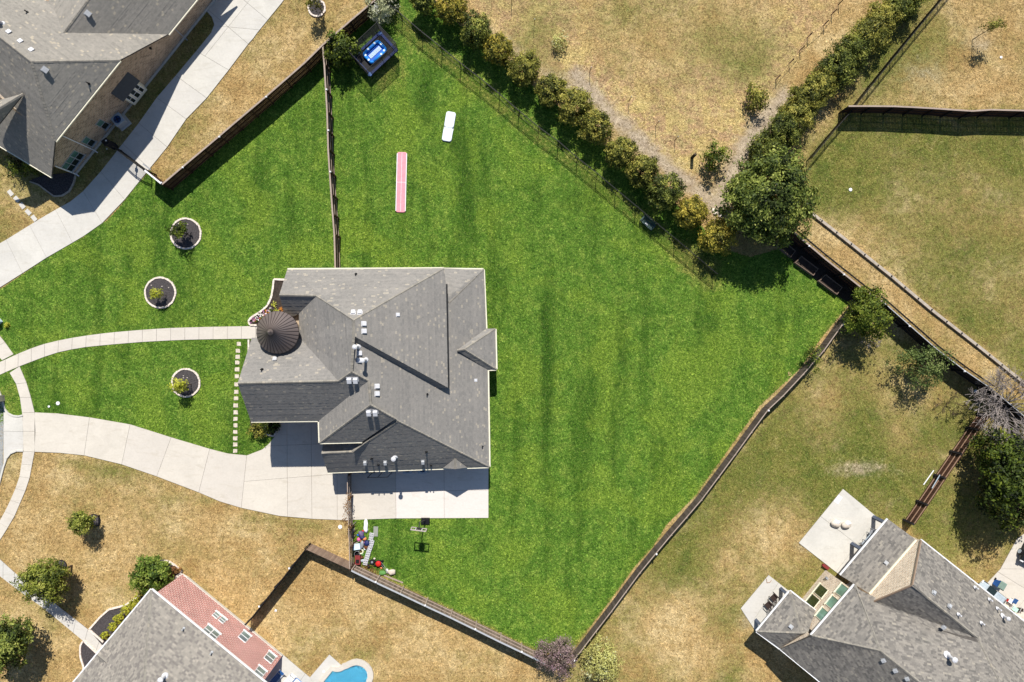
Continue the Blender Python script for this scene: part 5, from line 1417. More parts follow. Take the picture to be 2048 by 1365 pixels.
plant('tree', 'bright green tree rising over the fence corner by the raised beds', 'tree', 1736, 628, (2.0, 2.5, 1.8), 3.0, 'l_bright', 216, clumps=170, per=40, leaf=.12, spread=.11, rt=.14, lump=.4)
plant('shrub', 'thin green sapling leaning over the right lawn fence', 'shrub', 1627, 717, (.75, 1.25, .9), 1.7, 'l_bright', 217, clumps=24, per=24, leaf=.1, spread=.2, rt=.04, lump=.5)
plant('shrub', 'sprawling pale-green shrub in front of the black fence', 'shrub', 1852, 731, (2.5, 1.9, 1.5), 2.6, 'l_pgreen', 218, clumps=90, per=40, leaf=.1, spread=.12, rt=.1, lump=.5, droop=.15)
plant('tree', 'big dark green tree at the right edge beyond the brown fence', 'tree', 2040, 962, (3.5, 4.5, 3.0), 4.2, 'l_dark', 219, clumps=340, per=50, leaf=.16, spread=.08, rt=.28, lump=.3, limbs=8)
plant('shrub', 'pink-flowering crepe myrtle at the bottom corner of the lawn', 'shrub', 1113, 1312, (1.9, 1.8, 1.4), 2.2, 'l_pink', 220, clumps=150, per=42, leaf=.08, spread=.11, rt=.06, lump=.3)
plant('shrub', 'straw-green twiggy shrub right of the pink-flowering bush', 'shrub', 1203, 1326, (1.95, 1.95, 1.4), 2.0, 'l_straw', 221, clumps=130, per=36, leaf=.09, spread=.12, rt=.06, lump=.35)
plant('tree', 'small round tree with a dark mulch patch on the tan front yard', 'tree', 160, 1045, (1.25, 1.05, 1.1), 2.1, 'l_round', 222, clumps=110, per=40, leaf=.09, spread=.12, rt=.07, lean=(.6, .15))
plant('tree', 'broad green tree overhanging the brick house path', 'tree', 86, 1163, (2.25, 2.0, 1.7), 2.9, 'l_round', 223, clumps=220, per=44, leaf=.11, spread=.09, rt=.11, lean=(.9, .55))
plant('tree', 'large green tree at the lower left edge of the picture', 'tree', 6, 1290, (2.4, 2.6, 2.1), 3.4, 'l_big', 224, clumps=240, per=46, leaf=.13, spread=.09, rt=.16)
plant('shrub', 'big rounded green shrub at the corner of the red brick house', 'shrub', 302, 1150, (1.95, 1.75, 1.3), 1.4, 'l_bigshrub', 225, clumps=180, per=44, leaf=.12, spread=.1, rt=.08)
plant('shrub', 'small rusty-leaved shrub beside the brick house parapet', 'shrub', 349, 1143, (.6, .5, .45), .5, 'l_red', 226, clumps=20, per=26, leaf=.1, spread=.2, rt=.03)
for i, (x, y, r) in enumerate([(281, 1196, .62), (268, 1207, .5), (254, 1219, .58), (237, 1238, .52), (225, 1254, .42), (210, 1271, .42)]):
    plant('boxwood_ball', 'clipped round yellow-green bush in front of the red brick house, %s from the big shrub' % ORD[i], 'shrub', x, y, (r, r, r * .85), r * .75, 'l_yellow', 230 + i, 'clipped round bushes in front of the red brick house', clumps=60, per=30, leaf=.045, spread=.09, rt=.03, lump=.04, shell=(.6, 1.0))
plant('shrub', 'yellow-green bush in the shaded bed beside the main garage', 'shrub', 515, 860, (.9, .85, .7), .75, 'l_olive', 240, clumps=44, per=28, leaf=.09, spread=.17, rt=.03)
plant('shrub', 'dark bush in the shade against the main house wall', 'shrub', 540, 852, (.9, .7, .7), .7, 'l_dark', 241, clumps=40, per=28, leaf=.1, spread=.17, rt=.03)
plant('shrub', 'dark hedge shrub in the shade below the left house corner', 'shrub', 45, 330, (2.0, 1.1, .8), .8, 'l_dark', 242, clumps=60, per=30, leaf=.11, spread=.15, rt=.04)
# in the hay field
plant('shrub', 'feathery green shrub on the hay field beside the hedge', 'shrub', 1514, 192, (1.05, 1.5, .9), 1.1, 'l_olive', 250, clumps=34, per=30, leaf=.12, spread=.2, rt=.04, lump=.5)
plant('shrub', 'green shrub beside the pale dirt track on the hay field', 'shrub', 1433, 312, (1.25, 1.0, .9), 1.6, 'l_bright', 251, clumps=34, per=28, leaf=.13, spread=.2, rt=.05, lump=.6)
plant('shrub', 'wispy small shrub near the top of the hay field', 'shrub', 1119, 84, (.75, .9, .6), .6, 'l_straw', 252, clumps=22, per=22, leaf=.1, spread=.24, rt=.03, lump=.5)
plant('tree', 'thin leaning sapling on the tan yard at the upper right', 'tree', 1989, 50, (.85, .55, .65), 2.5, 'l_olive', 253, clumps=22, per=24, leaf=.09, spread=.22, rt=.04, lean=(-.45, -.35), lump=.5)

# dead, bare tree at the right and dry twigs beside it
def bare_tree(name, label, base, h, rad, n, seed, mat, rt=.14, depth=3):
    g = random.Random(seed); T = thing(name, base, label, 'tree')
    tr = MB(); tr.tube(base + Vector((0, 0, -.1)), base + Vector((0, 0, h * .35)), rt, rt * .7, 8); build('trunk', tr, M['bark' if mat == 'bark' else 'deadwood'], T)
    br = MB()
    def grow(p, d, L, r, k):
        for _ in range(2):
            q = p + d * (L / 2); br.tube(p, q, r, max(.016, r * .85), 4); p = q; r = max(.016, r * .85)
            d = (d + Vector((g.uniform(-.3, .3), g.uniform(-.3, .3), g.uniform(-.2, .25)))).normalized()
        if k == 0: return
        for _ in range(4):
            nd = (d + Vector((g.uniform(-.8, .8), g.uniform(-.8, .8), g.uniform(-.35, .5)))).normalized(); grow(p, nd, L * g.uniform(.55, .8), r * .85, k - 1)
    for i in range(n):
        a = 6.28 * i / n + g.uniform(-.2, .2)
        grow(base + Vector((0, 0, h * g.uniform(.2, .35))), Vector((math.cos(a), math.sin(a), g.uniform(.3, .9))).normalized(), rad * .42, rt * .32, depth)
    build('branches', br, M[mat], T)
bare_tree('dead_tree', 'bare grey dead tree above the big dark tree at the right edge', W(1996, 806), 3.4, 4.3, 30, 5, 'deadwood', .15, 3)
bare_tree('dry_bush', 'low dry twiggy bush on the grass left of the dead tree', W(1893, 806), 1.2, 1.7, 7, 6, 'bark', .05, 2)
bare_tree('dry_bush', 'grey leafless shrub under the bright green tree by the fence', W(1735, 678), 1.0, 1.3, 6, 8, 'deadwood', .04, 2)
# ------------------------------------------------------------------ rings, beds, stones
def ring(label, px, py, rp, seed):
    g = random.Random(seed); c = W(px, py); r = rp / PPM
    T = thing('tree_ring', c, label, 'flower bed', 'round white-edged tree rings')
    build('mulch', MB().lathe((c.x, c.y, .02), [(r - .1, 0), (r - .1, .06), (r * .6, .10), (.15, .12)], 32), M['mulch'], T)
    m = MB(); n = int(6.28 * r / .26)
    for i in range(n):
        a = 6.28 * i / n; rr = r - .02 + g.uniform(-.02, .02)
        m.box((c.x + rr * math.cos(a), c.y + rr * math.sin(a), .075), (g.uniform(.14, .19), 6.28 * r / n - .02, .13 + g.uniform(-.02, .03)), a + g.uniform(-.08, .08))
    build('edging_stones', m, M['stone'], T, kind='stuff')
    for k in range(3):
        build('pebble', MB().blob((c.x + g.uniform(-.6, .6) * r, c.y + g.uniform(.2, .7) * r, .12), (.06, .05, .04), k, .2, 6, 4), M['stone'], T)
ring('white-edged black mulch ring at the top of the front lawn', 372.5, 468, 30.5, 1)
ring('white-edged black mulch ring in the middle of the front lawn', 321.5, 586, 30.5, 2)
ring('white-edged black mulch ring between the front walk and driveway', 372.5, 766, 28, 3)
ring('white-edged ring on the brown grass strip at the top of the picture', 634, 17, 17, 4)
for lab, x, y, rp in [('bare dark mulch circle beside the broad tree on the tan yard', 122, 1132, 11.5), ('dark mulch circle half under the small round tree', 188, 1042, 13)]:
    c = W(x, y); r = rp / PPM
    T = thing('mulch_circle', c, lab, 'mulch bed', 'dark mulch circles on the tan yard')
    build('mulch', MB().lathe((c.x, c.y, .01), [(r, 0), (r * .95, .05), (r * .5, .09), (.08, .1)], 22), M['mulch'], T)
    build('rim', MB().torus((c.x, c.y, .04), r, .05, 26, 5), M['black'], T)

# stepping stones
g = random.Random(4)
SS = [(478, 688), (476, 702), (475.5, 714), (475, 725.5), (474.5, 739), (474, 753), (473.5, 769), (473, 784), (472.5, 797), (472, 811), (472, 825), (471.5, 838), (471.5, 851), (471, 864), (471, 877), (471, 889), (471, 902)]
for i, (x, y) in enumerate(SS):
    c = W(x, y)
    poly = []
    for k in range(8):
        a = 6.2832 * k / 8; r = .235 * (1 + g.uniform(-.12, .12)) / max(abs(math.cos(a)), abs(math.sin(a))) * .95
        poly.append((c.x + r * math.cos(a) * .95, c.y + r * math.sin(a) * .85))
    build('stepping_stone', MB().prism([(p[0], p[1]) for p in poly], .01, .06), M['step_stone'], None, 'white stepping stone in the row beside the main house, %s from the front walk' % ORD[i], 'stepping stone', 'row of white stepping stones beside the main house', loc=(c.x, c.y, 0))
for i, (x, y) in enumerate([(21.5, 386.5), (34, 399), (45, 412), (57, 425), (68.5, 437)]):
    c = W(x, y)
    build('stepping_stone', MB().box((c.x, c.y, .03), (.62, .4, .06), -.9 + .1 * (i % 2)), M['conc_grey'], None, 'flat paver on the left neighbour\'s yard, %s of five from the house' % ORD[i], 'stepping stone', 'five pavers leading to the left neighbour\'s driveway', loc=(c.x, c.y, 0))
# front bed beside the turret
BED = [(548, 559), (567, 560), (580, 600), (560, 640), (545, 652), (520, 651), (500, 649), (497, 643), (503, 635), (520, 625), (535, 612), (543, 595), (547, 575)]
bed = thing('front_bed', W(540, 610), 'curved white-edged flower bed beside the turret', 'flower bed')
build('soil', MB().prism([tuple(W(*p)[:2]) for p in BED], .015, .10), M['soil'], bed)
m = MB()
edge = [(570, 560), (548, 559), (546.5, 575), (543, 595), (535, 612), (520, 625), (503, 635), (497, 643), (500, 650), (514, 651)]
er = resample(edge, 34)
for a, b in zip(er[:-1], er[1:]): m.bar(W(*a, .09), W(*b, .09), .17 + g.uniform(-.03, .03), .2 + g.uniform(-.03, .03))
build('edging_stones', m, M['stone'], bed, kind='stuff')
def clump(parent, name, px, py, r, n, mats, seed, z=.14):
    gg = random.Random(seed); c = W(px, py, z); m = MB()
    for k in range(n):
        a = gg.uniform(0, 6.28); q = c + Vector((r * gg.uniform(0, 1) * math.cos(a), r * gg.uniform(0, 1) * math.sin(a), gg.uniform(0, .12)))
        t = gg.uniform(0, 3.14); s = gg.uniform(.03, .07); dx, dy = math.cos(t) * s, math.sin(t) * s
        m.add([q + Vector((dx, dy, .03)), q + Vector((-dy, dx, 0)), q + Vector((-dx, -dy, .03)), q + Vector((dy, -dx, 0))], [(0, 1, 2, 3)], gg.random())
    build(name, m, M[mats], parent)
fl = random.Random(3)
FM = ['flower_white', 'flower_purple', 'flower_orange', 'flower_white', 'flower_pink']
for k in range(34):
    t = fl.random(); x = 503 + 36 * t + fl.uniform(-4, 6); y = 644 - 24 * t + fl.uniform(-5, 5)
    clump(bed, 'flower', x, y, .1, 6, FM[k % 5], 300 + k, .16)
    if k % 2 == 0: clump(bed, 'leaves', x + fl.uniform(-3, 3), y + fl.uniform(-3, 3), .16, 10, 'l_dark', 500 + k, .12)
clump(bed, 'leaves', 548, 610, .35, 40, 'l_yellow', 7, .2); clump(bed, 'leaves', 552, 622, .3, 30, 'l_yellow', 8, .2); clump(bed, 'flower', 563, 619, .32, 40, 'flower_orange', 9, .3)
# narrow bed below the walk
nb = thing('narrow_bed', W(500, 690), 'narrow white-edged strip bed below the front walk at the house', 'flower bed')
build('soil', MB().prism([tuple(W(*p)[:2]) for p in [(498, 681), (520, 681), (512, 720), (498, 720)]], .015, .08), M['soil'], nb)
m = MB()
for k in range(8): m.box(W(497.5, 682 + k * 5, .07), (.16, .24, .16))
build('edging_stones', m, M['stone'], nb, kind='stuff')
# bed by the garage
gb = thing('garage_bed', W(535, 860), 'shaded curved planting bed between the front lawn and garage apron', 'flower bed')
build('soil', MB().prism([tuple(W(*p)[:2]) for p in [(500, 842), (562, 836), (556, 854), (546, 872), (528, 868), (508, 872)]], .03, .09), M['soil'], gb)
m = MB()
er = resample([(564, 838), (558, 855), (548, 873), (530, 868)], 13)
for a, b in zip(er[:-1], er[1:]): m.bar(W(*a, .09), W(*b, .09), .15, .2)
build('edging_stones', m, M['stone'], gb, kind='stuff')
# bed of the left house
lb = thing('corner_bed', W(110, 365), 'black mulch bed with pale kerb at the left house corner', 'flower bed')
LB = [(60, 362), (85, 352), (150, 345), (147, 366), (138, 382), (125, 391), (108, 392), (92, 380), (78, 369)]
build('mulch', MB().prism([tuple(W(*p)[:2]) for p in LB], .015, .09), M['mulch'], lb)
m = MB(); er = resample([(60, 364), (78, 370), (92, 381), (108, 393), (125, 392), (139, 383), (148, 366), (151, 352)], 22)
for a, b in zip(er[:-1], er[1:]): m.bar(W(*a, .08), W(*b, .08), .14, .18)
build('edging_stones', m, M['kerb_stone'], lb, kind='stuff')
# beds of the red brick house
def mulch_bed(name, label, poly, edge, n):
    T = thing(name, W(*poly[0]), label, 'flower bed')
    build('mulch', MB().prism([tuple(W(*p)[:2]) for p in poly], .015, .09), M['mulch'], T)
    m = MB(); er = resample(edge, n)
    for a, b in zip(er[:-1], er[1:]): m.bar(W(*a, .08), W(*b, .08), .17, .18)
    build('edging_stones', m, M['stone'], T, kind='stuff')
mulch_bed('curved_bed', 'black mulch bed with white edging under the clipped round bushes', [(179, 1259), (200, 1235), (218, 1219), (250, 1212), (280, 1190), (300, 1185), (310, 1230), (205, 1290)], [(207, 1284), (179, 1259), (200, 1235), (218, 1219), (250, 1211), (280, 1190)], 26)
mulch_bed('corner_bed', 'white-edged bed under the big shrub at the brick house corner', [(300, 1170), (318, 1124), (335, 1123), (352, 1133), (366, 1148), (345, 1175)], [(312, 1126), (322, 1122), (336, 1122.5), (350, 1131), (364, 1145)], 12)
mulch_bed('entry_bed', 'small black bed with white edging left of the brick house path', [(166, 1282), (196, 1310), (176, 1345), (168, 1335), (161, 1310), (162, 1290)], [(196, 1308), (167, 1281), (161, 1292), (161, 1312), (168, 1335), (166, 1352)], 18)

# ------------------------------------------------------------------ lawn toys: trampoline, mats, inflatable
def frame_pts(cx, cy, a, b, ang, z):
    c = W(cx, cy, z); u = Vector((math.cos(ang), math.sin(ang), 0)); v = Vector((-u.y, u.x, 0))
    return c, u, v
c, u, v = frame_pts(750, 108, 0, 0, math.radians(43), .85)
T = thing('trampoline', Vector((c.x, c.y, 0)), 'black and blue rectangular trampoline with a safety net', 'trampoline')
hx, hy = 1.9, 1.3
Q = lambda a, b, z: Vector((c.x, c.y, 0)) + u * a + v * b + Vector((0, 0, z))
build('jumping_mat', MB().hexa([Q(-hx + .2, -hy + .2, .80), Q(hx - .2, -hy + .2, .80), Q(hx - .2, hy - .2, .80), Q(-hx + .2, hy - .2, .80), Q(-hx + .2, -hy + .2, .82), Q(hx - .2, -hy + .2, .82), Q(hx - .2, hy - .2, .82), Q(-hx + .2, hy - .2, .82)]), M['tramp_mat'], T)
for (a0, b0, a1, b1) in [(-hx + .3, -hy, hx - .3, -hy + .24), (-hx + .3, hy - .24, hx - .3, hy), (-hx, -hy + .3, -hx + .24, hy - .3), (hx - .24, -hy + .3, hx, hy - .3)]:
    build('safety_pad', MB().hexa([Q(a0, b0, .83), Q(a1, b0, .83), Q(a1, b1, .83), Q(a0, b1, .83), Q(a0, b0, .9), Q(a1, b0, .9), Q(a1, b1, .9), Q(a0, b1, .9)]), M['tramp_blue'], T)
for sx in (-1, 1):
    for sy in (-1, 1):
        build('corner_pad', MB().lathe(Q(sx * (hx - .16), sy * (hy - .16), .83), [(.2, 0), (.23, .03), (.2, .07)], 12), M['tramp_pale'] if sx == sy else M['tramp_blue'], T)
m = MB()
cor = [(-hx, -hy), (hx, -hy), (hx, hy), (-hx, hy)]
for i in range(4): m.tube(Q(*cor[i], .8), Q(*cor[(i + 1) % 4], .8), .04, .04, 8)
build('frame', m, M['black_metal'], T)
for sx in (-1, 0, 1):
    for sy in (-1, 1):
        build('leg', MB().tube(Q(sx * hx * .92, sy * hy, 0), Q(sx * hx * .92, sy * hy, .8), .035, .035, 8), M['black_metal'], T)
        build('net_pole', MB().tube(Q(sx * hx, sy * hy, .8), Q(sx * hx * 1.02, sy * (hy + .05), 2.55), .028, .028, 8), M['black_metal'], T)
m = MB()
for i in range(4): m.tube(Q(cor[i][0] * 1.02, cor[i][1] * 1.03, 2.52), Q(cor[(i + 1) % 4][0] * 1.02, cor[(i + 1) % 4][1] * 1.03, 2.52), .03, .03, 6)
build('top_ring', m, M['black_metal'], T)
for i in range(4):
    a, b = cor[i], cor[(i + 1) % 4]
    m = MB(); k = 46 if i % 2 == 0 else 32
    pts = [(a[0] + (b[0] - a[0]) * j / k, a[1] + (b[1] - a[1]) * j / k) for j in range(k + 1)]
    for p in pts: m.bar(Q(p[0], p[1], .88), Q(p[0] * 1.01, p[1] * 1.015, 2.5), .009, .009, up=(1, 0, 0))
    for z in np.arange(.95, 2.5, .085): m.bar(Q(a[0], a[1], z), Q(b[0], b[1], z), .009, .009)
    build('net', m, M['black'], T, kind='stuff')
m = MB()
for i in range(4): m.bar(Q(-1.5 + i, hy * .6, .875), Q(-1.5 + i, -hy * .6, .875), .03, .02)
ip = thing('inflatable_pool', Q(0.05, .05, .87), 'small bright blue inflatable pool with a pale ribbed floor on the trampoline', 'inflatable')
cc = Q(.08, .05, .87)
R2 = lambda a, b, z: cc + u * a + v * b + Vector((0, 0, z))
def tube_rect(hw, hh, rc, rt, z, n=6):
    pts = []
    for sx, sy, a0 in ((1, 1, 0), (-1, 1, 90), (-1, -1, 180), (1, -1, 270)):
        for k in range(n + 1):
            a = math.radians(a0 + 90 * k / n); pts.append(R2(sx * (hw - rc) + rc * math.cos(a), sy * (hh - rc) + rc * math.sin(a), z))
    m = MB()
    for i in range(len(pts)): m.tube(pts[i], pts[(i + 1) % len(pts)], rt, rt, 8)
    return m
build('outer_tube', tube_rect(.98, .62, .25, .15, .15), M['pool_blue'], ip, smooth=True)
build('floor', MB().hexa([R2(-.85, -.5, .02), R2(.85, -.5, .02), R2(.85, .5, .02), R2(-.85, .5, .02), R2(-.85, -.5, .06), R2(.85, -.5, .06), R2(.85, .5, .06), R2(-.85, .5, .06)]), M['pool_deep'], ip)
for k in range(13):
    build('rib', MB().bar(R2(-.66 + k * .11, -.2, .08), R2(-.66 + k * .11, .2, .08), .07, .06), M['pool_pale'], ip)
for k, (a, b) in enumerate([(.55, .62), (-.3, .62), (.98, .1), (-.98, -.2), (-.9, .35), (.3, -.62), (.75, -.55)]):
    build('white_patch', MB().lathe(R2(a, b, .285), [(.12, 0), (.1, .018)], 8), M['pool_pale'], ip)

def soft_mat(name, label, px0, py0, px1, py1, wpx, h, mats, seams, lines):
    a, b = W(px0, py0), W(px1, py1); d = (b - a); L = d.length; d.normalize(); s = Vector((-d.y, d.x, 0)); w = wpx / PPM / 2
    T = thing(name, (a + b) / 2, label, 'gym mat')
    def slabm(x0, x1, y0, y1, z0, z1, rc=.24):
        pts = []
        for sx, sy, a0 in ((1, 1, 0), (-1, 1, 90), (-1, -1, 180), (1, -1, 270)):
            for k in range(5):
                t = math.radians(a0 + 90 * k / 4)
                x = (x1 - rc if sx > 0 else x0 + rc) + rc * math.cos(t); y = (y1 - rc if sy > 0 else y0 + rc) + rc * math.sin(t)
                pts.append((x, y))
        n = len(pts); vs = []
        for ins, z in ((0.03, z0), (0, z0 + .03), (0, z1 - .04), (.03, z1 - .008), (.07, z1)):
            for x, y in pts:
                mx, my = (x0 + x1) / 2, (y0 + y1) / 2
                q = Vector((x - mx, y - my)); q -= q.normalized() * ins
                vs.append(a + d * (mx + q.x) + s * (my + q.y) + Vector((0, 0, z)))
        fs = [(k * n + i, k * n + (i + 1) % n, (k + 1) * n + (i + 1) % n, (k + 1) * n + i) for k in range(4) for i in range(n)]
        fs += [tuple(range(4 * n, 5 * n)), tuple(range(n - 1, -1, -1))]
        return MB().add(vs, fs)
    cuts = [0] + seams + [L]
    build('base', slabm(0, L, -w, w, .02, .05), M[mats[1]], T)
    for x0, x1 in zip(cuts[:-1], cuts[1:]):
        build('cushion', slabm(x0 + .008, x1 - .008, -w, w, .05, h), M[mats[0]], T, smooth=False)
    for y, ww in lines:
        m = MB(); m.bar(a + d * .1 + s * y + Vector((0, 0, h + .004)), a + d * (L - .1) + s * y + Vector((0, 0, h + .004)), ww, .006); build('stripe', m, M['trim_white'], T)
    return T, a, b, d, s, L, w
tm = soft_mat('air_track', 'long pink inflatable tumbling mat with a white centre line on the lawn', 804.5, 305, 801.5, 426, 20, .14, ('mat_pink', 'trim_white'), [], [(0, .03)])
m = MB()
for k, (f) in enumerate((.5,)): m.bar(tm[1] + tm[3] * (tm[5] * f) + tm[4] * (-tm[6]) + Vector((0, 0, .147)), tm[1] + tm[3] * (tm[5] * f) + tm[4] * tm[6] + Vector((0, 0, .147)), .04, .006)
build('cross_stripe', m, M['trim_white'], tm[0])
for s0 in (-1, 1):
    build('white_edge', MB().bar(tm[1] + tm[3] * .15 + tm[4] * (tm[6] - .03) * s0 + Vector((0, 0, .142)), tm[2] - tm[3] * .15 + tm[4] * (tm[6] - .03) * s0 + Vector((0, 0, .142)), .07, .012), M['trim_white'], tm[0])
soft_mat('folding_mat', 'short white two-section folding mat on the lawn near the iron fence', 903, 225, 893, 284, 19.5, .2, ('mat_white', 'trim_white'), [1.62], [])
# ------------------------------------------------------------------ things around the main house
Z = lambda z: Vector((0, 0, z))
def ac_unit(label, px, py, rz, s=.9, h=.85):
    c = W(px, py); T = thing('air_conditioner', c, label, 'air conditioner', 'outdoor air conditioning units')
    build('pad', MB().box(c + Z(.1), (s + .25, s + .25, .12), rz), M['conc_grey'], T)
    build('case', MB().box(c + Z(.16 + h / 2), (s, s, h), rz), M['vent_grey'], T)
    build('top_panel', MB().box(c + Z(.17 + h + .02), (s + .03, s + .03, .035), rz), M['silver'], T)
    m = MB().lathe(c + Z(.17 + h + .04), [(.36 * s, 0), (.36 * s, .015)], 24); build('fan_well', m, M['lounge_blue'], T)
    m = MB()
    for r in (.12, .24, .36): m.torus(c + Z(.17 + h + .07), r * s, .014, 22, 4)
    for k in range(8):
        a = k * .785; m.bar(c + Z(.17 + h + .07), c + Vector((math.cos(a) * .37 * s, math.sin(a) * .37 * s, .17 + h + .07)), .014, .014)
    build('fan_grille', m, M['black_metal'], T)
    m = MB()
    for k in range(4):
        a = k * 1.57 + .4; m.bar(c + Z(.17 + h + .062), c + Vector((math.cos(a) * .3 * s, math.sin(a) * .3 * s, .17 + h + .062)), .13, .012)
    build('fan_blade', m, M['navy'], T)
ac_unit('air conditioner with round fan beside the left house and driveway', 247, 246, .67, 1.0)
ac_unit('left one of two air conditioners in the shade behind the main house', 818, 934, 0)
ac_unit('right one of two air conditioners in the shade behind the main house', 848, 934, 0)

# basketball hoop
b = W(851, 1043); bt = W(845.5, 1042, 3.0)
T = thing('basketball_hoop', b, 'portable basketball hoop on the grass below the patio', 'basketball hoop')
build('base', MB().hexa([b + Vector(p) for p in ((-.45, -.35, .02), (.45, -.35, .02), (.45, .4, .02), (-.45, .4, .02), (-.38, -.25, .2), (.38, -.25, .2), (.38, .3, .26), (-.38, .3, .26))]), M['black'], T)
hc = Vector((W(846, 1042).x, W(846, 1042).y, 0))
build('pole', MB().tube(b + Vector((0, .1, .2)), Vector((hc.x, hc.y + .55, 2.5)), .055, .05, 8).bar(Vector((hc.x, hc.y + .55, 2.5)), hc + Vector((0, .05, 2.95)), .08, .1), M['black_metal'], T)
ux = Vector((math.cos(-.12), math.sin(-.12), 0)); uy = Vector((-ux.y, ux.x, 0))
B_ = lambda x, z, y=0: hc + ux * x + uy * y + Z(z)
bd = build('backboard', MB().bar(B_(-.75, 2.62), B_(.75, 2.62), .06, .09).bar(B_(-.75, 3.48), B_(.75, 3.48), .09, .09).bar(B_(-.71, 2.665), B_(-.71, 3.435), .06, .09, up=ux).bar(B_(.71, 2.665), B_(.71, 3.435), .06, .09, up=ux), M['bb_white'], T)
build('target_square', MB().bar(B_(-.3, 2.8, -.02), B_(.3, 2.8, -.02), .03, .05).bar(B_(-.3, 3.2, -.02), B_(.3, 3.2, -.02), .03, .05).bar(B_(-.3, 2.83, -.02), B_(-.3, 3.17, -.02), .03, .05, up=ux).bar(B_(.3, 2.83, -.02), B_(.3, 3.17, -.02), .03, .05, up=ux), M['trim_white'], bd)
build('mount', MB().bar(B_(0, 2.67, .04), B_(0, 3.43, .04), .5, .05, up=uy), M['black_metal'], bd)
build('rim', MB().torus(B_(0, 3.0, -.3) - Z(.15), .23, .015, 20, 5), M['orange'], T)
# metal frame stand on the patio
c0 = W(745, 946); c1 = W(784, 945)
T = thing('exercise_stand', c0, 'thin black metal frame with three uprights on the shaded patio', 'frame')
build('top_bar', MB().bar(c0 + Z(2.42), c1 + Z(2.42), .05, .05), M['black_metal'], T)
for t in (0, .5, 1):
    p = c0.lerp(c1, t); build('upright', MB().bar(p + Z(.08), p + Z(2.4), .045, .045, up=(1, 0, 0)), M['black_metal'], T)
T = thing('storage_bench', W(733, 938), 'black storage bench under the eave on the patio', 'bench')
c = W(735, 938); build('box', MB().box(c + Z(.32), (1.7, .55, .5)), M['black'], T); build('lid', MB().box(c + Z(.6), (1.76, .6, .06)), M['black_metal'], T)

# ------------------------------------------------------------------ junk pile at the corner of the lawn
def lump(name, label, cat, px, py, r, mat, seed, amp=.35, z=None):
    c = W(px, py); build(name, MB().blob(c + Z(r[2] if z is None else z), r, seed, amp, 12, 8), M[mat], None, label, cat, 'junk piled at the lawn corner', smooth=True, loc=c)
lump('cloth', 'crumpled white cloth at the top of the junk pile', 'cloth', 731, 1053, (.22, .5, .12), 'trim_white', 3, .8)
lump('bag', 'grey-purple bag near the top of the junk pile', 'bag', 723, 1067, (.3, .28, .22), 'purple', 4)
lump('bag', 'dark navy bag in the middle of the junk pile', 'bag', 725, 1074, (.32, .2, .2), 'navy', 5)
lump('bag', 'blue bag beside the concrete blocks in the junk pile', 'bag', 735, 1086, (.3, .3, .2), 'navy', 6)
lump('bag', 'grey rumpled bag in the centre of the junk pile', 'bag', 725, 1088, (.22, .42, .18), 'grey_metal', 7)
lump('ball', 'bright pink ball in the junk pile by the fence', 'ball', 718.5, 1078, (.2, .2, .2), 'pink', 8, .02)
lump('ball', 'orange and white ball in the junk pile', 'ball', 730, 1077, (.21, .19, .19), 'orange', 9, .05)
lump('sack', 'brown sack next to the blue bag in the junk pile', 'bag', 733, 1093, (.2, .28, .15), 'rust', 10)
T = thing('storage_tub', W(714, 1092), 'teal plastic tub in the junk pile against the fence', 'tub'); c = W(714, 1092)
build('tub', MB().hexa([c + Vector(p) for p in ((-.3, -.22, .02), (.3, -.22, .02), (.3, .22, .02), (-.3, .22, .02), (-.36, -.27, .34), (.36, -.27, .34), (.36, .27, .34), (-.36, .27, .34))]), M['teal'], T)
build('lid', MB().box(c + Z(.36), (.78, .6, .05), .15), M['pool_pale'], T)
T = thing('bucket', W(716, 1106), 'black bucket below the teal tub in the junk pile', 'bucket'); c = W(716, 1106)
build('pail', MB().lathe(c + Z(.02), [(.2, 0), (.27, .36), (.29, .37), (.24, .36), (.18, .05)], 14), M['black'], T); build('handle', MB().torus(c + Z(.39), .27, .015, 16, 4), M['grey_metal'], T)
T = thing('wheel_ring', W(722, 1103), 'cream ring-shaped wheel lying in the junk pile', 'wheel'); c = W(722, 1103)
build('tyre', MB().torus(c + Z(.08), .22, .07, 18, 6), M['trim'], T); build('hub', MB().lathe(c + Z(.04), [(.07, 0), (.07, .08)], 8), M['rust'], T)
T = thing('wagon', W(717, 1118), 'maroon toy wagon at the lower end of the junk pile', 'wagon'); c = W(717, 1118)
build('tray', MB().hexa([c + Vector(p) for p in ((-.24, -.42, .2), (.24, -.42, .2), (.24, .42, .2), (-.24, .42, .2), (-.27, -.46, .42), (.27, -.46, .42), (.27, .46, .42), (-.27, .46, .42))]), M['maroon'], T)
build('seat', MB().box(c + Vector((0, -.12, .45)), (.3, .34, .07)), M['black'], T)
for sx in (-1, 1):
    for sy in (-1, 1): build('wheel', MB().lathe(c + Vector((sx * .27, sy * .32, .13)), [(.13, -.03), (.13, .03)], 10, M=Matrix.Rotation(1.57, 3, 'Y')), M['tyre'], T)
build('handle', MB().tube(c + Vector((0, -.42, .25)), c + Vector((.02, -.85, .1)), .02, .02, 6), M['black_metal'], T)
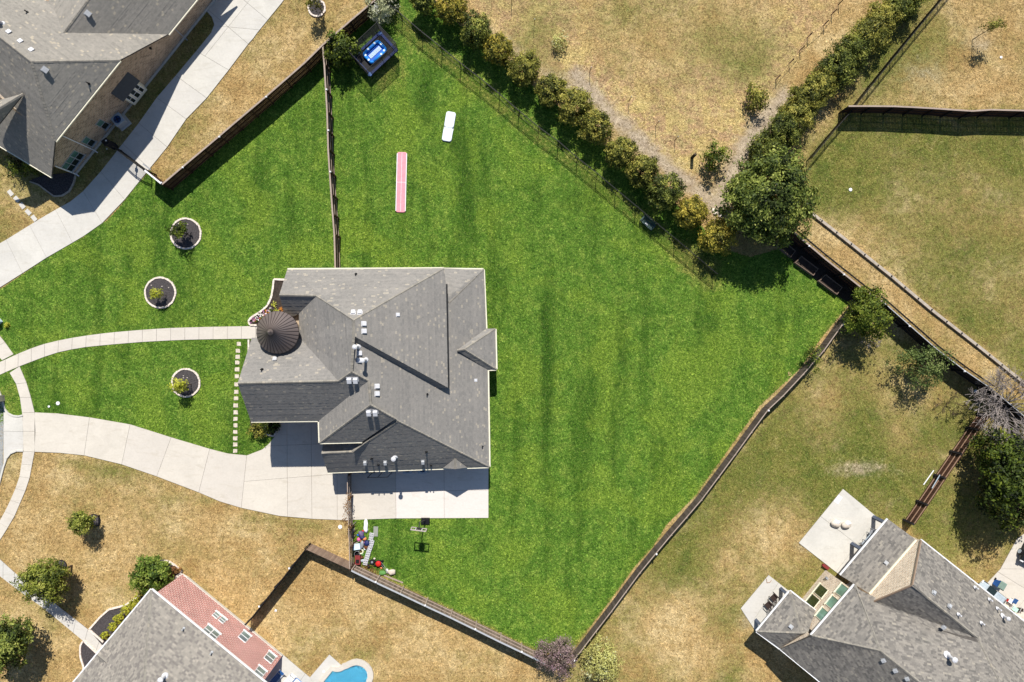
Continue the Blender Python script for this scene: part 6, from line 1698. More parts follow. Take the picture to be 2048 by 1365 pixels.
for nm, lab, cat, x, y, r, mt, sd in [('toy', 'small yellow toy beside the pink ball in the junk pile', 'toy', 722, 1082, (.1, .13, .1), 'flower_orange', 41), ('toy', 'small red toy under the white cloth of the junk pile', 'toy', 727, 1062, (.12, .09, .1), 'red', 42),
        ('toy', 'small white toy between tub and blocks in the junk pile', 'toy', 730, 1098, (.12, .14, .1), 'trim_white', 43), ('toy', 'small green toy near the black bucket of the junk pile', 'toy', 726, 1109, (.11, .12, .1), 'green_tarp', 44),
        ('toy', 'small bright blue toy at the junk pile top', 'toy', 717, 1070, (.14, .1, .11), 'pool_blue', 45), ('pot', 'dark clay pot below the ring-shaped wheel', 'pot', 724, 1114, (.14, .14, .13), 'rust', 46),
        ('toy', 'small purple toy right of the grey bag in the junk pile', 'toy', 729, 1085, (.1, .12, .1), 'flower_purple', 47), ('cloth', 'pale grey cloth between the wagon and blocks', 'cloth', 724, 1121, (.2, .15, .08), 'silver', 48),
        ('toy', 'small tan toy on the grass right of the spare wheel', 'toy', 749, 1117, (.12, .1, .09), 'tan_bag', 49), ('pot', 'black plant pot beside the lying bicycle', 'pot', 738, 1133, (.15, .13, .13), 'black', 50),
        ('toy', 'small orange toy below the red mower', 'toy', 763, 1136, (.11, .1, .08), 'orange', 51), ('cloth', 'white rag between mower handle and pale bag', 'cloth', 775, 1142, (.16, .22, .07), 'trim_white', 52)]:
    lump(nm, lab, cat, x, y, r, mt, sd, .5)
# concrete blocks, set out in a wavy row
BL = [(744, 1068), (743.5, 1073), (742.5, 1078), (744.5, 1082.5), (743.5, 1087), (742, 1091.5), (740.5, 1096), (738.8, 1100), (737.5, 1104.5), (736.2, 1109), (735, 1113.5), (733.5, 1118), (732, 1122.5), (731, 1127)]
def block_mesh():
    m = MB(); L, w, h = .43, .2, .19
    xs = [-L / 2, -L / 2 + .035, -.018, .018, L / 2 - .035, L / 2]; ys = [-w / 2, -w / 2 + .035, w / 2 - .035, w / 2]
    for i in range(5):
        for j in range(3):
            if i in (1, 3) and j == 1: continue
            m.box(((xs[i] + xs[i + 1]) / 2, (ys[j] + ys[j + 1]) / 2, h / 2 + .02), (xs[i + 1] - xs[i], ys[j + 1] - ys[j], h - .001 * ((i + j) % 2)))
    for x in (-.1, .1): m.box((x, 0, .045), (.14, .12, .03))
    return mesh_from('concrete_block', m)
bmsh = block_mesh(); bmsh.materials.append(M['block'])
for i, (x, y) in enumerate(BL):
    o = bpy.data.objects.new('concrete_block', bmsh); COL.objects.link(o); o.location = W(x, y); o.rotation_euler = (0, 0, -.2 + .1 * math.sin(i * 1.7))
    tag(o, 'pale hollow concrete block in the row beside the junk pile, %s from the top' % ORD[i], 'concrete block', 'row of hollow concrete blocks beside the junk pile')
c = W(751.7, 1063); build('paving_slab', MB().box(c + Z(.05), (.45, .98, .07), -.04), M['grey_paver'], None, 'grey paving slab lying right of the concrete blocks', 'paving slab', loc=c)
# mower
c = W(758, 1126); T = thing('lawn_mower', c, 'red lawn mower with its handle stretched over the grass', 'lawn mower')
build('deck', MB().lathe(c + Z(.1), [(.3, 0), (.36, .06), (.32, .16), (.2, .2)], 16), M['black'], T); build('engine', MB().lathe(c + Z(.28), [(.27, 0), (.29, .06), (.22, .16), (.1, .2)], 16), M['red'], T, smooth=False)
for sx, sy in ((-.38, .2), (-.38, -.2), (.36, .24), (.36, -.26)): build('wheel', MB().lathe(c + Vector((sx, sy, .13)), [(.13, -.04), (.13, .04)], 12, M=Matrix.Rotation(1.57, 3, 'X')), M['tyre'], T)
hd = W(776, 1135)
for s in (-.13, .13): build('handle', MB().tube(c + Vector((.3, s, .3)), Vector((hd.x, hd.y + s, .85)), .015, .015, 6), M['grey_metal'], T)
build('handle_bar', MB().tube(Vector((hd.x, hd.y - .16, .85)), Vector((hd.x, hd.y + .16, .85)), .02, .02, 6), M['black'], T)
lump('grass_bag', 'pale cloth bag at the end of the mower handle', 'bag', 783.5, 1143, (.34, .3, .2), 'tan_bag', 21, .4)
c = W(744.5, 1124); T = thing('spare_wheel', c, 'small black wheel lying between the blocks and mower', 'wheel')
build('tyre', MB().torus(c + Z(.1), .2, .09, 18, 6), M['tyre'], T); build('hub', MB().lathe(c + Z(.04), [(.11, 0), (.11, .1)], 10), M['grey_metal'], T)
# old bicycle lying by the fence
c1, c2 = W(729.5, 1134), W(746, 1143); T = thing('bicycle', (c1 + c2) / 2, 'rusty old bicycle lying on the grass beside the bottom fence', 'bicycle')
for q in (c1, c2):
    w_ = build('wheel', MB().torus(q + Z(.1), .3, .025, 24, 5), M['rust'], T)
    m = MB()
    for k in range(10): m.tube(q + Z(.1), q + Vector((.29 * math.cos(k * .628), .29 * math.sin(k * .628), .1)), .006, .006, 4)
    build('spokes', m, M['rust'], w_)
md = (c1 + c2) / 2 + Vector((.1, .12, .14))
build('frame', MB().tube(c1 + Z(.12), md, .025, .025, 6).tube(md, c2 + Z(.12), .025, .025, 6).tube(c1 + Z(.12), md + Vector((-.1, .3, 0)), .02, .02, 6).tube(md, md + Vector((-.1, .3, 0)), .02, .02, 6).tube(c2 + Z(.12), md + Vector((.3, .2, 0)), .02, .02, 6).tube(md + Vector((-.1, .3, 0)), md + Vector((.3, .2, 0)), .02, .02, 6), M['rust'], T)
build('handlebar', MB().tube(md + Vector((.3, .2, 0)), md + Vector((.5, .36, .05)), .02, .02, 6), M['rust'], T); build('saddle', MB().blob(md + Vector((-.12, .38, .02)), (.13, .08, .05), 3, .1, 8, 5), M['black'], T)
build('plank', MB().bar(W(768, 1151, .06), W(806, 1166, .06), .14, .05), M['rail_pale'], None, 'pale wooden plank lying along the bottom fence', 'plank', loc=W(787, 1158))
lump('tarp', 'small green tarp on the grass between mower and plank', 'tarp', 766, 1146, (.36, .22, .1), 'green_tarp', 22, .5)
g = random.Random(31)
for i in range(9):
    p = W(703 + g.uniform(2, 8), 1052 + i * 4.2 + g.uniform(-2, 2), .12 + .06 * (i % 3)); a = math.radians(g.uniform(30, 75)); L = g.uniform(.6, 1.2)
    q = Vector((math.cos(a), math.sin(a), .1)) * L / 2
    build('branch', MB().tube(p - q, p, .035, .045, 6).tube(p, p + q + Vector((.05, 0, .05)), .045, .02, 6), M['bark' if i % 2 else 'deadwood'], None, 'cut branch of the heap between slatted fence and junk, %s from the driveway' % ORD[i], 'branch', 'heap of cut branches by the slatted fence', loc=p)
# dead vine on the slatted fence
T = thing('dead_vine', W(697, 1000), 'dry brown vine hanging over the slatted fence by the driveway', 'vine'); m = MB(); lf = MB(); g = random.Random(8)
for k in range(7):
    p = W(694.5 + g.uniform(-2, 3), 985 + k * 10, 1.9)
    for s in range(6):
        q = p + Vector((g.uniform(-.16, .17), -g.uniform(.05, .2), g.uniform(-.15, .15))); m.tube(p, q, .02, .015, 5); p = q
        for j in range(5):
            r = q + Vector((g.uniform(-.2, .2), g.uniform(-.2, .2), g.uniform(-.1, .15))); t = g.uniform(0, 3); s_ = .07
            lf.add([r + Vector((s_ * math.cos(t), s_ * math.sin(t), .03)), r + Vector((-s_ * .5 * math.sin(t), s_ * .5 * math.cos(t), 0)), r - Vector((s_ * math.cos(t), s_ * math.sin(t), -.02)), r + Vector((s_ * .5 * math.sin(t), -s_ * .5 * math.cos(t), 0))], [(0, 1, 2, 3)], g.random())
build('stems', m, M['bark'], T); build('leaves', lf, M['l_red'], T)
# ------------------------------------------------------------------ raised garden beds by the brown fence
for lab, Q4 in [('raised wooden garden bed half under the big tree', [(1572.8, 486.7), (1591, 502), (1582, 514), (1552, 490)]), ('middle raised wooden garden bed along the brown fence', [(1603.6, 513), (1636.4, 538), (1627, 551), (1591, 525.6)]), ('raised wooden garden bed nearest the fence corner', [(1651.8, 549.8), (1684.6, 575), (1674, 589), (1638.5, 562.6)])]:
    P = [W(x, y, .5) for x, y in Q4]; cc = sum(P, Vector()) / 4
    T = thing('raised_bed', Vector((cc.x, cc.y, 0)), lab, 'planter', 'raised wooden garden beds')
    for i in range(4):
        a, b = P[i], P[(i + 1) % 4]; e = (b - a).normalized() * (.03 if i % 2 else -.03)
        build('side_board', MB().bar(Vector((a.x, a.y, .26)) - e, Vector((b.x, b.y, .26)) + e, .06, .5), M['fence_pale'], T)
    build('soil', MB().prism(inset([(p.x, p.y) for p in P], .04), .02, .36), M['soil'], T)
gb2 = build('garden_strip', MB().prism([tuple(W(*p)[:2]) for p in [(1552, 492), (1590, 470), (1712, 590), (1697, 607), (1660, 582), (1612, 545)]], .024, .032), M['soil']); tag(gb2, kind='structure')
# green bench at the iron fence
c = W(1293, 449); T = thing('garden_bench', c, 'green slatted bench with a small white plaque behind the iron fence', 'bench')
u = Vector((.735, -.678, 0)); v = Vector((.678, .735, 0)); L = .78
b_ = lambda x, y, z: c + u * x + v * y + Z(z)
for k in range(4): build('seat_slat', MB().bar(b_(-L, -.22 + k * .13, .45), b_(L, -.22 + k * .13, .45), .1, .035), M['green_box'], T)
for k in range(4): build('back_slat', MB().bar(b_(-L, .3 + k * .03, .58 + k * .11), b_(L, .3 + k * .03, .58 + k * .11), .04, .09), M['green_box'], T)
for s in (-1, 1):
    build('leg', MB().bar(b_(s * L * .9, -.25, 0), b_(s * L * .9, -.25, .66), .06, .06, up=u), M['black_metal'], T); build('leg', MB().bar(b_(s * L * .9, .27, 0), b_(s * L * .9, .4, .98), .06, .06, up=u), M['black_metal'], T); build('arm', MB().bar(b_(s * L * .9, -.28, .67), b_(s * L * .9, .32, .67), .08, .04), M['green_box'], T)
build('plaque', MB().bar(b_(-.2, -.1, .476), b_(.12, -.1, .476), .1, .012), M['trim_white'], T)
# ------------------------------------------------------------------ swimming pool
WAT = [(620, 1398), (645, 1365), (666, 1339), (674, 1342.5), (684, 1340), (690, 1336.5), (697, 1334.5), (704, 1330), (713, 1328), (722, 1329.5), (730, 1334.5), (736, 1343), (737, 1352), (733, 1362), (735, 1372), (728, 1400), (690, 1440), (640, 1430)]
pc = sum((W(*p) for p in WAT), Vector()) / len(WAT)
pl = build('pool_basin', MB().prism([tuple(W(*p)[:2]) for p in WAT], .015, .05), M['pool_floor']); tag(pl, kind='structure')
ww = build('pool_water', MB().prism([tuple(W(*p)[:2]) for p in WAT], .055, .085), M['water']); tag(ww, kind='structure')
cp = thing('pool_coping', pc, 'pale curved stone coping round the swimming pool', 'pool edge')
er = resample(WAT[1:15], 22)
def outp(k):
    a, b = W(*er[max(0, k - 1)]), W(*er[min(len(er) - 1, k + 1)]); d = (b - a).normalized(); s = Vector((d.y, -d.x, 0)); A = W(*er[k])
    if s.dot(A - Vector((pc.x, pc.y, 0))) < 0: s = -s
    return A - s * .04, A + s * (.55 if er[k][0] > 688 else .4)
for k in range(len(er) - 1):
    a0, a1 = outp(k); b0, b1 = outp(k + 1); gp_ = .006
    a0, b0 = a0.lerp(b0, gp_), b0.lerp(a0, gp_); a1, b1 = a1.lerp(b1, gp_), b1.lerp(a1, gp_)
    build('coping_stone', MB().hexa([a0 + Z(.03), b0 + Z(.03), b1 + Z(.03), a1 + Z(.03), a0 + Z(.22), b0 + Z(.22), b1 + Z(.22), a1 + Z(.22)]), M['conc'], cp)
def lounger(label, px, py, rz, mat):
    c = W(px, py); T = thing('pool_lounger', c, label, 'lounger', 'pool loungers'); mm = Matrix.Rotation(rz, 3, 'Z')
    f = lambda x, y, z: c + mm @ Vector((x, y, z))
    for s in (-.3, .3): build('side_rail', MB().bar(f(-.95, s, .32), f(.5, s, .32), .05, .06).bar(f(.5, s, .32), f(1.0, s, .75), .05, .06), M['trim_white'], T)
    for k in range(11): build('slat', MB().bar(f(-.9 + k * .125, -.28, .35), f(-.9 + k * .125, .28, .35), .09, .02), M[mat], T)
    for k in range(5): build('back_slat', MB().bar(f(.55 + k * .1, -.28, .38 + k * .086), f(.55 + k * .1, .28, .38 + k * .086), .08, .02), M[mat], T)
    for x in (-.8, .4):
        for s in (-.3, .3): build('leg', MB().bar(f(x, s, .06), f(x, s, .3), .05, .05, up=(1, 0, 0)), M['trim_white'], T)
lounger('blue-striped lounger beside the brick house wall by the pool', 556, 1352, .85, 'lounge_blue'); lounger('white lounger on the pool deck right of the blue-striped one', 580, 1358, .85, 'trim_white')
c = W(599, 1364); T = thing('side_table', c, 'white table with blue edge on the pool deck', 'table')
build('top', MB().box(c + Z(.5), (.95, .7, .05), -.7), M['trim_white'], T); build('edge', MB().box(c + Z(.46), (1.02, .77, .04), -.7), M['pool_blue'], T); build('leg', MB().tube(c + Z(.06), c + Z(.45), .05, .05, 8), M['trim_white'], T)
c = W(648, 1343); build('skimmer_lid', MB().lathe(c + Z(.07), [(.13, 0), (.13, .025), (.1, .03)], 16), M['trim_white'], None, 'round white skimmer lid on the pool deck', 'lid', loc=c)
# ------------------------------------------------------------------ the beige house's patios and drive
for lab, x, y, s in [('left cream sack of the pair on the back patio', 1668, 1047, 9), ('right cream sack of the pair on the back patio', 1690, 1049, 10)]:
    c = W(x, y); T = thing('sack', c, lab, 'sack', 'two cream sacks on the back patio'); build('bag', MB().blob(c + Z(.27), (.44, .38, .24), s, .25, 14, 8), M['tan_bag'], T, smooth=True); build('top', MB().blob(c + Vector((.1, .22, .42)), (.3, .24, .12), s + 3, .4, 10, 6), M['trim_white'], T, smooth=True)
def chair(label, px, py, rz, mat='dark_rattan', grp='dark patio chairs'):
    c = W(px, py); T = thing('patio_chair', c, label, 'chair', grp); mm = Matrix.Rotation(rz, 3, 'Z'); f = lambda x, y, z: c + mm @ Vector((x, y, z))
    build('seat', MB().hexa([f(-.28, -.28, .38), f(.28, -.28, .38), f(.28, .28, .38), f(-.28, .28, .38), f(-.28, -.28, .45), f(.28, -.28, .45), f(.28, .28, .45), f(-.28, .28, .45)]), M[mat], T)
    for k in range(5): build('back_slat', MB().bar(f(-.24 + k * .12, -.3, .45), f(-.24 + k * .12, -.42, .98), .07, .03, up=mm @ Vector((1, 0, 0))), M[mat], T)
    build('back_rail', MB().bar(f(-.3, -.42, 1.0), f(.3, -.42, 1.0), .05, .06), M[mat], T)
    for x in (-.3, .3):
        build('arm', MB().bar(f(x, -.32, .66), f(x, .3, .66), .07, .04), M[mat], T)
        for y in (-.26, .26): build('leg', MB().bar(f(x, y, .07), f(x, y, .66 if y > 0 else .9), .05, .05, up=(1, 0, 0)), M[mat], T)
chair('upper dark chair of the pair on the side patio', 1545, 1192, .75); chair('lower dark chair of the pair on the side patio', 1534, 1207, .75)
c = W(1730, 1078); T = thing('patio_bench', c, 'silver bench beside the back patio posts', 'bench'); u = Vector((.652, .758, 0))
build('seat', MB().bar(c - u * .65 + Z(.46), c + u * .65 + Z(.46), .38, .05), M['silver'], T)
for s in (-.55, .55): build('leg', MB().bar(c + u * s + Z(.06), c + u * s + Z(.44), .3, .05, up=u), M['grey_metal'], T)
chair('small grey chair left of the silver patio bench', 1725.5, 1086, 2.4, 'grey_metal', 'grey chairs by the silver bench'); chair('small grey chair right of the silver patio bench', 1741, 1064, 2.4, 'grey_metal', 'grey chairs by the silver bench')
c = W(1675.5, 999); build('paper', MB().box(c + Z(.085), (.5, .8, .012), -.6), M['trim_white'], None, 'white sheet lying near the top corner of the back patio', 'sheet', loc=c)
build('white_pipe', MB().tube(W(1847, 970, .05), W(1867.5, 941, .05), .05, .05, 8), M['trim_white'], None, 'white pipe lying on the grass beside the brown fence', 'pipe', loc=W(1857, 955))
build('metal_pipe', MB().tube(W(1864, 977, .9), W(1880, 950, 1.0), .05, .05, 8), M['silver'], None, 'shiny metal pipe resting against the brown fence', 'pipe', loc=W(1872, 963))
c = W(1650, 1130.5); T = thing('garden_bench', W(1649, 1132), 'maroon bench at the edge of the back patio', 'bench'); c = W(1649, 1132); u = Vector((.8, -.6, 0))
build('seat', MB().bar(c - u * .35 + Z(.3), c + u * .35 + Z(.3), .3, .06), M['maroon'], T); build('leg', MB().bar(c - u * .28 + Z(.0), c - u * .28 + Z(.27), .2, .05, up=u), M['maroon'], T); build('leg', MB().bar(c + u * .28 + Z(.0), c + u * .28 + Z(.27), .2, .05, up=u), M['maroon'], T)
pp = [W(1533, 1158, .1), W(1534, 1166, .1), W(1540, 1165, .1), W(1543, 1161, .1)]; build('bent_wire', MB().path(pp, .03, 6), M['rail_tan'], None, 'bent tan wire lying on the side patio', 'wire', loc=pp[0])
# wheelie bin
c = W(1990, 1165); T = thing('recycling_bin', c, 'blue wheeled bin with grey-green lid on the side driveway', 'bin'); mm = Matrix.Rotation(-.55, 3, 'Z'); f = lambda x, y, z: c + mm @ Vector((x, y, z))
build('body', MB().hexa([f(-.24, -.26, .1), f(.24, -.26, .1), f(.24, .26, .1), f(-.24, .26, .1), f(-.31, -.36, 1.02), f(.31, -.36, 1.02), f(.31, .36, 1.02), f(-.31, .36, 1.02)]), M['bin_blue'], T)
build('lid', MB().hexa([f(-.34, -.4, 1.02), f(.34, -.4, 1.02), f(.34, .4, 1.02), f(-.34, .4, 1.02), f(-.28, -.32, 1.12), f(.28, -.32, 1.12), f(.28, .32, 1.1), f(-.28, .32, 1.1)]), M['bin_lid'], T)
for s in (-.27, .27): build('wheel', MB().lathe(f(s, .3, .14), [(.13, -.03), (.13, .03)], 12, M=mm @ Matrix.Rotation(1.57, 3, 'Y')), M['tyre'], T)
# vehicles
def car(label, c, rz, mat, L=4.5, wd=1.8, scale=1.0):
    T = thing('parked_car', c, label, 'car', None); mm = Matrix.Rotation(rz, 3, 'Z'); f = lambda x, y, z: c + mm @ Vector((x * scale, y * scale, z * scale))
    secs = [(-.5, .55, .62, .7), (-.46, .42, .78, .86), (-.3, .36, .9, .95), (-.1, .34, .95, .98), (.15, .34, .98, .98), (.35, .36, .92, .96), (.46, .42, .78, .9), (.5, .52, .66, .76)]
    m = MB(); vs = []; n = 8
    for x, z0, z1, k in secs:
        w = wd / 2 * k
        vs += [f(x * L, -w, z0), f(x * L, -w * 1.02, (z0 + z1) / 2), f(x * L, -w * .95, z1 - .04), f(x * L, -w * .8, z1), f(x * L, w * .8, z1), f(x * L, w * .95, z1 - .04), f(x * L, w * 1.02, (z0 + z1) / 2), f(x * L, w, z0)]
    fs = [(i * n + j, i * n + (j + 1) % n, (i + 1) * n + (j + 1) % n, (i + 1) * n + j) for i in range(len(secs) - 1) for j in range(n)] + [tuple(range(n - 1, -1, -1)), tuple(range((len(secs) - 1) * n, len(secs) * n))]
    m.add(vs, fs); build('body', m, M[mat], T, smooth=False)
    g0 = [f(-.28 * L, -.74, .95), f(.42 * L, -.74, .93), f(.42 * L, .74, .93), f(-.28 * L, .74, .95), f(-.08 * L, -.58, 1.42), f(.26 * L, -.58, 1.42), f(.26 * L, .58, 1.42), f(-.08 * L, .58, 1.42)]
    build('windows', MB().hexa(g0), M['glass_dark'], T)
    build('roof', MB().hexa([f(-.09 * L, -.6, 1.421), f(.27 * L, -.6, 1.421), f(.27 * L, .6, 1.421), f(-.09 * L, .6, 1.421), f(-.05 * L, -.5, 1.48), f(.23 * L, -.5, 1.48), f(.23 * L, .5, 1.48), f(-.05 * L, .5, 1.48)]), M[mat], T)
    for x in (-.31, .31):
        for y in (-1, 1):
            w_ = build('wheel', MB().lathe(f(x * L, y * (wd / 2 - .06), .33), [(.26, -.11), (.33, -.09), (.33, .09), (.26, .11)], 18, M=mm @ Matrix.Rotation(1.57, 3, 'X') @ Matrix.Scale(scale, 3)), M['tyre'], T)
            build('rim', MB().lathe(f(x * L, y * (wd / 2 - .06), .33), [(.2, -.125), (.22, -.12), (.22, .12), (.2, .125)], 14, M=mm @ Matrix.Rotation(1.57, 3, 'X') @ Matrix.Scale(scale, 3)), M['silver'], w_)
    for y in (-.6, .6): build('headlight', MB().box(f(-.485 * L, y, .68), (.12 * scale, .32 * scale, .12 * scale), rz), M['trim_white'], T)
    for y in (-.62, .62): build('tail_light', MB().box(f(.49 * L, y, .74), (.08 * scale, .3 * scale, .12 * scale), rz), M['red'], T)
car('dark grey car cut off by the right edge on the side driveway', W(2064, 1085), math.radians(62), 'car_dark')
car('silver small car tucked under the eave of the beige house', W(1974, 1186), math.radians(-38), 'silver', L=3.4, wd=1.5, scale=.92)
c = W(2017, 1200); T = thing('folding_chair', c, 'white and blue folding chair on the side driveway', 'chair'); build('seat', MB().box(c + Z(.4), (.5, .45, .05), -.6), M['trim_white'], T); build('back', MB().box(c + Vector((.2, .1, .65)), (.08, .5, .45), -.6), M['lounge_blue'], T)
for q in ((-.2, -.2), (.2, -.2), (.2, .2), (-.2, .2)): build('leg', MB().tube(c + Vector((q[0], q[1], .07)), c + Vector((q[0], q[1], .38)), .02, .02, 6), M['black_metal'], T)
c = W(2023, 1215); T = thing('cooler', c, 'white box with mint lid beside the folding chair', 'cooler'); build('box', MB().box(c + Z(.27), (.55, .4, .4), -.6), M['trim_white'], T); build('lid', MB().box(c + Z(.5), (.58, .43, .05), -.6), M['mint'], T)
c = W(2037, 1218); T = thing('crate', c, 'dark crate with white rails right of the cooler', 'crate'); build('box', MB().box(c + Z(.22), (.45, .3, .3), -.1), M['dark_rattan'], T)
for s in (-.2, .2): build('rail', MB().bar(c + Vector((s, -.2, .4)), c + Vector((s, .5, .75)), .04, .04), M['trim_white'], T)
# ------------------------------------------------------------------ street side
c = W(4, 797); T = thing('mailbox_pillar', c, 'grey stone mailbox pillar at the kerb left of the driveway', 'mailbox'); build('shaft', MB().box(c + Z(.6), (.62, .62, 1.2), .1), M['kerb_stone'], T); build('capstone', MB().box(c + Z(1.25), (.74, .74, .1), .1), M['conc_grey'], T); build('mail_door', MB().box(c + Vector((-.32, 0, .95)), (.04, .26, .24), .1), M['black'], T)
c = W(-4, 643); T = thing('utility_pedestal', c, 'pale box at the left edge above the sidewalk', 'utility box'); build('case', MB().box(c + Z(.4), (.75, .75, .8), .7), M['pool_pale'], T); build('lid', MB().box(c + Z(.84), (.82, .82, .08), .7), M['trim_white'], T)
plant('shrub', 'tiny yellow-green plant next to the pale box at left edge', 'shrub', 14, 651, (.25, .28, .2), .2, 'l_yellow', 260, clumps=14, per=20, leaf=.06, spread=.25, rt=.02)
for lab, x, y, r in [('larger white valve lid on the lawn above the driveway', 116.5, 807, .19), ('smaller white valve lid on the lawn above the driveway', 98.5, 813.5, .11), ('white lid on the olive yard right of the big tree', 1700.5, 380, .17), ('white lid on the upper right tan yard', 2001.5, 115.5, .13), ('white lid on the tan grass beside the slatted fence', 680.5, 1054, .2)]:
    c = W(x, y); build('valve_lid', MB().lathe(c + Z(.02), [(r, 0), (r, .05), (r * .8, .065)], 14), M['trim_white'], None, lab, 'lid', loc=c)
c = W(551.5, 1221); build('paper_scrap', MB().add([c + Vector(p) for p in ((-.14, -.1, .03), (.12, -.14, .05), (.16, .1, .1), (-.05, .15, .04), (-.14, -.1, .028), (.12, -.14, .048), (.16, .1, .098), (-.05, .15, .038))], [(0, 1, 2, 3), (7, 6, 5, 4), (0, 4, 5, 1), (1, 5, 6, 2), (2, 6, 7, 3), (3, 7, 4, 0)]), M['trim_white'], None, 'white paper scrap on the tan lawn near the brick house', 'paper', loc=c)
# ------------------------------------------------------------------ hay field stakes and old wire fence
for i, (x, y) in enumerate([(1023, 8), (1068, 52), (1179, 146), (1257.7, 203.7), (1311.5, 252), (1349, 282)]):
    c = W(x, y); T = thing('field_stake', c, 'thin rusty stake on the hay field, %s from the top left' % ORD[i], 'stake', 'thin stakes along the hay field'); build('shaft', MB().bar(c + Z(-.1), c + Vector((.03, .03, 1.35)), .05, .05, up=(1, 0, 0)), M['rust'], T); build('tip', MB().box(c + Vector((.03, .03, 1.37)), (.06, .06, .05)), M['grey_metal'], T)
c = W(1384, 316); T = thing('wooden_post', c, 'short thick dark post at the end of the dirt track', 'post'); build('shaft', MB().lathe(c, [(.16, -.1), (.15, 1.2), (.12, 1.24)], 10), M['fence_black'], T); build('cap', MB().lathe(c + Z(1.24), [(.12, 0), (.05, .05)], 10), M['bark'], T)
T = thing('old_wire_fence', W(1577, 126), 'collapsed wire fence with leaning posts on the hay field by the hedge', 'fence')
FP = [(1551, 160), (1577.6, 128), (1599, 102), (1614, 76), (1646, 52), (1662, 30), (1676, 10)]
for x, y in FP:
    c = W(x, y); build('post', MB().bar(c + Z(-.1), c + Vector((.08, .05, 1.1)), .07, .07, up=(1, 0, 0)), M['fence_dark'], T)
for a, b in zip(FP[:-1], FP[1:]):
    build('wire', MB().tube(W(*a, .95), W(*b, .8), .018, .018, 5), M['rust'], T)
g = random.Random(77)
for i, (x, y) in enumerate([(1431, 428), (1427, 421), (1453, 399), (1440, 433), (1436, 424)]):
    c = W(x, y); build('rubble_stone', MB().blob(c + Z(.1), (g.uniform(.15, .3), g.uniform(.12, .22), .13), i, .4, 8, 5), M['stone'], None, 'white rubble stone left of the big tree\'s crown, %s of five' % ORD[i], 'stone', 'white rubble beside the big tree', loc=c)
c = W(2039, 856); T = thing('bird_feeder', c, 'bright blue bird feeder hanging below the dead tree', 'bird feeder'); build('body', MB().lathe(c + Z(1.9), [(.1, 0), (.2, .1), (.2, .35), (.05, .5)], 10), M['pool_blue'], T); build('hanger', MB().tube(c + Z(2.38), c + Vector((.05, .3, 3.2)), .015, .015, 5), M['grey_metal'], T)
build('hose', MB().path([W(1948, 797, .1), W(1951, 802, .12), W(1956, 803, .12), W(1960, 799, .1)], .06, 6), M['rail_tan'], None, 'short tan hose piece at the foot of the black fence', 'hose', loc=W(1953, 800))
c = W(1950, 783); T = thing('dog_bowl', c, 'small pale blue bowl by the black fence near the dead tree', 'bowl'); build('bowl', MB().lathe(c + Z(.02), [(.14, 0), (.18, .1), (.14, .1), (.1, .03)], 14), M['pool_pale'], T)
# ------------------------------------------------------------------ grass standing on the lawn and the dry ground
def tufts(name, px, py, cover, mat, seed, size, z0, blades=3):
    """short leaning grass blades, a few to each tuft"""
    g = np.random.RandomState(seed); n = len(px)
    tint = np.clip(g.normal(.46, .28, n), 0, 1)
    base = np.stack([(px - 1024) / PPM, (682.5 - py) / PPM, np.full(n, z0)], -1)
    B = np.repeat(base, blades, 0); N = n * blades
    a = g.uniform(0, 2 * np.pi, N); L = size * g.uniform(.6, 1.4, N); h = size * g.uniform(.15, .5, N); w = size * g.uniform(.16, .32, N)
    d = np.stack([np.cos(a), np.sin(a), np.zeros(N)], -1); s = np.stack([-np.sin(a), np.cos(a), np.zeros(N)], -1)
    o = g.normal(size=(N, 3)) * size * .3; o[:, 2] = 0
    up = np.array([0, 0, 1.0])
    co = np.stack([B + o - s * w[:, None], B + o + s * w[:, None], B + o + d * L[:, None] + up * h[:, None]], 1).reshape(-1, 3)
    me = bpy.data.meshes.new(name)
    me.vertices.add(N * 3); me.vertices.foreach_set('co', co.ravel())
    me.loops.add(N * 3); me.loops.foreach_set('vertex_index', np.arange(N * 3))
    me.polygons.add(N); me.polygons.foreach_set('loop_start', np.arange(0, N * 3, 3)); me.polygons.foreach_set('loop_total', np.full(N, 3))
    me.update(calc_edges=True)
    at = me.attributes.new('tint', 'FLOAT', 'FACE'); at.data.foreach_set('value', np.clip(np.repeat(tint, blades) + g.normal(0, .08, N), 0, 1))
    c = np.repeat(np.concatenate([cover, np.ones((n, 1))], 1), blades, 0)
    at = me.attributes.new('cover', 'FLOAT_COLOR', 'FACE'); at.data.foreach_set('color', c.ravel())
    me.materials.append(M[mat])
    ob = bpy.data.objects.new(name, me); COL.objects.link(ob); tag(ob, kind='stuff')
    return ob

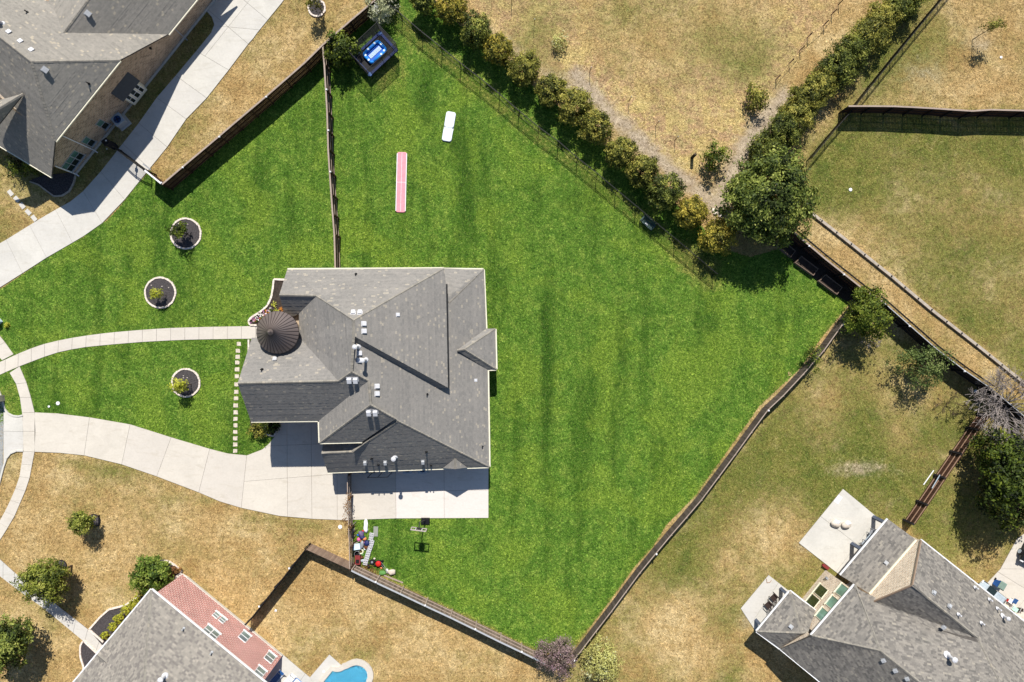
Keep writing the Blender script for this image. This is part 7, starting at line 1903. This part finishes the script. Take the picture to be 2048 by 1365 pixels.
def free_of(px, py, pad=True):
    k = np.ones(px.shape, bool)
    for p in EXCL: k &= ~inside(px, py, p)
    return k
for x, y, r in [(372.5, 468, 31.5), (321.5, 586, 31.5), (372.5, 766, 29), (634, 17, 18), (122, 1132, 12), (188, 1042, 14)]:
    EXCL.append([(x + r * math.cos(k * .4), y + r * math.sin(k * .4)) for k in range(16)])
EXCL += [BED, LB, WAT, [(500, 842), (562, 836), (556, 854), (546, 872), (528, 868), (508, 872)], [(498, 681), (520, 681), (512, 720), (498, 720)], [(1552, 492), (1590, 470), (1712, 590), (1697, 607), (1660, 582), (1612, 545)],
         [(580, 550), (965, 545), (975, 930), (665, 932), (655, 835), (520, 832), (520, 690), (585, 680)], [(700, 1040), (712, 1040), (712, 1135), (700, 1135)],
         [(666, 1339), (690, 1325), (713, 1317), (738, 1328), (748, 1350), (745, 1372), (640, 1400)]] + [[(x - 7, y - 6), (x + 7, y - 6), (x + 7, y + 6), (x - 7, y + 6)] for x, y in SS]
gr = np.random.RandomState(12)
x = gr.uniform(-60, 1712, 560000); y = gr.uniform(-30, 1312, 560000)
k = inside(x, y, LAWN) & (x > -20) & (y > -20); x, y = x[k], y[k]
k = free_of(x, y); x, y = x[k], y[k]
dry, dark = lawn_cover(np.stack([x, y], -1))
k = gr.rand(len(x)) > dry * .5; x, y, dry, dark = x[k], y[k], dry[k], dark[k]
tufts('lawn_grass', x, y, np.stack([dry, dark, dry * 0], -1), 'lawn_tuft', 31, .125, .018)
x = gr.uniform(-30, 2080, 430000); y = gr.uniform(-30, 1395, 430000)
k = ~inside(x, y, LAWN); x, y = x[k], y[k]
k = free_of(x, y); x, y = x[k], y[k]
ix = np.clip(np.searchsorted(gx, x), 0, len(gx) - 1); iy = np.clip(np.searchsorted(gy, y), 0, len(gy) - 1)
cv = cov[iy, ix]
k = gr.rand(len(x)) > cv[:, 1] * 1.1; x, y, cv = x[k], y[k], cv[k]
tufts('dry_grass', x, y, cv, 'ground_tuft', 33, .13, -.002)
